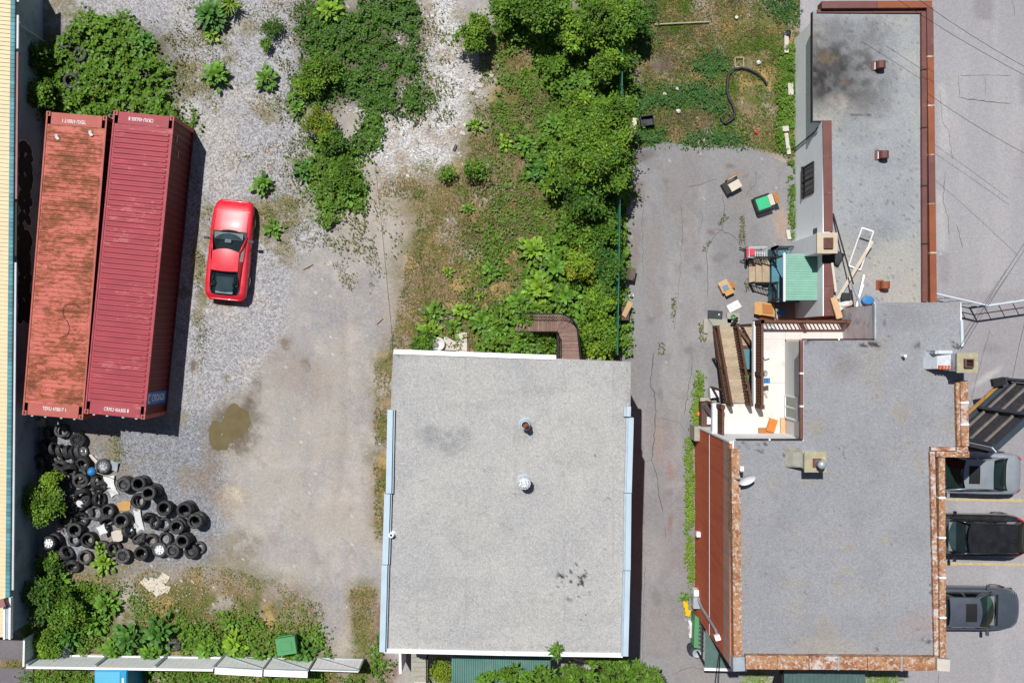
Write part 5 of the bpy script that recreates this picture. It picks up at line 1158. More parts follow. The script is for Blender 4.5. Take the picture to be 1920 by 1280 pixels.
# red two-door coupe
sp = dict(st=[(-2.1, .68, .32, .66, .70), (-2.0, .78, .28, .74, .80), (-1.6, .86, .25, .82, .86), (-1.0, .875, .22, .84, .87), (-.2, .865, .2, .83, .86), (.5, .86, .2, .82, .87), (.9, .865, .2, .79, .86), (1.4, .86, .22, .73, .79), (1.8, .81, .25, .66, .71), (2.0, .74, .28, .58, .62), (2.1, .62, .32, .50, .54)],
          cab=dict(xb=.82, wb=.74, xt=-.02, wt=.56, xrt=-.92, rt=.56, xrb=-1.92, rb=.62, zr=1.22, zrr=1.20, cf=.24, cr=.08, win=[(.12, .44)], mir='black_trim'), axles=(-1.25, 1.22), R=.31)
t, bz, hw_, xs_, K = car('parked_coupe', 'red two-door coupe parked on gravel beside the containers', P(432.5, 469, .5)*1.0-Vector((0, 0, .5)), math.radians(84.6), sp, 'red_paint')
for s in (-1, 1):
    b = MB(); b.grid(lambda u, v: Vector((1.48+.36*u, s*(.42+.30*v), bz(1.48+.36*u, s*(.42+.30*v))+.006)), 5, 4); b.build('headlamp_cover', 'red_paint', smooth=True, **K)
    b = MB(); b.tube([(1.47, s*.41, bz(1.47, .41)+.005), (1.85, s*.41, bz(1.85, .41)+.005)], .006, 4); b.tube([(1.47, s*.41, bz(1.47, .41)+.005), (1.47, s*.73, bz(1.47, .73)+.005)], .006, 4); b.build('panel_gap', 'black_trim', **K)
    b = MB(); b.tube([(x, s*(.70-.04*(x-1)), bz(x, .70)+.004) for x in np.linspace(.75, 1.45, 8)], .006, 4); b.build('panel_gap', 'black_trim', **K)
    b = MB(); b.obox((1.98, s*.55, .52), (.05, .22, .05)); b.build('front_indicator', 'clear_lamp', **K); b = MB(); b.obox((-2.06, s*.55, .62), (.05, .34, .12)); b.build('tail_lamp', 'red_lamp', **K)
    b = MB(); b.lathe([(.0, .06), (.10, .05), (.13, .02), (.13, 0)], 14, (-1.45, s*.46, .93)); b.build('loudspeaker', 'black_trim', **K)
b = MB(); b.obox((-1.5, 0, .905), (.7, .72, .03)); b.build('parcel_shelf', 'interior_light', **K); b = MB(); b.obox((.34, .0, 1.01), (.14, .26, .02)); b.build('visor', 'paper_white', **K); b = MB(); b.tube([(.78, -.55, bz(.78, .5)+.03), (.62, -.1, bz(.7, .1)+.06)], .008, 4); b.tube([(.80, .0, bz(.8, 0)+.03), (.60, .42, bz(.65, .4)+.07)], .008, 4); b.build('wiper', 'black_trim', **K); b = MB(); b.tube([(1.95-.3*abs(y_)**2, y_, bz(1.95-.3*abs(y_)**2, y_)+.004) for y_ in np.linspace(-.62, .62, 11)], .006, 4); b.build('panel_gap', 'black_trim', **K)
b = MB(); b.obox((-2.08, 0, .45), (.1, 1.5, .14)); b.build('bumper', 'red_paint', **K)
def sedan(L, W, zr=1.43): 
    h = L/2
    return dict(st=[(-h, W*.30, .36, .74, .78), (-h+.05, W*.39, .33, .86, .92), (-h+.16, W*.445, .3, .94, 1.0), (-h+.5, W*.482, .25, .97, 1.03), (-h+1.1, W*.5, .22, .96, .98), (0, W*.5, .2, .93, .95), (h-1.5, W*.5, .2, .90, .96), (h-1.05, W*.495, .22, .86, .93), (h-.55, W*.472, .24, .77, .85), (h-.25, W*.425, .27, .69, .76), (h-.08, W*.34, .3, .61, .67), (h, W*.22, .33, .54, .58)],
                cab=dict(xb=h-1.12, wb=W*.42, xt=h-1.95, wt=W*.335, xrt=-h+1.45, rt=W*.33, xrb=-h+.72, rb=W*.40, zr=zr, zrr=zr-.04, cf=.2, cr=-.1, win=[(.14, .44), (.5, .8)], sunroof=(h-2.15, h-2.6), bench=True), axles=(-h+.85, h-.9), R=.32)
def lamps(K, L, W, tail=True):
    for s in (-1, 1):
        b = MB(); b.grid(lambda u, v: Vector((L/2-.42+.26*u, s*W*(.40-.07*u+.05*v), bz(L/2-.42+.26*u, W*(.40-.07*u+.05*v))+.006)), 5, 4); b.build('headlamp', 'clear_lamp', smooth=True, **K); b = MB(); b.grid(lambda u, v: Vector((-L/2+.07+.16*u, s*W*(.33+.07*u+.04*v), bz(-L/2+.07+.16*u, W*(.33+.07*u+.04*v))+.006)), 5, 4); b.build('tail_lamp', 'red_lamp', smooth=True, **K)
def at(x, y, z=.085): return Vector((x, y, z))
t, bz, _, _, K = car('parked_saloon', 'silver saloon with dark sunroof parked nose-in against the brick building', at(18.95, -5.48), math.radians(178.5), sedan(4.6, 1.76), 'silver_paint', 'green_glass', 'interior', group='cars parked in the lot'); lamps(K, 4.6, 1.76)
hb_ = dict(st=[(-2.2, .44, .36, .78, .84), (-2.15, .60, .33, .92, .98), (-2.02, .74, .3, 1.02, 1.08), (-1.7, .86, .25, 1.04, 1.1), (-1.1, .89, .22, 1.0, 1.03), (0, .89, .2, .95, .97), (.7, .89, .2, .92, .98), (1.2, .88, .22, .88, .95), (1.65, .84, .24, .79, .87), (1.95, .76, .27, .70, .76), (2.12, .62, .3, .61, .66), (2.2, .42, .33, .54, .58)],
           cab=dict(xb=1.2, wb=.75, xt=.42, wt=.60, xrt=-1.55, rt=.58, xrb=-2.0, rb=.66, zr=1.48, zrr=1.44, cf=.22, cr=-.1, win=[(.12, .42), (.46, .72), (.76, .92)], bench=True), axles=(-1.3, 1.3), R=.32)
t, bz, _, _, K = car('parked_hatchback', 'glossy black hatchback with red tail lights between the two parking lines', at(19.2, -8.1), math.radians(179.3), hb_, 'black_paint', group='cars parked in the lot')
for s in (-1, 1):
    b = MB(); b.grid(lambda u, v: Vector((-2.13+.36*u, s*(.58+.2*u+.06*v), bz(-2.13+.36*u, .58+.2*u+.06*v)+.008)), 6, 3); b.build('tail_lamp', 'red_lamp', **K); b = MB(); b.grid(lambda u, v: Vector((1.72+.28*u, s*(.72-.1*u+.08*v), bz(1.72+.28*u, .72-.1*u+.08*v)+.006)), 5, 4); b.build('headlamp', 'clear_lamp', **K)
    b = MB(); b.tube([(.35, s*.6, 1.47), (-.6, s*.6, 1.5), (-1.5, s*.57, 1.46)], .015, 5); b.build('roof_rail', 'black_trim', **K)
b = MB(); b.tube([(-1.35, 0, 1.48), (-1.5, 0, 1.6)], .012, 5); b.build('antenna', 'black_trim', **K)
t, bz, _, _, K = car('parked_saloon', 'dark blue-grey saloon parked tail-in nearest the bottom right corner', at(18.95, -11.15), math.radians(-1.0), sedan(4.65, 1.78), 'navy_paint', 'green_glass', 'interior_light', group='cars parked in the lot'); lamps(K, 4.65, 1.78)
b = MB(); b.tube([(-.95, 0, 1.44), (-1.12, 0, 1.5)], .012, 5); b.build('antenna', 'black_trim', **K); b = MB(); b.obox((1.23, 0, .955), (.08, 1.3, .03)); b.build('wiper_cowl', 'black_trim', **K)

# ---------------------------------------------------------------- tyres
def tyre_mesh(R, wd, seg=26):
    b = MB(); h = wd/2
    prof = [(R*.62, -h*.62), (R*.66, -h*.92), (R*.80, -h*1.02), (R*.92, -h*.95), (R*.985, -h*.72), (R, -h*.4), (R, h*.4), (R*.985, h*.72), (R*.92, h*.95), (R*.80, h*1.02), (R*.66, h*.92), (R*.62, h*.62), (R*.74, h*.4), (R*.93, h*.2), (R*.93, -h*.2), (R*.74, -h*.4)]
    b.lathe(prof, seg, closed=True)
    return b.mesh('tyre', 'rubber', False)
TY = [tyre_mesh(.315, .20), tyre_mesh(.30, .21), tyre_mesh(.325, .22)]
def rim_mesh(kind):
    b = MB()
    if kind == 'steel': b.lathe([(.19, .05), (.185, -.02), (.14, -.01), (.12, .03), (.05, .02), (.045, .05), (.001, .05)], 20)
    else:
        b.lathe([(.20, .07), (.19, .08), (.175, .05), (.17, .0), (.001, -.03)], 20)
        for i in range(7 if kind == 'hub' else 10):
            a = 2*math.pi*i/(7 if kind == 'hub' else 10); wd = .05 if kind == 'hub' else .028
            b.obox((math.cos(a)*.11, math.sin(a)*.11, .065), (.15, wd, .02), a)
        b.lathe([(.06, .07), (.05, .085), (.001, .09)], 12)
    return b
RIM = {'steel': rim_mesh('steel').mesh('rim', 'steel_rim'), 'hub': rim_mesh('hub').mesh('rim', 'hubcap'), 'alloy': rim_mesh('alloy').mesh('rim', 'alloy'), 'black': rim_mesh('alloy').mesh('rim', 'steel_rim')}
tr = random.Random(77)
def tyre(px, py, z, rot=(0, 0, 0), rim=None, label=None, group=None, k=None):
    p = P(px, py, z); me = TY[k if k is not None else tr.randrange(3)]
    rot = (rot[0]+tr.uniform(-.04, .04), rot[1]+tr.uniform(-.04, .04), tr.uniform(0, 6.28) if not rot[2] else rot[2])
    if rim:
        t = thing('wheel', label, 'wheel', p, rot=rot); link('tyre', me, t); link('rim', RIM[rim], t); return t
    o = link('tyre', me); o.location = p; o.rotation_euler = rot; q_ = tr.uniform(.9, 1.06); o.scale = (q_, q_, tr.uniform(.85, 1.1)); return tag(o, label, 'tyre', group)
GS = 'tyre stacks on the gravel'; GH = 'tyre heap by the warehouse wall'
LS = 'black tyre in one of the upright stacks on the gravel'; LH = 'worn black tyre thrown on the heap by the shaded warehouse wall'
ORD = ['top', 'second', 'third', 'fourth', 'bottom']
WHERE = {(232, 908): 'at the upper left of the gravel stacks', (259, 908): 'of four at the top of the gravel stacks', (278, 925): 'of five, tallest on the gravel', (262, 939): 'of two below the tallest stack', (308, 953): 'in the middle of the gravel stacks', (345, 956): 'of four nearest the white dirt crust', (367, 976): 'farthest right of the gravel stacks', (332, 986): 'left of the farthest right stack', (343, 1015): 'of four beside the spoked steel rim', (360, 1034): 'at the lower right corner of the stacks', (324, 1033): 'under the spoked black rim', (300, 1031): 'under the white hubcap', (266, 1038): 'left of the white hubcap', (231, 1042): 'under the dark grey disc rim', (229, 976): 'beside the white plastic film', (92, 1017): 'under the silver seven-spoke hubcap', (202, 957): 'left of the tan cardboard piece', (179, 960): 'alone left of the tan cardboard stack', (166, 1012): 'left of the white polystyrene block', (140, 994): 'between the wall shrub and the polystyrene block'}
# stacks: px of the top tyre, number of tyres, rim of the top one
for x, y, n, rim, lab in ((232, 908, 3, 'steel', 'tyre with black steel rim on the stack at the top left of the stacks'), (259, 908, 4, None, 0), (278, 925, 5, None, 0), (262, 939, 2, None, 0), (308, 953, 3, None, 0), (345, 956, 4, None, 0), (367, 976, 4, None, 0), (332, 986, 3, None, 0), (343, 1015, 4, None, 0),
                          (360, 1034, 2, 'steel', 'tyre with dark steel rim in the lower right stack'), (324, 1033, 2, 'steel', 'tyre with spoked black steel rim right of the white hubcap'), (300, 1031, 2, 'hub', 'wheel with bright white seven-hole hubcap among the stacks'), (266, 1038, 3, None, 0), (231, 1042, 2, 'black', 'wheel with dark grey disc rim at the bottom of the heap'), (229, 976, 3, None, 0),
                          (92, 1017, 4, 'hub', 'wheel with silver seven-spoke hubcap on the stack beside the wall shrub'), (202, 957, 2, None, 0), (179, 960, 1, None, 0), (166, 1012, 2, None, 0), (140, 994, 3, None, 0)):
    ztop = n*.2-.1
    for i in range(n):
        z = .1+i*.2; base = P(x, y, ztop); w0 = Vector((base.x+tr.uniform(-.03, .03), base.y+tr.uniform(-.03, .03), z))
        px, py = 960+w0.x*FPX/(H-z), 640-w0.y*FPX/(H-z)
        big = x > 205
        if rim and i == n-1: tyre(px, py, z, (0, 0, 0), rim, lab)
        else: tyre(px, py, z, (0, 0, 0), None, ORD[n-1-i]+' tyre of the stack '+WHERE[(x, y)], GS if big else GH)
# loose ones: px, py, z, rx, ry
for x, y, z, rx, ry in ((308, 982, .12, .15, .1), (292, 979, .16, .5, .3), (280, 970, .2, .7, .4), (284, 1012, .15, .3, 0), (311, 1010, .12, .1, .2), (374, 1026, .12, 0, 0), (261, 1009, .30, 1.1, .5)): tyre(x, y, z, (rx, ry, 0), None, 'loose black tyre lying tilted between the stacks', GS)
for x, y, z, rx, ry, rz in ((116, 807, .25, .3, 0, 0), (92, 812, .32, 0, 1.3, .2), (85, 838, .32, 0, 1.35, .35), (100, 841, .33, 0, 1.4, .3), (115, 845, .34, 0, 1.3, .28), (129, 847, .33, 0, 1.35, .25), (141, 849, .32, 0, 1.2, .3), (71, 866, .35, .2, -.5, 0), (71, 862, .12, 0, 0, 0), (156, 869, .3, -.35, .1, 0), (156, 866, .1, 0, 0, 0), (118, 871, .3, .9, .3, 0), (132, 880, .35, .8, .5, 0), (114, 890, .3, .5, .2, 0), (109, 902, .45, .4, -.3, 0), (122, 911, .25, .1, .1, 0), (151, 901, .4, -.4, .1, 0), (150, 892, .2, 0, 0, 0), (183, 903, .3, .2, 1.2, .4), (155, 927, .3, .9, .2, .3), (168, 932, .1, 0, 0, 0), (186, 936, .3, .3, 1.0, .5), (160, 940, .3, .7, .6, 0), (162, 961, .12, .1, 0, 0), (201, 975, .2, .9, .2, .2), (153, 973, .15, .3, .2, 0), (140, 1011, .12, 0, .1, 0), (192, 1026, .15, .1, 0, 0), (214, 1027, .2, .2, .3, 0), (208, 1030, .08, 0, 0, 0), (115, 1044, .3, .2, .1, 0), (112, 1040, .1, 0, 0, 0), (124, 1036, .32, 0, 1.2, .6), (160, 1044, .16, .1, -.1, 0), (137, 1061, .25, .6, -.2, .3), (107, 1065, .22, .3, .5, 0), (98, 868, .1, 0, 0, 0), (100, 880, .15, .3, 0, 0), (90, 895, .12, 0, .2, 0), (128, 860, .1, 0, 0, 0), (135, 950, .12, 0, 0, 0), (120, 960, .12, 0, 0, 0), (125, 975, .14, .2, 0, 0), (115, 930, .12, 0, 0, 0), (240, 995, .3, .5, 1.0, .8)):
    row = [85, 100, 115, 129, 141]
    lb = 'standing tyre, '+['first', 'second', 'third', 'fourth', 'fifth'][row.index(x)]+' from the wall in the row below the rusty container' if x in row and y < 855 else ('worn tyre on the heap between the row of standing tyres and the blue jug' if y < 895 else 'worn tyre on the heap between the blue jug and the cream square panel' if y < 985 else 'worn tyre in the lower heap below the wall shrub')
    tyre(x, y, z, (rx, ry, rz), None, lb, GH)
for x, y, z, rx, ry, rim, lab in ((146, 824, .34, .25, .1, 'black', 'wheel with ten-spoke black alloy rim at the top of the tyre heap'), (149, 828, .12, 0, 0, None, 0), (194, 873, .22, .05, 0, 'alloy', 'wheel with bright silver multi-spoke rim beside the white crate lid'), (152, 846, .3, 0, 1.2, 'alloy', 'wheel with pale rim at the end of the row of standing tyres'), (186, 912, .25, .9, .5, 'alloy', 'wheel with white rim leaning under the blue jug')):
    if rim: tyre(x, y, z, (rx, ry, .3), rim, lab)
    else: tyre(x, y, z, (rx, ry, 0), None, LH, GH)
for x, y, z, lab in ((122, 79, .34, 'black tyre in the ivy nearest the top left corner'), (151, 103, .36, 'grey-black tyre half sunk in the ivy with white litter'), (134, 152, .42, 'black tyre standing proud of the ivy above the containers'), (135, 156, .1, 'second black tyre under the one above the containers'), (327, 1208, .32, 'lone black tyre caught in the burdock by the white fence')): tyre(x, y, z, (.2, .1, 0) if y < 1000 else (.1, .6, 0), None, lab)
for x, y, z, sx, sy, a, mt, nm, lab in ((75, 793, .25, .5, .3, .2, 'concrete', 'concrete_chunk', 'grey concrete chunk in the shade between wall and container'), (205, 903, .1, .42, .5, .05, 'paper_white', 'foam_board', 'white foam panel between the heap and the first stack'), (212, 921, .06, .34, .36, .5, 'bag_white', 'foam_sheet', 'crumpled white sheet by the first tyre stack'), (178, 862, .1, .12, .6, .7, 'pale_card', 'broken_board', 'pale broken board left of the silver wheel'), (213, 873, .12, .36, .4, -.3, 'galvanised', 'crate_lid', 'white-grey crate lid behind the silver-rimmed wheel'), (150, 944, .5, .3, .22, -.6, 'paper_white', 'paper_sheet', 'white paper lying on the tyre heap'), (192, 992, .5, .32, .36, .4, 'paper_white', 'styrofoam_block', 'white polystyrene block in the heap by a green sprout'), (220, 1004, .42, .42, .46, .1, 'pale_card', 'tile_panel', 'stained cream square panel lying on the tyres'), (233, 948, .06, .5, .4, .1, 'cardboard', 'cardboard_sheet', 'tan cardboard piece on the ground between heap and stacks'), (260, 975, .06, .3, .9, .15, 'bag_white', 'plastic_film', 'strip of white plastic film between heap and stacks'), (245, 988, .12, .5, .3, .6, 'bag_white', 'plastic_bag', 'pinkish white plastic bag between heap and stacks')):
    b = MB(); c = P(x, y, z); R_ = Euler((.15, .1, a)).to_matrix(); rj = random.Random(int(x)); th = .05 if nm not in ('concrete_chunk', 'styrofoam_block') else .18
    ph = rj.uniform(0, 6)
    top = lambda u, v, s: c+R_ @ Vector(((u-.5)*sx*(1+.1*math.sin(v*5+ph)), (v-.5)*sy*(1+.1*math.sin(u*6+ph)), (.03*math.sin(u*5+v*4+ph) if nm in ('plastic_film', 'plastic_bag', 'foam_sheet', 'paper_sheet') else 0)+s*th/2))
    b.grid(lambda u, v: top(u, v, 1), 5, 6); b.grid(lambda u, v: top(v, u, -1), 6, 5)
    for f_ in (lambda u, s: top(u, 0, s), lambda u, s: top(u, 1, s), lambda u, s: top(0, u, s), lambda u, s: top(1, u, s)): b.grid(lambda i, j: f_(i, j*2-1), 6, 1)
    tag(b.build(nm, mt), lab, nm.replace('_', ' '))
t = thing('blue_jug', 'bright blue plastic jug with a stick lying on the tyre heap', 'jug', P(172, 884, .5)); c = P(172, 884, .55)
part('body', 'blue_plastic', t, lambda b: b.lathe([(.001, -.1), (.17, -.1), (.2, 0), (.15, .12), (.06, .18), (.001, .18)], 12, c), True); part('cap', 'cyan_paint', t, lambda b: b.lathe([(.045, .16), (.045, .2), (.001, .2)], 10, c)); part('stick', 'tan_plank', t, lambda b: b.tube([c+Vector((.1, 0, 0)), P(212, 897, .3)], .018, 5))
# flattened carton
t = thing('flattened_carton', 'flattened cream cardboard box lying on the dry grass', 'carton', P(292, 1096, .05))
for pts, z in (([(262,1091),(272,1082),(290,1100),(281,1109)], .05), ([(281,1082),(300,1086),(318,1105),(295,1118),(276,1100)], .045), ([(295,1088),(304,1072),(319,1081),(312,1093)], .06), ([(302,1094),(321,1100),(314,1112),(303,1107)], .055), ([(282,1104),(295,1100),(303,1110),(293,1119)], .065)): part('flap', 'pale_card', t, lambda b: pbox(b, pts, z-.012, z))
# ---------------------------------------------------------------- white fence along the bottom, bins, bottom objects
ZF = 1.75
t = thing('white_board_fence', 'long white board fence of wide panels along the bottom of the yard', 'fence', P(260, 1245, 0))
xs_f = [50, 178, 290, 400]
fy = lambda x: 1249+(x-50)*.0145       # top edge in px
for x0, x1 in zip(xs_f[:-1], xs_f[1:]):
    n = 10
    for i in range(n):
        a, b_ = x0+(x1-x0)*i/n, x0+(x1-x0)*(i+.97)/n
        p0, p1 = P(a, fy(a), ZF), P(b_, fy(b_), ZF); b = MB()
        b.hexa([(p0.x, p0.y-.02, .05), (p1.x, p1.y-.02, .05), (p1.x, p1.y+.02, .05), (p0.x, p0.y+.02, .05)], [(p0.x, p0.y-.02, ZF), (p1.x, p1.y-.02, ZF), (p1.x, p1.y+.02, ZF), (p0.x, p0.y+.02, ZF)]); b.build('board', 'white_paint', t)
    p0, p1 = P(x0, fy(x0), ZF), P(x1, fy(x1), ZF)
    part('cap_rail', 'white_paint', t, lambda b: b.beam(p0+Vector((0, -.02, .03)), p1+Vector((0, -.02, .03)), .09, .05)); part('lower_rail', 'white_paint', t, lambda b: b.beam(Vector((p0.x, p0.y+.045, .35)), Vector((p1.x, p1.y+.045, .35)), .04, .09))
for x in xs_f: p = P(x, fy(x), ZF); part('post', 'galvanised', t, lambda b: b.box(p.x-.05, p.x+.05, p.y+.022, p.y+.1, 0, ZF-.03))
p = P(45, 1248, 1.7); q = P(46, 1196, 1.7)
t2 = thing('short_side_fence', 'short white fence panel between the warehouse corner and the board fence', 'fence', P(50, 1222, 0))
for i in range(6):
    a, b_ = p.lerp(q, i/6), p.lerp(q, (i+.95)/6); b = MB(); b.hexa([(a.x-.02, a.y, .05), (a.x+.02, a.y, .05), (b_.x+.02, b_.y, .05), (b_.x-.02, b_.y, .05)], [(a.x-.02, a.y, 1.7), (a.x+.02, a.y, 1.7), (b_.x+.02, b_.y, 1.7), (b_.x-.02, b_.y, 1.7)]); b.build('board', 'white_metal', t2)
part('cap_rail', 'white_paint', t2, lambda b: b.beam(p+Vector((0, 0, .03)), q+Vector((0, 0, .03)), .07, .05))
# yard gates
def gate(label, xa, xb, ya, yb, rail):
    t = thing('yard_gate', label, 'gate', P((xa+xb)/2, ya, 0), group='white gates in the board fence'); n = 8
    for i in range(n):
        u0, u1 = i/n, (i+.97)/n; p0 = P(xa+(xb-xa)*u0, ya+(yb-ya)*u0, ZF); p1 = P(xa+(xb-xa)*u1, ya+(yb-ya)*u1, ZF); b = MB()
        b.hexa([(p0.x, p0.y-.015, .12), (p1.x, p1.y-.015, .12), (p1.x, p1.y+.015, .12), (p0.x, p0.y+.015, .12)], [(p0.x, p0.y-.015, ZF), (p1.x, p1.y-.015, ZF), (p1.x, p1.y+.015, ZF), (p0.x, p0.y+.015, ZF)]); b.build('board', 'white_paint', t)
    p0, p1 = P(xa, ya, ZF), P(xb, yb, ZF)
    part('brace', 'galvanised', t, lambda b: b.beam(Vector((p0.x, p0.y+.03, .2)), Vector((p1.x, p1.y+.03, ZF-.2)), .03, .08)); part('frame_rail', 'galvanised', t, lambda b: b.beam(Vector((p0.x, p0.y+.03, ZF-.05)), Vector((p1.x, p1.y+.03, ZF-.05)), .04, .08)); part('frame_rail', 'galvanised', t, lambda b: b.beam(Vector((p0.x, p0.y+.03, .18)), Vector((p1.x, p1.y+.03, .18)), .04, .08))
    if rail: part('wide_cap', 'white_paint', t, lambda b: b.beam(p0+Vector((0, -.12, .02)), p1+Vector((0, -.12, .02)), .2, .06))
    part('hinge', 'galvanised', t, lambda b: b.tube([Vector((p1.x, p1.y+.05, .3)), Vector((p1.x, p1.y+.05, ZF))], .04, 6))
gate('white gate leaf with diagonal brace left of the green bin', 403, 492, 1252, 1257, True); gate('white gate leaf with wide cap behind the green bin', 495, 577, 1256, 1259, True); gate('white gate leaf standing alone at the driveway opening', 582, 672, 1256, 1259, False)
t = thing('green_wheelie_bin', 'light green wheeled bin with closed lid inside the white gate', 'bin', P(536, 1212, 0)); c = P(536, 1211, 1.05); c0 = Vector((c.x, c.y, 0)); A_ = .15; R_ = Matrix.Rotation(A_, 3, 'Z')
def bx4(w_, d_, z): return [c0+R_ @ Vector((a*w_/2, b_*d_/2, z)) for a, b_ in ((-1, -1), (1, -1), (1, 1), (-1, 1))]
part('body', 'plastic_green', t, lambda b: b.hexa(bx4(.6, .5, .08), bx4(.78, .68, .98))); ld_ = part('lid', 'plastic_green', t, lambda b: b.hexa(bx4(.84, .74, .985), bx4(.8, .7, 1.05))); part('lid_panel', 'plastic_green', ld_, lambda b: b.hexa(bx4(.5, .4, 1.051), bx4(.46, .36, 1.075))); part('handle', 'plastic_green', t, lambda b: b.tube([c0+R_ @ Vector((-.3, .4, .95)), c0+R_ @ Vector((.3, .4, .95))], .02, 6))
for s in (-1, 1): part('wheel', 'rubber', t, lambda b: b.tube([c0+R_ @ Vector((s*.3, .26, .1)), c0+R_ @ Vector((s*.36, .26, .1))], .1, 12))
t = thing('metal_trash_can', 'galvanised trash can tipped over in the weeds by the white fence', 'trash can', P(127, 1213, .25)); c = P(122, 1217, .35); R_ = Euler((.75, -.55, 0)).to_matrix()
bb = MB(); bb.lathe([(.001, .03), (.24, .03), (.25, 0), (.3, .6), (.32, .61), (.32, .64), (.29, .63), (.23, .05), (.001, .05)], 20); part('can', 'galvanised', t, lambda b: b.add([c+R_ @ (Vector(p)-Vector((0, 0, .35))) for p in bb.v], bb.f), True)
bb = MB(); bb.lathe([(.275, .3), (.285, .32), (.275, .34)], 20); part('hoop', 'galvanised', t, lambda b: b.add([c+R_ @ (Vector(p)-Vector((0, 0, .35))) for p in bb.v], bb.f))
t = thing('donation_bin', 'sky-blue steel clothing bin with a white stripe outside the board fence', 'donation bin', P(207, 1290, 0))
p0, p1 = P(177, 1256, 1.9), P(238, 1330, 1.9)
part('body', 'cyan_paint', t, lambda b: b.box(p0.x, p1.x, p1.y, p0.y, 0, 1.88)); part('top', 'cyan_paint_top', t, lambda b: b.box(p0.x+.03, p1.x-.28, p1.y+.03, p0.y-.05, 1.881, 1.92)); part('side_ridge', 'cyan_paint', t, lambda b: b.box(p1.x-.26, p1.x-.02, p1.y, p0.y-.03, 1.881, 1.93))
part('white_stripe', 'white_ink', t, lambda b: b.box(p1.x-.2, p1.x-.11, p1.y+.1, p0.y-.3, 1.931, 1.936))
# ---------------------------------------------------------------- green chain-link fence
t = thing('chain_link_fence', 'green chain-link fence overgrown with shrubs beside the driveway', 'fence', P(1165, 400, 0))
f0, f1 = P(1168, 60, 1.8), P(1158, 664, 1.8); n = 6
part('top_rail', 'chain_green', t, lambda b: b.tube([f0, f1], .026, 6)); part('bottom_wire', 'chain_green', t, lambda b: b.tube([Vector((f0.x, f0.y, .1)), Vector((f1.x, f1.y, .1))], .008, 4))
for i in range(n+1): p = f0.lerp(f1, i/n); part('post', 'chain_green', t, lambda b: b.tube([Vector((p.x, p.y, 0)), p+Vector((0, 0, .08))], .032, 8))
b = MB(); Lf = (f1-f0).length; k = int(Lf/.11)
for i in range(k):
    for d in (-1, 1):
        u0, u1 = i/k, (i+d*1.7/.11)/k
        q0, q1 = f0.lerp(f1, u0), f0.lerp(f1, min(max(u1, 0), 1)); b.tube([Vector((q0.x, q0.y, .1)), Vector((q1.x, q1.y, 1.8))], .0035, 3, False)
o = b.build('mesh_wires', 'chain_green', t); o['kind'] = 'stuff'
# ---------------------------------------------------------------- parking-lot railing, billboard, cables
t = thing('lot_barrier', 'galvanised pipe fence with mesh frames across the parking lot', 'fence', P(1850, 560, 0))
pts = [(1740, 547, 1.8), (1853, 573, 1.8), (1990, 553, 1.8)]
for i, (a, c) in enumerate(zip(pts[:-1], pts[1:])):
    pa, pc = P(*a), P(*c)
    for z, r_ in ((1.8, .045), (1.0, .022), (.25, .022)): part('rail', 'white_metal' if z > 1.5 else 'galvanised', t, lambda b: b.tube([Vector((pa.x, pa.y, z)), Vector((pc.x, pc.y, z))], r_, 8))
    m = 5
    for j in range(m+1): q = pa.lerp(pc, j/m); part('post', 'galvanised', t, lambda b: b.tube([Vector((q.x, q.y, 0)), Vector((q.x, q.y, 1.82))], .035 if j in (0, m) else .02, 6))
t = thing('billboard', 'large dark billboard seen from its slatted back beside the silver saloon', 'billboard', P(1830, 775, 0))
zb0, zb1 = 2.5, 6.5; a0, a1 = P(1779, 820, zb0), P(1893, 716, zb0); dirn = (a1-a0).normalized(); nrm = Vector((-dirn.y, dirn.x, 0))  # towards upper left
def bp(u, z, off=0.0): q = a0.lerp(a1, u); return Vector((q.x, q.y, z))+nrm*off
part('panel', 'billboard_dark', t, lambda b: b.hexa([bp(0, zb0), bp(1, zb0), bp(1, zb0, -.12), bp(0, zb0, -.12)], [bp(0, zb1), bp(1, zb1), bp(1, zb1, -.12), bp(0, zb1, -.12)]))
for z in (3.1, 4.2, 5.4): part('slat', 'billboard_slat', t, lambda b: b.hexa([bp(.02, z, .09), bp(.98, z, .09), bp(.98, z, .005), bp(.02, z, .005)], [bp(.02, z+.1, .09), bp(.98, z+.1, .09), bp(.98, z+.1, .005), bp(.02, z+.1, .005)]))
part('lower_beam', 'billboard_beam', t, lambda b: b.beam(bp(-.02, zb0, .1), bp(1.02, zb0, .1), .22, .2)); part('upper_beam', 'billboard_beam', t, lambda b: b.beam(bp(-.02, zb1, .02), bp(1.02, zb1, .02), .2, .12))
for u in (.0, .5, 1.0): part('upright', 'billboard_beam', t, lambda b: b.hexa([bp(u-.02, zb0, .17), bp(u+.02, zb0, .17), bp(u+.02, zb0, .092), bp(u-.02, zb0, .092)], [bp(u-.02, zb1, .17), bp(u+.02, zb1, .17), bp(u+.02, zb1, .092), bp(u-.02, zb1, .092)]))
part('light_tube', 'lamp_amber', t, lambda b: b.beam(bp(.2, 2.75, .3), bp(.85, 2.75, .3), .12, .08)); part('light_box', 'black_trim', t, lambda b: b.obox(bp(.86, 2.9, .45), (.5, .3, .25), .2))
for u in (.15, .85): part('column', 'dark_iron', t, lambda b: b.tube([bp(u, 0, -1.0), bp(u, zb0+1.0, -1.0), bp(u, zb0+1.2, -.13)], .12, 10)); part('edge_trim', 'white_metal', t, lambda b: b.hexa([bp(-.035, zb0, .12), bp(-.022, zb0, .12), bp(-.022, zb0, -.12), bp(-.035, zb0, -.12)], [bp(-.035, zb1, .12), bp(-.022, zb1, .12), bp(-.022, zb1, -.12), bp(-.035, zb1, -.12)]) if u < .5 else b.obox(bp(1.02, 4.6, 0), (.05, .05, 4.0)))
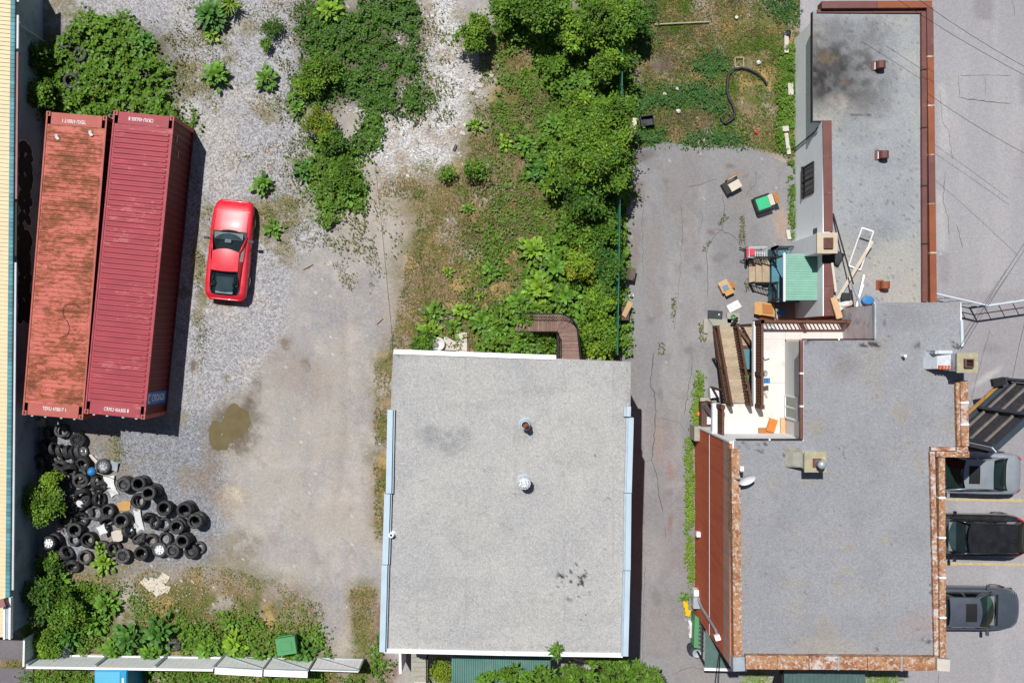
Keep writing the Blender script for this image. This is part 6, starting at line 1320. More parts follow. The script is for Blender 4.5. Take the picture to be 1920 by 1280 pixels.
def cable(label, a, c, sag=.35, r_=.008):
    a, c = P(*a), P(*c); b = MB(); b.tube([a.lerp(c, i/16)-Vector((0, 0, sag*4*(i/16)*(1-i/16))) for i in range(17)], r_, 5); tag(b.build('overhead_cable', 'black_trim'), label, 'cable', 'overhead cables')
cable('upper of two overhead cables crossing the top right corner', (1690, -25, 7.0), (2010, 172, 7.6)); cable('lower of two overhead cables crossing the top right corner', (1640, -30, 6.9), (2010, 186, 7.6))
cable('overhead cable above the lot right of the annex coping', (1740, 176, 4.4), (2010, 332, 6.5)); cable('overhead cable running down to the lot barrier, left one', (1800, 650, 7.6), (1990, 355, 6.8), .2); cable('overhead cable running down to the lot barrier, right one', (1806, 650, 7.6), (1990, 370, 6.8), .2); cable('single overhead cable above the billboard corner', (1898, 712, 6.9), (1960, 480, 7.2), .2)
cable('service cable in front of the brick building corner, left', (1351, 1205, 5.2), (1330, 1400, 6.2), .15, .016); cable('service cable in front of the brick building corner, right', (1352, 1205, 5.2), (1344, 1400, 6.2), .15, .016)
cable('thin dark wire over the dirt yard left of the grey house', (706, 330, 5.6), (738, 660, 6.1), .1, .008)
# ---------------------------------------------------------------- loose things on the driveway
t = thing('white_seat_chair', 'wooden chair with white seat and slatted back alone on the driveway', 'chair', P(1374, 341, .08)); c = P(1376, 344, .47); A_ = .52; R_ = Matrix.Rotation(A_, 3, 'Z'); W = lambda x, y, z=0: c+R_ @ Vector((x, y, z))
def ob(b, x, y, z, sx, sy, sz): b.obox(W(x, y, z), (sx, sy, sz), A_)
part('seat', 'pale_card', t, lambda b: ob(b, 0, -.05, 0, .5, .44, .06))
for x in (-.24, .24):
    for y in (-.24, .2): part('leg', 'black_trim', t, lambda b: ob(b, x, y, -.23, .05, .05, .4))
    part('back_post', 'wood_brown', t, lambda b: ob(b, x, .25, .15, .05, .05, .5))
for i in range(4): part('back_slat', 'pale_card', t, lambda b: ob(b, 0, .2+.012*i, .1+.09*i, .46, .02, .035))
part('back_rail', 'wood_brown', t, lambda b: ob(b, .06, .32, .45, .62, .04, .06)); part('side_shelf', 'black_trim', t, lambda b: ob(b, -.36, -.02, -.2, .2, .5, .3))
t = thing('green_armchair', 'low armchair with bright green cushion and dark frame on the driveway', 'armchair', P(1437, 379, .08)); c = P(1433, 380, .48); A_ = .33; R_ = Matrix.Rotation(A_, 3, 'Z')
part('cushion', 'felt_green', t, lambda b: ob(b, -.05, 0, 0, .56, .5, .12)); part('base', 'black_trim', t, lambda b: ob(b, -.05, 0, -.22, .7, .62, .3)); part('pillow', 'pale_card', t, lambda b: ob(b, .3, .02, .04, .2, .46, .12))
for s in (-1, 1): part('arm', 'black_trim', t, lambda b: ob(b, -.05, s*.3, .08, .66, .06, .08))
part('footboard', 'black_trim', t, lambda b: ob(b, -.39, 0, .02, .06, .6, .2)); part('back_panel', 'wood_brown', t, lambda b: ob(b, .5, .03, .2, .2, .46, .05))
for x in (-.3, .35):
    for s in (-1, 1): part('leg', 'black_trim', t, lambda b: ob(b, x, s*.26, -.37, .06, .06, .1))
t = thing('open_carton', 'open cardboard box with printed papers inside on the driveway', 'carton', P(1361, 539, .08)); c = P(1361, 539, .4); A_ = .45; R_ = Matrix.Rotation(A_, 3, 'Z')
part('box', 'cardboard', t, lambda b: ob(b, 0, 0, -.16, .44, .36, .32)); part('papers', 'galvanised', t, lambda b: ob(b, -.02, .02, .02, .3, .26, .03))
b = MB()
for i in range(5): b.obox(W(-.02, -.08+i*.045, .04), (.26, .022, .004), A_)
b.build('print', 'slate_mat', t); part('flap', 'cardboard', t, lambda b: ob(b, .05, -.26, .01, .4, .16, .015)); part('flap', 'cardboard_dark', t, lambda b: ob(b, .3, .0, -.02, .16, .3, .015)); part('flap', 'plywood', t, lambda b: ob(b, -.02, .25, .0, .4, .14, .015))
t = thing('poster_sheet', 'white printed sheet lying flat on the asphalt', 'sheet', P(1377, 573, .1)); part('sheet', 'paper_white', t, lambda b: pbox(b, [(1362, 573), (1383, 562), (1391, 575), (1369, 586)], .085, .1)); b = MB()
for x, y in ((1370, 576), (1373, 578), (1380, 573)): b.obox(P(x, y, .103), (.12, .02, .004), .5)
b.build('print', 'galvanised', t)
t = thing('black_door_mat', 'black rubber mat lying on the concrete slab by the wooden stair', 'mat', P(1342, 590, .2)); part('mat', 'slate_mat', t, lambda b: pbox(b, [(1327, 581), (1355, 583), (1354, 598), (1327, 596)], .2, .24)); part('badge', 'alloy', t, lambda b: b.lathe([(.04, .242), (.001, .246)], 10, P(1346.5, 590, 0)))
t = thing('stair_foot_slab', 'cracked pale concrete slab at the foot of the wooden stair', 'concrete slab', P(1350, 604, 0))
for pts in ([(1328,596),(1372,598),(1371,613),(1338,612)], [(1320,598),(1327.5,597),(1327,625),(1319,624)], [(1363,586),(1387,587),(1386,606),(1364,605)]): part('slab', 'concrete', t, lambda b: pbox(b, pts, .0, .19))
tag(MB().lathe([(.001, .0), (.09, .0), (.1, .14), (.085, .14), (.07, .03), (.001, .03)], 12, P(1374, 594, .2)).build('green_pot', 'plastic_green'), 'small green plant pot on the concrete slab by the stair', 'pot'); tag(MB().beam(P(1371, 610, .3), P(1383, 595, .5), .1, .06).build('black_rail_piece', 'black_plastic'), 'short black bar leaning at the stair foot slab', 'bar')
t = thing('torn_carton', 'big orange-tan cardboard box lying open below the porch steps', 'carton', P(1436, 582, .08)); c = P(1432, 579, .5)
part('box', 'cardboard', t, lambda b: pbox(b, [(1427, 566), (1452, 570), (1453, 594), (1427, 590)], .085, .55)); part('flap', 'cardboard', t, lambda b: b.hexa([P(1415, 566, .5), P(1427, 565, .55), P(1427, 591, .55), P(1414, 588, .45)], [P(1415, 566, .52), P(1427, 565, .57), P(1427, 591, .57), P(1414, 588, .47)])); part('flap', 'cardboard_dark', t, lambda b: b.hexa([P(1423, 592, .3), P(1453, 596, .3), P(1453, 602, .1), P(1424, 600, .1)], [P(1423, 592, .32), P(1453, 596, .32), P(1453, 602, .12), P(1424, 600, .12)])); part('hollow', 'cardboard_dark', t, lambda b: pbox(b, [(1429, 569), (1449, 572), (1450, 590), (1430, 588)], .551, .556))
# shopping trolley
t = thing('shopping_trolley', 'wire shopping trolley with red handle and child seat beside the porch railing', 'trolley', P(1418, 474, .08)); x0, x1, y0, y1 = P(1404, 0, .9).x, P(1437, 0, .9).x, P(0, 483, .9).y, P(0, 463, .9).y
b = MB()
for i in range(9): xx = x0+(x1-x0)*i/8; b.tube([(xx, y0, 1.0), (xx, y0+.04, .55), (xx, y1-.04, .55), (xx, y1, 1.0)], .014, 4)
for z, k in ((1.0, 0), (.85, .01), (.7, .025)): b.tube([(x0, y0+k, z), (x1, y0+k, z), (x1, y1-k, z), (x0, y1-k, z), (x0, y0+k, z)], .016, 4)
for j in range(6): yy = y0+(y1-y0)*(j+.5)/6; b.tube([(x0, yy, .55), (x1, yy, .55)], .007, 4)
b.build('basket', 'cart_wire', t); part('handle', 'red_plastic', t, lambda b: b.tube([(x0-.1, y0-.02, 1.05), (x0-.1, y1+.02, 1.05)], .035, 8)); part('child_seat', 'red_plastic', t, lambda b: b.obox((x0+.1, (y0+y1)/2, .93), (.24, .3, .04)))
b = MB()
for yy in (y0, y1): b.tube([(x0-.1, yy, 1.05), (x0+.05, yy, .5), (x0, yy, .2), (x1, yy, .25)], .015, 5)
b.build('frame', 'cart_wire', t)
for xx in (x0, x1-.05):
    for yy in (y0, y1): part('wheel', 'rubber', t, lambda b: b.tube([(xx, yy-.02, .15), (xx, yy+.02, .15)], .065, 10))
t = thing('kick_scooter', 'black scooter frame lying at the foot of the porch steps', 'scooter', P(1398, 490, .1)); part('deck', 'black_trim', t, lambda b: b.beam(P(1398, 470, .2), P(1398, 500, .2), .1, .05)); part('handlebar', 'black_trim', t, lambda b: b.tube([P(1387, 488, .25), P(1402, 491, .3)], .025, 6)); part('stem', 'black_trim', t, lambda b: b.tube([P(1386, 464, .25), P(1402, 470, .25)], .025, 6))
for y in (466, 500): part('wheel', 'rubber', t, lambda b: b.tube([P(1398, y, .16)-Vector((.02, 0, 0)), P(1398, y, .16)+Vector((.02, 0, 0))], .07, 10))
# along the chain-link fence
t = thing('leaning_cushion', 'taupe cushion propped at the chain-link fence', 'cushion', P(1180, 515, .08)); part('pad', 'grey_cloth', t, lambda b: b.obox(P(1181, 514, .35), (.26, .5, .5), -.2, 0, .35)); part('seam', 'slate_mat', t, lambda b: b.obox(P(1175, 516, .3), (.05, .54, .5), -.2, 0, .35))
t = thing('leaning_boards', 'pale plywood board on a brown panel against the green fence', 'boards', P(1174, 584, .08)); part('board', 'plywood', t, lambda b: b.hexa([P(1166, 590, .7), P(1178, 563, .7), P(1187, 569, .62), P(1173, 596, .62)], [P(1166, 590, .75), P(1178, 563, .75), P(1187, 569, .67), P(1173, 596, .67)])); part('panel', 'brown_panel', t, lambda b: pbox(b, [(1163, 574), (1180, 576), (1179, 600), (1163, 600)], .085, .6))
for x, y, mt, lab in ((1184, 554, 'paper_white', 'white round lid lying by the boards at the green fence'),): tag(MB().lathe([(.1, .02), (.1, .05), (.06, .06), (.001, .06)], 14, P(x, y, .08)).build('white_disc', mt), lab, 'lid')
t = thing('black_tub', 'black plastic tub on the garden edge by the fence', 'tub', P(1213, 227, 0)); c = P(1213, 227, .2)
part('tub', 'black_plastic', t, lambda b: [b.obox(c+Vector((dx_, dy_, 0)), (sx, sy, .3), .15) for dx_, dy_, sx, sy in ((0, .2, .55, .03), (0, -.2, .55, .03), (-.27, 0, .03, .4), (.27, 0, .03, .4))]); part('bottom', 'black_plastic', t, lambda b: b.obox(c-Vector((0, 0, .12)), (.52, .38, .03), .15)); part('dish', 'slate_mat', t, lambda b: b.lathe([(.1, -.08), (.11, -.05), (.001, -.06)], 12, c+Vector((-.1, -.02, 0))))
tag(MB().beam(P(1185, 254, .12), P(1191, 222, .12), .2, .1).build('pale_beam', 'pale_card'), 'pale timber beam lying between fence and black tub', 'beam'); tag(MB().beam(P(1176, 236, .2), P(1181, 205, .2), .2, .1).build('brown_beam', 'brown_panel'), 'brown timber beam lying against the chain-link fence', 'beam')
def hose(name, pts, r_, mt, lab, cat): b = MB(); b.tube([P(x, y, .12) for x, y in pts], r_, 6); tag(b.build(name, mt), lab, cat)
hose('edging_strip', [(1366, 140), (1364, 152), (1363, 170), (1367, 185), (1374, 197), (1378, 210), (1376, 220), (1368, 227), (1360, 231), (1355, 229), (1352, 220)], .06, 'black_plastic', 'black plastic lawn edging bent into a hook in the garden', 'edging'); hose('edging_strip', [(1366, 140), (1376, 130), (1390, 127), (1404, 130), (1420, 138), (1432, 148), (1438, 158)], .05, 'black_plastic', 'black plastic edging arching over the dry garden grass', 'edging')
t = thing('timber_square', 'small square wooden frame lying on the garden soil', 'frame', P(1386, 117, .08)); b = MB()
for a, c in (((1378, 108), (1394, 108)), ((1394, 108), (1394, 126)), ((1394, 126), (1378, 126)), ((1378, 126), (1378, 108))): part('side', 'tan_plank', t, lambda b: b.beam(P(*a, .1), P(*c, .1), .04, .05))
tag(MB().beam(P(1227, 46, .1), P(1330, 41, .1), .05, .05).build('garden_lath', 'tan_plank'), 'long thin pale lath along the garden bed', 'lath')
for i, (x, y, r_, mt, nm, lab) in enumerate(((1381, 33, .07, 'paper_white', 'white_disc', 'white round lid on the dry grass of the garden'), (1422, 117, .09, 'bag_white', 'plastic_bag', 'white plastic bag in the dry garden grass'), (1270, 166, .09, 'bag_white', 'plastic_bag', 'white plastic bag in the green garden bed'), (1246, 177, .08, 'pale_card', 'paper_scrap', 'cream paper scrap beside the garden bed'), (1272, 208, .09, 'bag_white', 'paper_scrap', 'white paper scrap on the bare garden soil'), (1418, 247, .08, 'red_plastic', 'red_toy', 'small red thing in the garden grass'), (1475, 64, .16, 'black_plastic', 'black_bag', 'black bag at the foot of the annex wall'))):
    b = MB(); c = P(x, y, .08); q = random.Random(i)
    b.lathe([(.001, 0), (r_*.8, .0), (r_, r_*.3), (r_*.7, r_*.7), (r_*.25, r_*.9), (.001, r_*.8)] if nm != 'white_disc' else [(r_, .0), (r_, .03), (r_*.8, .04), (.001, .03)], 10, c); b.v = [(x_+q.uniform(-.3, .3)*r_*(nm != 'white_disc'), y_+q.uniform(-.3, .3)*r_*(nm != 'white_disc'), z_) for x_, y_, z_ in b.v]
    tag(b.build(nm, mt), lab, nm.replace('_', ' '))
for i, (x, y, sx, sy) in enumerate(((1474, 80, .18, .9), (1482, 168, .22, .5), (1472, 242, .28, .22), (1476, 270, .16, .9), (1478, 440, .16, .4))): tag(MB().obox(P(x, y, .1), (sx, sy, .16), .05*i).build('kerb_stone', 'pale_slab'), ['long pale kerb stone by the annex wall near the black bag', 'pale kerb stone halfway along the annex wall', 'square pale stone at the garden end of the annex wall', 'long pale kerb stone where driveway meets annex wall', 'small pale stone by the porch end of the annex wall'][i], 'stone')
for x, y, lab, mt, nm in ((1287, 1133, 'yellow plastic tray by the brick wall', 'yellow_plastic', 'yellow_tray'), (1310, 776, 'orange ball in the grass by the brown lean-to', 'orange_plastic', 'orange_ball')):
    b = MB()
    if nm == 'yellow_tray': b.obox(P(1285, 1131, .3), (.18, .3, .12), .1); b.obox(P(1290, 1148, .3), (.2, .28, .1), -.3); b.obox(P(1287, 1140, .28), (.14, .3, .08), -.1)
    else: b.lathe([(.12*math.sin(a), -.12*math.cos(a)) for a in np.linspace(.01, math.pi-.01, 9)], 12, P(x, y, .2))
    tag(b.build(nm, mt), lab, nm.replace('_', ' '))
t = thing('green_planter_rail', 'light green wooden porch rail box beside the brick corner', 'planter', P(1306, 1185, 0)); part('box', 'plastic_green', t, lambda b: pbox(b, [(1303, 1152), (1311, 1158), (1309, 1215), (1301, 1213)], 0, .9)); part('stair_rail', 'dark_iron', t, lambda b: b.beam(P(1318, 1170, .9), P(1316, 1230, .9), .06, .05))
b = MB()
for i in range(7): b.beam(P(1312, 1166+i*8, .5), P(1318, 1172+i*8, .3), .1, .04)
b.build('slats', 'dark_green_roof', t)
t = thing('round_barrel', 'grey round barrel with a water-filled lid at the brick corner', 'barrel', P(1299, 1218, 0)); part('barrel', 'slate_mat', t, lambda b: b.lathe([(.2, 0), (.24, .3), (.24, .5), (.21, .5), (.2, .3), (.001, .3)], 16, P(1296, 1212, .08)), True); part('basin', 'galvanised', t, lambda b: b.lathe([(.001, .5), (.16, .5), (.18, .56), (.001, .54)], 14, P(1302, 1217, .1)))
t = thing('bottle_crate', 'white rubbish bags with bottles beside the green planter', 'bags', P(1296, 1178, 0)); q = random.Random(8)
for i in range(7): part('bag', 'bag_white', t, lambda b: b.obox(P(1293+q.uniform(0, 7), 1165+i*4, .18), (q.uniform(.12, .24), q.uniform(.1, .2), .2), q.uniform(0, 3), q.uniform(-.3, .3)))
# ---------------------------------------------------------------- things left on the annex roof
ZR = RA+.02
def lean(name, mt, lab, cat, a, c, wd, ht): b = MB(); b.beam(P(*a), P(*c), wd, ht); tag(b.build(name, mt), lab, cat)
t = thing('window_frame', 'white empty window frame propped on the annex roof', 'window frame', P(1615, 465, ZR)); fr = [(1616, 427, 4.6), (1637.5, 434, 4.6), (1613, 506, 3.82), (1591, 498, 3.82)]
for a, c in zip(fr, fr[1:]+fr[:1]): part('side', 'white_paint', t, lambda b: b.beam(P(*a), P(*c), .05, .05))
lean('white_plank', 'pale_card', 'long white plank lying across the annex roof', 'plank', (1636, 452, 4.3), (1570, 560, 3.85), .13, .05); lean('white_batten', 'white_paint', 'white batten leaning on the annex roof edge beside the blue lid', 'batten', (1620, 515, 4.1), (1598, 607, 4.0), .07, .05); lean('thin_batten', 'white_paint', 'thin white batten beside the blue lid on the annex roof', 'batten', (1619, 533, 3.9), (1608, 565, 3.9), .05, .04)
lean('metal_pole', 'dark_iron', 'long dark pole lying across the annex roof', 'pole', (1562, 400, 3.95), (1600, 533, 4.6), .05, .05); lean('aluminium_pole', 'galvanised', 'long white pole leaning up to the brick building roof', 'pole', (1599, 535, 4.2), (1639, 636, 7.0), .08, .05)
lean('short_timber', 'plywood', 'thick split timber lying on the brown coping of the annex', 'timber', (1562, 558, 4.1), (1574, 597, 4.2), .24, .12); lean('thin_timber', 'pale_card', 'thin pale timber lying along the brown annex coping', 'timber', (1560, 492, 4.05), (1567, 547, 4.05), .09, .06)
t = thing('black_tray', 'black plastic tray on the annex roof by the chimney', 'tray', P(1571, 484, ZR)); part('tray', 'black_plastic', t, lambda b: b.obox(P(1571, 484, 3.95), (.3, .48, .12), -.5)); part('hollow', 'slate_mat', t, lambda b: b.obox(P(1571.5, 483, 4.015), (.22, .38, .01), -.5))
t = thing('dark_crate', 'dark grey crate beside the white bag on the annex roof', 'crate', P(1586, 555, ZR)); part('crate', 'slate_mat', t, lambda b: b.obox(P(1586, 556, 3.95), (.32, .28, .26), 0)); part('rim', 'black_plastic', t, lambda b: b.obox(P(1586, 556, 4.085), (.34, .3, .012), 0))
b = MB(); c = P(1584, 571, 4.0); q = random.Random(2); b.grid(lambda u, v: c+Euler((0, 0, .35)).to_matrix() @ Vector(((u-.5)*.62, (v-.5)*.34*(1-.5*u), .12*math.sin(math.pi*u)*math.sin(math.pi*v)+.03*math.sin(u*11+v*7))), 14, 10); tag(b.build('white_sack', 'bag_white', smooth=True), 'crumpled white sack on the brown coping of the annex', 'sack')
t = thing('blue_tub_top', 'oval bright blue plastic lid on the annex roof', 'lid', P(1627, 563, ZR)); c = P(1627, 563, 3.95); bb = MB(); bb.lathe([(.001, .06), (.2, .06), (.24, .05), (.25, -.04)], 20)
part('lid', 'blue_plastic', t, lambda b: b.add([c+Vector((x_*.98, y_*.7, z_)) for x_, y_, z_ in bb.v], bb.f), True)
# a few more on the driveway and deck gap
b = MB(); b.obox(P(1562, 601, 3.0), (.4, .16, .1), .1); tag(b.build('white_block', 'paper_white'), 'white block in the dark gap north of the deck', 'block')
b = MB(); b.obox(P(1466, 585, .3), (.3, .24, .3), .4); tag(b.build('blue_bag', 'blue_plastic'), 'blue bag in the dark corner beside the porch', 'bag')
# ---------------------------------------------------------------- vegetation
PAL = {'mid': (.092, .185, .015), 'dark': (.056, .130, .013), 'lime': (.145, .250, .018), 'yellow': (.20, .245, .016), 'blue': (.046, .130, .026), 'dry': (.30, .215, .095), 'olive': (.135, .145, .04), 'straw': (.40, .29, .13), 'red': (.06, .012, .016)}
rs = np.random.RandomState(42)
def ground_z(px, py): return relief_yard(px, py)
def leaf_arrays(C, az, tilt, L, W, fold, roll):
    d = np.stack([np.cos(az)*np.cos(tilt), np.sin(az)*np.cos(tilt), np.sin(tilt)], -1)
    s = np.stack([-np.sin(az)*np.cos(roll), np.cos(az)*np.cos(roll), np.sin(roll)], -1)
    L = L[:, None]; W = W[:, None]; up = np.zeros_like(C); up[:, 2] = fold
    V = np.stack([C, C+d*L*.42+s*W*.5+up, C+d*L, C+d*L*.42-s*W*.5+up], 1).reshape(-1, 3)
    n = len(C); i = np.arange(n)[:, None]*4
    F = np.concatenate([i+np.array([[0, 2, 1]]), i+np.array([[0, 3, 2]])], 1).reshape(-1, 3)
    return V, F
def tint(n, pal, var=.28, bright=None):
    c = np.array(PAL[pal] if isinstance(pal, str) else pal)[None]*(1+rs.uniform(-var, var, (n, 1)))
    c = c*(1+rs.uniform(-.1, .1, (n, 3)))
    if bright is not None: c = c*bright[:, None]
    return np.repeat(np.clip(c, 0, 1), 4, axis=0)
def cloud(centers, per, spread, size, pal, up=.35, aspect=.55, bright=None):
    n = len(centers)*per; base = np.repeat(centers, per, axis=0)
    off = rs.normal(0, 1, (n, 3))*spread*.62*np.repeat(rs.uniform(.6, 1.5, (len(centers), 1)), per, axis=0); off[:, 2] *= .6
    C = base+off; az = np.arctan2(off[:, 1], off[:, 0])+rs.normal(0, .8, n); tilt = rs.normal(.05, up, n)
    L = rs.uniform(.5, 1.45, n)*size; b = np.repeat(rs.uniform(.55, 1.35, len(centers)) if bright is None else bright, per)
    V, F = leaf_arrays(C, az, tilt, L, L*aspect, .12*size, rs.normal(0, .35, n))
    return V, F, tint(n, pal, .22, b)
def crown_centers(c, rx, ry, rz, n, fill=.5, low=-.1):
    """leaf clumps on several uneven lobes, with gaps between them"""
    k = max(4, int(4+n/14)); out = []
    for i in range(k):
        a = i*2.39996+rs.uniform(-.5, .5); rr = math.sqrt((i+.4)/k)*rs.uniform(.55, .95)
        lr = rs.uniform(.26, .5)*(1.0 if k < 8 else .8); lz = math.sqrt(max(.05, 1-rr*rr*.8))
        lc = np.array([c[0]+math.cos(a)*rr*rx*.8, c[1]+math.sin(a)*rr*ry*.8, c[2]+rz*(lz-.45)*rs.uniform(.6, 1.15)])
        m = max(4, int(n/k*rs.uniform(.7, 1.3))); d = rs.normal(0, 1, (m*3, 3)); d /= np.linalg.norm(d, axis=1)[:, None]; d = d[d[:, 2] > low][:m]
        out.append(lc[None]+d*rs.uniform(fill, 1.0, (len(d), 1))*np.array([[rx*lr, ry*lr, max(rz*.45, .15)]]))
    out = np.concatenate(out); m = rs.uniform(0, 1, len(out)) < .12; d = out[m]-np.array(c)[None]; d[:, 2] *= .4; out[m] = out[m]+d*rs.uniform(.15, .4, (len(d), 1))
    return out
def tree(name, label, px, py, Rpx, h, pal='mid', size=.10, clumps=60, per=60, group=None, cat='shrub', fy_=1.0, pal2=None):
    cz = max(h*.55, .25); c = P(px, py, h*.7); R = Rpx*(H-h*.7)/FPX
    t = thing(name, label, cat, (c.x, c.y, 0), group=group)
    rz = max(.25, h*.45); cc = (c.x, c.y, cz)
    C = crown_centers(cc, R, R*fy_, rz, int(clumps*.85)); C[:, 2] += rs.uniform(-.4, .15, len(C))*min(1, h*.5); C[:, 2] = np.maximum(C[:, 2], .12)
    k = len(C)
    parts_ = []
    if pal2:
        m = rs.uniform(0, 1, k) < .35; groups = ((C[~m], pal), (C[m], pal2))
    else: groups = ((C, pal),)
    for cs, pl in groups:
        if len(cs): parts_.append(cloud(cs, int(per*.9), min(.085+R*.07, .19), size*1.1, pl, up=.5))
    V = []; F = []; K = []; o = 0
    for v, f, q in parts_: V.append(v); F.append(f+o); K.append(q); o += len(v)
    build_np('crown', np.concatenate(V), np.concatenate(F), 'leaf', np.concatenate(K), parent=t)
    b = MB(); top = Vector((c.x+rs.uniform(-.1, .1), c.y+rs.uniform(-.1, .1), cz))
    r0 = .02+.022*h; b.tube([Vector((c.x, c.y, -.05)), Vector((c.x, c.y, cz*.4)), top], [r0, r0*.8, r0*.55], 7)
    b.build('trunk', 'bark', t); b = MB()
    for i in rs.choice(k, min(k, 9), replace=False):
        e = Vector(C[i]); m = top.lerp(e, .5)+Vector((0, 0, -.05)); b.tube([Vector((c.x, c.y, cz*.45)), m, e], [r0*.5, r0*.32, r0*.12], 5)
    b.build('limbs', 'bark', t); return t
def carpet(name, label, polys, dens, size, pal, hgt=.12, thr=.45, per=30, seed=1, aspect=.8, cat='ground cover', amt=10, up=.3, z0=0.0, soft=7.0):
    """low leafy mat nobody could count"""
    PX, PY = [], []
    for poly in polys:
        a = np.array(poly); x0, y0 = a.min(0); x1, y1 = a.max(0); n = int((x1-x0)*(y1-y0)/44**2*dens)
        mg = 2.2*soft*(amt > 4); n = int(n*(1+2*mg/(x1-x0))*(1+2*mg/(y1-y0))); x, y = rs.uniform(x0-mg, x1+mg, n), rs.uniform(y0-mg, y1+mg, n); wx, wy = warp(x, y, amt, 30, seed); wx = wx+rs.normal(0, soft, n)*(amt > 4); wy = wy+rs.normal(0, soft, n)*(amt > 4)
        k = inpoly(wx, wy, poly) & (fbm(x, y, per, 4, seed+3)+rs.uniform(-.05, .05, n) > thr); PX.append(x[k]); PY.append(y[k])
    x, y = np.concatenate(PX), np.concatenate(PY); n = len(x)
    lump = sstep(.3, .7, fbm(x, y, 34, 3, seed+9))*.5+sstep(.42, .62, vnoise(x/9.0, y/9.0, seed+13))*.8; z = ground_z(x, y)+z0+.02+rs.uniform(.55, 1, n)*hgt*(.1+lump)
    C = np.stack([(x-960)*(H-z)/FPX, (640-y)*(H-z)/FPX, z], -1)
    L = rs.uniform(.65, 1.3, n)*size
    V, F = leaf_arrays(C, rs.uniform(0, 6.283, n), rs.normal(.1, up, n), L, L*aspect, .1*size, rs.normal(0, .35, n))
    br = .7+.6*fbm(x, y, 26, 3, seed+21)
    pl = PAL[pal]; col = tint(n, pl, .22, br)
    o = build_np(name, V, F, 'leaf', col); return tag(o, label, cat, kind='stuff')
def grass(name, label, polys, dens, hgt, pals, thr=.4, per=35, seed=1, z0=0.0, width=.016):
    PX, PY = [], []
    for poly in polys:
        a = np.array(poly); x0, y0 = a.min(0); x1, y1 = a.max(0); n = int((x1-x0)*(y1-y0)/44**2*dens)
        x, y = rs.uniform(x0, x1, n), rs.uniform(y0, y1, n); wx, wy = warp(x, y, 9, 30, seed)
        k = inpoly(wx, wy, poly) & (fbm(x, y, per, 4, seed+3)+rs.uniform(-.08, .08, n) > thr); PX.append(x[k]); PY.append(y[k])
    x, y = np.concatenate(PX), np.concatenate(PY); n = len(x); z = ground_z(x, y)+z0
    C = np.stack([(x-960)*(H-z)/FPX, (640-y)*(H-z)/FPX, z], -1); az = rs.uniform(0, 6.283, n); L = rs.uniform(.5, 1.4, n)*hgt
    lean_ = rs.uniform(.35, 1.25, n); d = np.stack([np.cos(az)*np.sin(lean_), np.sin(az)*np.sin(lean_), np.cos(lean_)], -1)
    s = np.stack([-np.sin(az), np.cos(az), np.zeros(n)], -1)*width*rs.uniform(.6, 1.3, n)[:, None]
    V = np.stack([C-s, C+s, C+d*L[:, None]], 1).reshape(-1, 3); F = np.arange(n*3).reshape(-1, 3)
    f = fbm(x, y, 28, 4, seed+40)+rs.uniform(-.18, .18, n); idx = np.clip(((f-.25)/.5*len(pals)).astype(int), 0, len(pals)-1)
    c = np.array([PAL[p] for p in pals])[idx]*(1+rs.uniform(-.25, .25, (n, 1)))
    return tag(build_np(name, V, F, 'dry_blade', np.repeat(c, 3, 0)), label, 'grass', kind='stuff')

# burdock: every big leaf is a part
def leaf_mesh(mat, wob):
    b = MB(); T = [0, .12, .3, .5, .7, .87, 1]; Wd = [.02, .17, .27, .25, .24, .12, 0]; q = random.Random(wob); vs = []
    for t_, w_ in zip(T, Wd):
        z = .16*math.sin(math.pi*t_)-.12*t_*t_; e = .05*math.sin(t_*9+wob)+.04
        vs += [(t_, w_*(1+q.uniform(-.22, .22)), z+e), (t_, 0, z), (t_, -w_*(1+q.uniform(-.12, .12)), z+e*.8)]
    fs = []
    for i in range(len(T)-1): fs += [(3*i, 3*i+1, 3*i+4, 3*i+3), (3*i+1, 3*i+2, 3*i+5, 3*i+4)]
    b.add(vs, fs); b.add([(-.25, .012, -.06), (-.25, -.012, -.06), (.02, -.012, 0), (.02, .012, 0)], [(0, 1, 2, 3)])
    return b.mesh('leaf', mat, True)
LEAF = {m: [leaf_mesh(m, i) for i in range(4)] for m in ('burdock_leaf', 'burdock_dark', 'burdock_lime', 'purple_leaf')}
br = random.Random(9)
def burdock(px, py, Rpx, n, mat, where, h=.5, name='burdock_plant', squash=1.0, kind='broad-leaved burdock plant', group='burdock plants', lw=1.0):
    c = P(px, py, h*.4); R = Rpx/44.0
    t = thing(name, kind+' '+where, 'plant', (c.x, c.y, float(ground_z(np.array([float(px)]), np.array([float(py)]))[0])), group=group)
    n = int(n*2.0)
    for i in range(n):
        u = i/max(1, n-1)            # 0 outer/low .. 1 inner/high
        o = bpy.data.objects.new('leaf', br.choice(LEAF[mat])); COL.objects.link(o); o.parent = t
        a = i*2.39996+br.uniform(-.25, .25); rad = R*(1-u*.9)*br.uniform(.12, .72)
        s = R*(.50-.2*u)*br.uniform(.75, 1.2); s = min(max(s, .12), .33)
        o.location = (math.cos(a)*rad, math.sin(a)*rad*squash, .06+h*(.25+.75*u)*br.uniform(.7, 1.05))
        o.rotation_euler = (br.uniform(-.3, .3), -(.05+.55*u+br.uniform(-.15, .2)), a); o.scale = (s, s*lw*br.uniform(.85, 1.15), s)
    b = MB(); b.tube([(0, 0, -.05), (0, 0, h*.9)], [.03, .012], 6); b.build('stalk', 'stem', t, local=True)
    return t

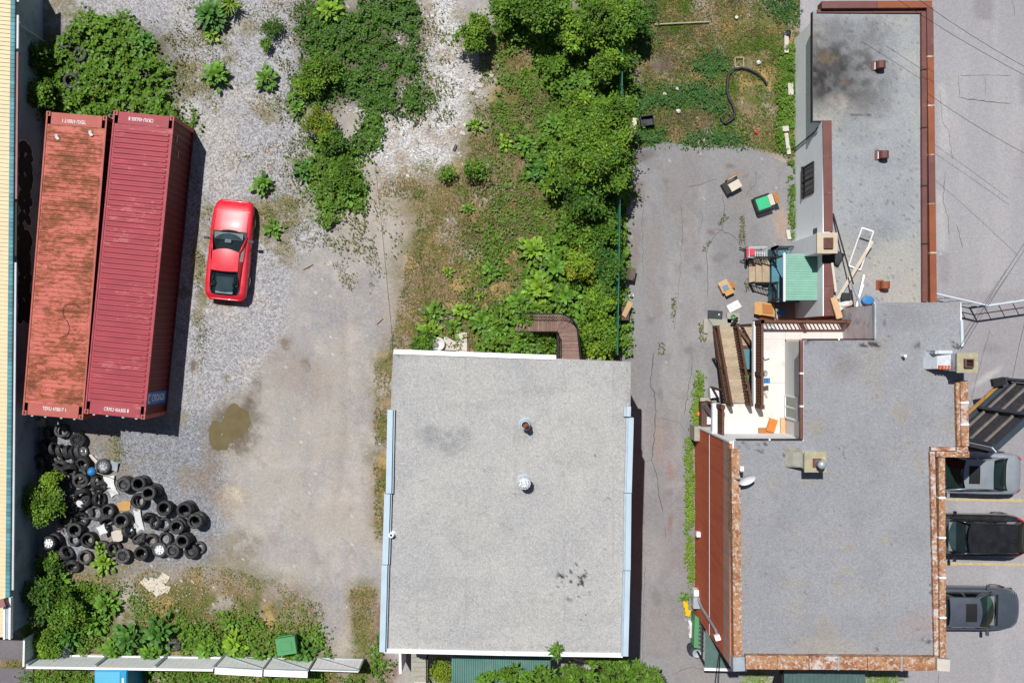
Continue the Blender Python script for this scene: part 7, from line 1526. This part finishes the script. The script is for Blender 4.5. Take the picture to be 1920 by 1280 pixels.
# --- low mats of ivy and creepers
IVY = dict(aspect=.85)
carpet('ivy_mat', 'dense mat of ivy leaves above the two containers', [[(95,75),(150,25),(225,20),(255,60),(280,95),(310,130),(325,212),(260,216),(95,214),(40,190),(45,90)], [(200,205),(330,205),(385,232),(330,225)]], 400, .16, 'mid', .45, .34, 24, 11, amt=26)
carpet('creeper_mat', 'dark creeper mat spreading over white rubble in the upper middle', [[(560,-10),(770,-10),(785,120),(808,205),(735,212),(700,205),(640,185),(590,215),(555,150),(565,70)], [(690,205),(735,205),(690,300),(640,300)]], 470, .11, 'dark', .3, .36, 30, 21, amt=24)
carpet('creeper_mat', 'creeper runner trailing down from the rubble to the dirt yard', [[(585,260),(680,300),(685,340),(670,395),(640,385),(622,440),(612,445),(600,390),(575,350)], [(690,220),(720,215),(695,300),(680,330),(660,300)]], 400, .13, 'mid', .32, .38, 24, 31, amt=20)
carpet('underbrush', 'leafy underbrush between the dry grass and the chain-link fence', [[(1000,90),(1060,60),(1180,80),(1172,660),(1040,660),(900,655),(890,610),(970,560),(1000,470),(1060,420),(1040,340),(1000,300),(1060,200)]], 420, .15, 'mid', .6, .32, 40, 41, amt=22)
carpet('underbrush', 'tangled green brush in the top middle above the dry patch', [[(930,-20),(1190,-20),(1190,60),(1080,110),(1040,90),(920,60)]], 430, .14, 'mid', .55, .30, 40, 51)
carpet('weed_cover', 'low green weeds over the garden beds', [[(1178,10),(1220,0),(1230,90),(1190,110)], [(1175,165),(1255,160),(1360,165),(1370,215),(1330,205),(1240,195),(1190,215)], [(1190,240),(1250,245),(1255,268),(1190,266)], [(1270,262),(1320,245),(1370,240),(1420,270),(1280,272)], [(1290,115),(1350,100),(1370,130),(1330,150)], [(1440,-10),(1490,-10),(1488,40),(1450,30)]], 700, .08, 'blue', .18, .31, 24, 61)
carpet('weed_cover', 'green weeds along the foot of the white annex wall', [[(1462,90),(1490,80),(1490,290),(1460,280)], [(1480,300),(1492,300),(1492,455),(1481,455)]], 900, .075, 'mid', .2, .32, 18, 71, soft=3)
carpet('weed_cover', 'grassy weeds along the foot of the red brick wall', [[(1286,830),(1301,815),(1301,1110),(1290,1100),(1286,960)], [(1292,815),(1310,690),(1318,700),(1314,812)]], 1000, .075, 'lime', .16, .30, 22, 81, z0=.08, soft=2.5)
carpet('weed_cover', 'weeds covering the strip outside the white fence', [[(30,1262),(175,1258),(175,1300),(90,1300)], [(262,1262),(600,1262),(610,1300),(262,1300)], [(645,1265),(700,1240),(720,1285),(650,1300)]], 620, .09, 'mid', .3, .34, 30, 91)
carpet('weed_cover', 'trailing green weeds inside the white fence', [[(40,1070),(150,1085),(190,1110),(190,1200),(110,1245),(60,1245),(40,1180)], [(330,1170),(420,1190),(470,1150),(520,1200),(600,1180),(620,1240),(480,1250),(340,1245)], [(705,1190),(730,1180),(735,1250),(700,1250)]], 460, .11, 'mid', .35, .40, 36, 101)
carpet('weed_cover', 'patchy weeds between the middle of the yard and the house', [[(880,350),(1030,340),(1040,450),(960,480),(880,470)], [(800,560),(900,540),(960,580),(950,660),(780,660)], [(920,180),(1000,160),(1060,250),(990,300),(930,280)]], 330, .08, 'olive', .14, .42, 30, 111, amt=22)
carpet('crack_weeds', 'small weeds sprouting in the driveway cracks', [[(1258,550),(1268,550),(1266,605),(1258,600)], [(1388,398),(1396,398),(1398,470),(1386,460)], [(1316,468),(1330,445),(1334,450),(1322,472)], [(1234,640),(1245,640),(1246,665),(1236,665)], [(1300,700),(1308,700),(1306,730),(1300,730)], [(1360,400),(1368,408),(1350,425),(1345,420)], [(1396,520),(1404,520),(1402,548),(1396,548)], [(1165,470),(1178,470),(1176,500),(1166,500)], [(1310,605),(1322,600),(1325,640),(1312,640)]], 520, .055, 'olive', .07, .45, 12, 121, z0=.08, amt=3)
carpet('weed_cover', 'green weeds beside the street awning of the brick building', [[(1395,1262),(1440,1262),(1440,1300),(1395,1300)], [(1620,1262),(1690,1262),(1690,1300),(1620,1300)]], 800, .06, 'lime', .12, .3, 20, 131, z0=.08)
carpet('gravel_weeds', 'thin weeds scattered over the gravel beside the red car', [[(362,480),(392,430),(392,640),(360,720)], [(470,390),(560,380),(600,330),(640,440),(560,470),(480,470)], [(320,100),(380,40),(460,90),(400,160),(330,190)], [(460,180),(540,170),(530,230),(480,215)], [(620,500),(700,470),(720,520),(650,560)], [(200,820),(235,820),(230,890),(205,880)]], 300, .05, 'olive', .06, .52, 20, 141)
carpet('weed_fringe', 'thin weeds fringing the ivy and creeper mats on the gravel', [[(300,40),(345,60),(360,200),(320,215)], [(540,0),(580,0),(575,220),(600,330),(560,380),(530,200)], [(760,0),(840,60),(850,220),(760,230)], [(600,390),(700,380),(740,470),(610,480)]], 170, .085, 'olive', .12, .46, 24, 151, amt=20, soft=16)
carpet('weed_fringe', 'loose weeds thinning out from the shrubs into the dry grass', [[(940,60),(1060,80),(1060,240),(1000,330),(1070,430),(990,480),(930,560),(880,600),(900,440),(960,330),(920,200)]], 330, .10, 'mid', .16, .43, 30, 161, amt=24, soft=18)
carpet('weed_fringe', 'loose weeds thinning out from the fence shrubs at the bottom of the yard', [[(120,1080),(230,1100),(330,1150),(560,1150),(620,1200),(600,1240),(150,1240)]], 240, .09, 'mid', .14, .46, 26, 171, amt=20, soft=12)
# --- grasses
grass('dry_grass', 'dry straw-coloured grass over the open middle of the yard', [Z_DRY, Z_DRY3, Z_DRY4], 420, .14, ['mid', 'olive', 'dry', 'olive', 'dry', 'straw'], .36, 45, 3)
grass('garden_grass', 'yellowing grass among the garden beds', [Z_GARDEN], 520, .15, ['mid', 'olive', 'mid', 'dry', 'olive', 'straw'], .34, 40, 13)
grass('yard_grass', 'thin dry grass at the bottom of the yard', [Z_DRY2, Z_FRONT], 380, .12, ['olive', 'dry', 'mid', 'straw', 'dry'], .36, 40, 23)
grass('gravel_grass', 'sparse grass tufts growing through the gravel', [[(320,0),(560,0),(600,230),(560,420),(470,480),(380,420),(330,200)], [(800,300),(900,290),(870,420),(700,420),(700,340)]], 190, .12, ['olive', 'mid', 'straw', 'dry'], .54, 40, 33)
# --- individual burdocks: (px, py, radius px, leaves, material, where, height)
for a in ((407,142,38,34,'burdock_leaf','standing alone on the gravel right of the ivy',.55), (499,148,30,26,'burdock_leaf','second on the gravel beside the creeper mat',.45), (268,82,32,28,'burdock_dark','at the right edge of the ivy mat',.5), (494,346,26,26,'burdock_leaf','directly above the red car',.5), (395,30,46,44,'burdock_dark','large one at the top edge of the yard',.7), (395,66,20,12,'burdock_lime','small one just below the large top plant',.3),
          (618,22,36,26,'burdock_lime','bright one at the top of the creeper mat',.6), (556,205,24,16,'burdock_leaf','by the left edge of the creeper',.4), (550,185,20,12,'burdock_leaf','among creeper left of the dark shrub',.35), (660,365,26,16,'burdock_leaf','at the lower end of the creeper runner',.4), (877,391,18,9,'burdock_leaf','small one on the dry grass in the middle',.25), (841,510,15,10,'burdock_lime','tiny one left of the tall burdocks',.25), (922,506,23,18,'burdock_leaf','left of the broad-leaved thicket',.4), (898,553,13,8,'burdock_lime','tiny one below the middle plants',.2),
          (814,585,28,14,'burdock_leaf','upper one behind the paving slabs',.4), (866,582,26,14,'burdock_lime','bright one above the paving slabs',.4), (805,620,30,18,'burdock_lime','left of the paving slabs',.4), (850,612,24,12,'burdock_leaf','just above the paving slabs',.3), (905,600,34,24,'burdock_leaf','right of the paving slabs',.5), (935,620,34,26,'burdock_leaf','beside the foot of the curved stair',.5), (925,650,28,18,'burdock_lime','against the house eaves',.4), (975,645,30,20,'burdock_leaf','under the curved stair',.4), (1015,655,28,18,'burdock_dark','between stair and house eaves',.4),
          (1000,470,40,30,'burdock_lime','top of the broad-leaved thicket',.8), (1040,500,50,40,'burdock_leaf','in the middle of the broad-leaved thicket',.9), (1010,540,50,40,'burdock_lime','brightest of the thicket above the stair',.8), (1060,555,44,34,'burdock_leaf','right side of the thicket above the stair',.8), (975,570,36,26,'burdock_leaf','left side of the thicket above the stair',.6), (1010,580,34,22,'burdock_lime','directly above the stair railing',.5),
          (1010,320,34,26,'burdock_dark','at the left foot of the large tree',.6), (1045,235,36,26,'burdock_leaf','left of the upper fence shrubs',.6), (985,270,26,16,'burdock_leaf','in the dry grass left of the large tree',.4), (1085,150,34,24,'burdock_leaf','in the brush by the upper fence',.6), (945,268,20,10,'burdock_lime','small one in the upper dry grass',.3), (890,235,22,12,'burdock_lime','by the white rubble edge',.3), (1085,270,30,20,'burdock_lime','bright one beside the large tree',.9),
          (190,1028,20,8,'burdock_lime','sprouting through the tyre heap',.5), (196,1052,30,20,'burdock_lime','at the bottom edge of the tyre heap',.4), (200,1130,34,28,'burdock_leaf','left of the flattened carton',.6), (130,1190,40,30,'burdock_dark','beside the tipped trash can',.7), (245,1195,46,40,'burdock_dark','large one at the white fence',.8), (300,1185,46,40,'burdock_dark','largest clump beside the lone tyre',.9), (215,1215,34,26,'burdock_leaf','low one right of the trash can',.6), (285,1225,36,26,'burdock_leaf','against the white fence boards',.6),
          (430,1165,22,14,'burdock_leaf','upper one left of the green bin',.4), (440,1205,34,24,'burdock_lime','left of the green bin',.5), (490,1225,28,18,'burdock_leaf','touching the white gate left of the bin',.5), (570,1222,34,26,'burdock_dark','right of the green bin',.6), (390,1215,32,22,'burdock_leaf','between lone tyre and gate',.5), (175,1165,36,28,'burdock_leaf','behind the trash can',.6),
          (110,1090,34,24,'burdock_leaf','below the tyre heap by the wall',.6), (512,430,26,14,'burdock_leaf','low one right of the red car',.25), (570,320,26,16,'burdock_dark','at the lower left of the creeper',.4), (1283,1118,14,12,'burdock_leaf','potted by the brick wall and yellow tray',.4), (985,50,26,14,'burdock_leaf','in the top brush',.6), (1100,600,40,24,'burdock_leaf','right of the curved stair',.9), (1130,650,34,22,'burdock_lime','at the house corner by the driveway',.9)):
    burdock(a[0], a[1], a[2], a[3], a[4], a[5], a[6])
burdock(45, 1040, 24, 18, 'purple_leaf', 'against the shaded warehouse wall', .8, 'purple_plant', 1.6, 'dark purple leafy plant', 'purple plants')
# yellow sword-leaved tuft at the top
t = thing('sword_leaf_tuft', 'yellow-green tuft of narrow arching leaves at the top edge', 'plant', P(438, 14, 0))
for i in range(34):
    o = bpy.data.objects.new('leaf', LEAF['burdock_lime'][i % 4]); COL.objects.link(o); o.parent = t; a = i*2.4; o.location = (math.cos(a)*.05, math.sin(a)*.05, .25+.01*i); o.rotation_euler = (0, -.25-br.random()*.5, a); s = br.uniform(.4, .6); o.scale = (s, s*.22, s)
# --- shrubs and trees
for a in (('leafy_shrub','shrub between the large tree and its left burdock',1055,325,42,2.0,'mid',.11,80,58,'lime'), ('leafy_shrub','shrub left of the fence tree in the garden row',1085,205,40,1.9,'lime',.11,70,56,'mid'), ('leafy_shrub','shrub just above the broad-leaved thicket',1085,425,40,1.7,'mid',.11,74,56,'lime'), ('leafy_shrub','shrub below the litter by the green fence',1110,470,34,1.5,'dark',.10,60,56,'mid'), ('leafy_shrub','shrub on the right bank of the curved stair',1110,640,32,1.2,'lime',.11,60,50,'mid'), ('leafy_shrub','shrub in the dry grass below the top trees',1035,120,30,1.2,'mid',.11,44,50,None),
          ('rounded_shrub','bright rounded shrub at the top edge beside the rubble',888,62,38,1.9,'lime',.09,90,60,'mid'), ('small_shrub','small round shrub on the lower edge of the white rubble',840,324,18,.7,'mid',.07,26,40,'lime'), ('leafy_shrub','green shrub right of the small round shrub by the rubble',890,318,24,1.0,'mid',.09,36,44,None), ('dark_shrub','dark bushy shrub on the left of the creeper mat',600,135,42,1.3,'mid',.09,80,56,'lime'),
          ('yellow_shrub','yellow-topped shrub below the dark bushy shrub',598,236,34,1.2,'yellow',.09,56,50,'mid'), ('leafy_shrub','deep green shrub right of the yellow-topped shrub',622,262,34,1.0,'dark',.10,50,50,'mid'), ('leafy_shrub','green shrub halfway down the creeper runner',640,330,36,.9,'mid',.10,54,50,None), ('leafy_shrub','low green shrub at the start of the creeper runner',570,160,26,.8,'lime',.09,34,44,None),
          ('young_tree','largest green tree overhanging the chain-link fence',1112,285,78,4.2,'mid',.10,230,70,'lime'), ('young_tree','tree beside the largest one, nearer the garden',1150,215,46,3.6,'mid',.10,110,66,'lime'), ('young_tree','tree below the largest one along the fence',1095,365,52,3.0,'dark',.10,120,66,'mid'), ('young_tree','fence tree nearest the driveway corner',1150,330,40,3.2,'mid',.10,90,60,None), ('leafy_shrub','fence shrub beside the taupe cushion',1145,500,34,2.0,'dark',.09,70,60,'blue'), ('leafy_shrub','fence shrub with white litter above it',1135,430,40,1.8,'mid',.10,70,56,'dark'),
          ('yellow_shrub','yellow-green shrub in the broad-leaved thicket',1090,500,34,1.8,'yellow',.09,64,54,'lime'), ('leafy_shrub','large shrub left of the boards at the fence',1125,570,42,2.0,'mid',.10,100,60,'lime'), ('leafy_shrub','shrub filling the corner between stair and driveway',1135,625,38,1.6,'mid',.11,80,54,'lime'), ('young_tree','top middle tree at the upper frame edge',1010,12,58,3.2,'mid',.11,120,60,None), ('young_tree','right-hand tree at the upper frame edge by the fence',1130,40,60,3.2,'mid',.11,130,60,'lime'), ('leafy_shrub','shrub along the fence below the upper trees',1140,120,46,2.4,'mid',.11,90,60,'lime'), ('dark_shrub','dark shrub leaning over the garden side of the fence',1192,45,30,2.2,'dark',.10,64,56,None), ('leafy_shrub','shrub left of the upper fence trees',1075,60,44,2.2,'mid',.11,90,56,'lime'), ('leafy_shrub','shrub at the top edge right of the rounded shrub',955,20,38,1.6,'mid',.10,70,54,None),
          ('wall_shrub','shrub growing between the tyre heap and warehouse wall',80,945,46,1.7,'mid',.095,120,60,'lime'), ('wall_shrub','small bright shrub at the top of the wall shrub',98,900,18,1.5,'lime',.09,30,40,None), ('wall_shrub','dark shrub against the warehouse wall at the bottom left',80,1120,44,1.8,'dark',.11,100,56,'mid'), ('wall_shrub','broad shrub above the tipped trash can',125,1150,46,1.5,'mid',.11,100,56,'lime'), ('wall_shrub','shrub at the corner of the two white fences',85,1205,36,1.2,'mid',.10,70,54,'lime'), ('wall_shrub','small shrub below the silver-hubcap wheel',92,1055,24,.9,'dark',.09,40,44,'mid'),
          ('shaded_shrub','dark shrub in the shade of the warehouse above the containers',62,110,30,1.4,'dark',.10,60,56,None), ('shaded_shrub','shrub in the shade just above the rusty container',75,175,36,1.5,'mid',.10,70,56,'dark'), ('leafy_shrub','shrub at the back corner of the grey house',795,642,24,.8,'dark',.09,44,46,'mid'), ('porch_shrub','yellow-green shrub beside the front steps',826,1262,26,1.2,'yellow',.06,60,60,'lime'), ('leafy_shrub','small dark shrub on the gravel below the tall burdock',512,52,20,.6,'dark',.07,30,44,None), ('leafy_shrub','small green tuft shrub at the upper gravel edge',500,84,12,.4,'mid',.07,14,40,None)):
    tree(a[0], a[1], a[2], a[3], a[4], a[5], a[6], a[7], a[8], a[9], pal2=a[10], group={'young_tree': 'trees along the chain-link fence', 'wall_shrub': 'shrubs along the warehouse wall'}.get(a[0], 'shrubs of the yard'), cat='tree' if a[0] == 'young_tree' else 'shrub')
# sumac tree in front of the house: star-shaped sprays
def sumac(label, px0, px1, py0, py1, h, nst, name='sumac_tree', extra=()):
    c = P((px0+px1)/2, (py0+py1)/2, h*.8); t = thing(name, label, 'tree', (c.x, c.y, 0), group='trees before the house front'); tips = []
    for i in range(nst):
        u, v = rs.uniform(-1, 1), rs.uniform(-1, 1)
        if u*u+v*v > 1.05: continue
        z = h*(.55+.45*math.sqrt(max(0, 1-.8*(u*u+v*v))))*rs.uniform(.88, 1.02); p = P((px0+px1)/2+u*(px1-px0)/2, (py0+py1)/2+v*(py1-py0)/2, z); tips.append(p)
    tips += [P(*e) for e in extra]
    T = np.array([tuple(p) for p in tips]); k = 15; n = len(T)*k; base = np.repeat(T, k, 0); az = np.tile(np.arange(k)*2.4, len(T))+rs.uniform(-.3, .3, n)
    tl = rs.normal(.0, .35, n); L = rs.uniform(.16, .30, n); base = base+np.stack([np.cos(az)*.02, np.sin(az)*.02, rs.uniform(-.06, .04, n)], -1)
    V, F = leaf_arrays(base, az, tl, L, L*.27, .015, rs.normal(0, .3, n)); col = tint(n, 'mid', .2, np.repeat(rs.uniform(.75, 1.3, len(T)), k))
    build_np('crown', V, F, 'leaf', col, parent=t); b = MB(); b.tube([Vector((c.x, c.y, 0)), Vector((c.x+.1, c.y, h*.5))], [.1, .07], 8); b.build('trunk', 'bark', t); b = MB()
    for p in tips[::2]: m = Vector((c.x, c.y, h*.5)).lerp(p, .5)-Vector((0, 0, .1)); b.tube([Vector((c.x, c.y, h*.4)), m, p], [.035, .022, .009], 5)
    b.build('limbs', 'bark', t)
sumac('sumac tree with spiky leaf sprays before the right of the house front', 1040, 1240, 1232, 1330, 4.6, 230, extra=((1043, 1214, 6.6), (1046, 1219, 6.6), (1038, 1220, 6.55), (1044, 1230, 6.4)))
sumac('sumac tree with spiky leaf sprays over the green front canopy', 895, 1060, 1248, 1330, 4.6, 130)
# --- stones
def rock_mesh(seed):
    q = random.Random(seed); b = MB(); vs = []
    for z, r_ in ((-.5, .6), (0, 1.0), (.45, .7)):
        for j in range(6): a = j*math.pi/3+q.uniform(-.3, .3); rr_ = r_*q.uniform(.75, 1.15); vs.append((math.cos(a)*rr_, math.sin(a)*rr_, z*.9))
    fs = [(6*i+j, 6*i+(j+1) % 6, 6*i+6+(j+1) % 6, 6*i+6+j) for i in (0, 1) for j in range(6)]+[(12, 13, 14, 15, 16, 17)]
    b.add(vs, fs); return b
q = random.Random(31); b = MB(); rk = [rock_mesh(i) for i in range(6)]; cnt = 0
while cnt < 1500:
    x, y = q.uniform(640, 930), q.uniform(-10, 340)
    if not inpoly(np.array([x]), np.array([y]), Z_WHITE)[0]: continue
    s = .018+abs(q.gauss(0, .022)); m = q.choice(rk); p = P(x, y, float(ground_z(np.array([x]), np.array([y]))[0])+s*.3); b.add([(p.x+v[0]*s, p.y+v[1]*s, p.z+v[2]*s*.7) for v in m.v], m.f); cnt += 1
for i in range(900):
    x, y = q.uniform(200, 760), q.uniform(240, 1200); s = .012+abs(q.gauss(0, .012)); m = q.choice(rk); p = P(x, y, float(ground_z(np.array([x]), np.array([y]))[0])+s*.3); b.add([(p.x+v[0]*s, p.y+v[1]*s, p.z+v[2]*s*.7) for v in m.v], m.f)
for i in range(260):
    x, y = q.gauss(300, 70), q.gauss(1110, 26); s = .02*q.uniform(.5, 1.6); m = q.choice(rk); p = P(x, y, .03); b.add([(p.x+v[0]*s, p.y+v[1]*s, p.z+v[2]*s*.4) for v in m.v], m.f)
tag(b.build('rubble', 'stone'), 'pale limestone rubble and crumbs strewn over the yard', 'rubble', kind='stuff')
rmesh = [m.mesh('rock', 'stone') for m in rk]
for i, (x, y, s) in enumerate(((847, 174, .2), (811, 31, .12), (922, 140, .14), (900, 160, .18), (885, 168, .16), (760, 275, .16), (868, 250, .14), (872, 235, .12), (710, 158, .16), (755, 165, .14), (850, 100, .12), (815, 75, .1), (765, 330, .09), (900, 145, .12), (835, 150, .12), (712, 395, .07))):
    o = link('rock', rmesh[i % 6]); o.location = P(x, y, .03); o.scale = (s, s*.8, s*.5); o.rotation_euler.z = i; tag(o, 'white limestone rock lying in the upper rubble field', 'rock', 'rocks of the rubble field')
for i, (x0, y0, x1, y1, lab) in enumerate(((568, 505, 587, 495, 'short pale stick on the dirt right of the red car'), (706, 607, 718, 596, 'short pale stick under the wire in the yard'))): tag(MB().tube([P(x0, y0, .05), P((x0+x1)/2, (y0+y1)/2, .07), P(x1, y1, .05)], [.02, .025, .015], 6).build('stick', 'tan_plank'), lab, 'stick')
tag(MB().obox(P(853, 277, .08), (.1, .26, .08), -.4).build('black_block', 'black_plastic'), 'small black block lying on the white rubble', 'block')
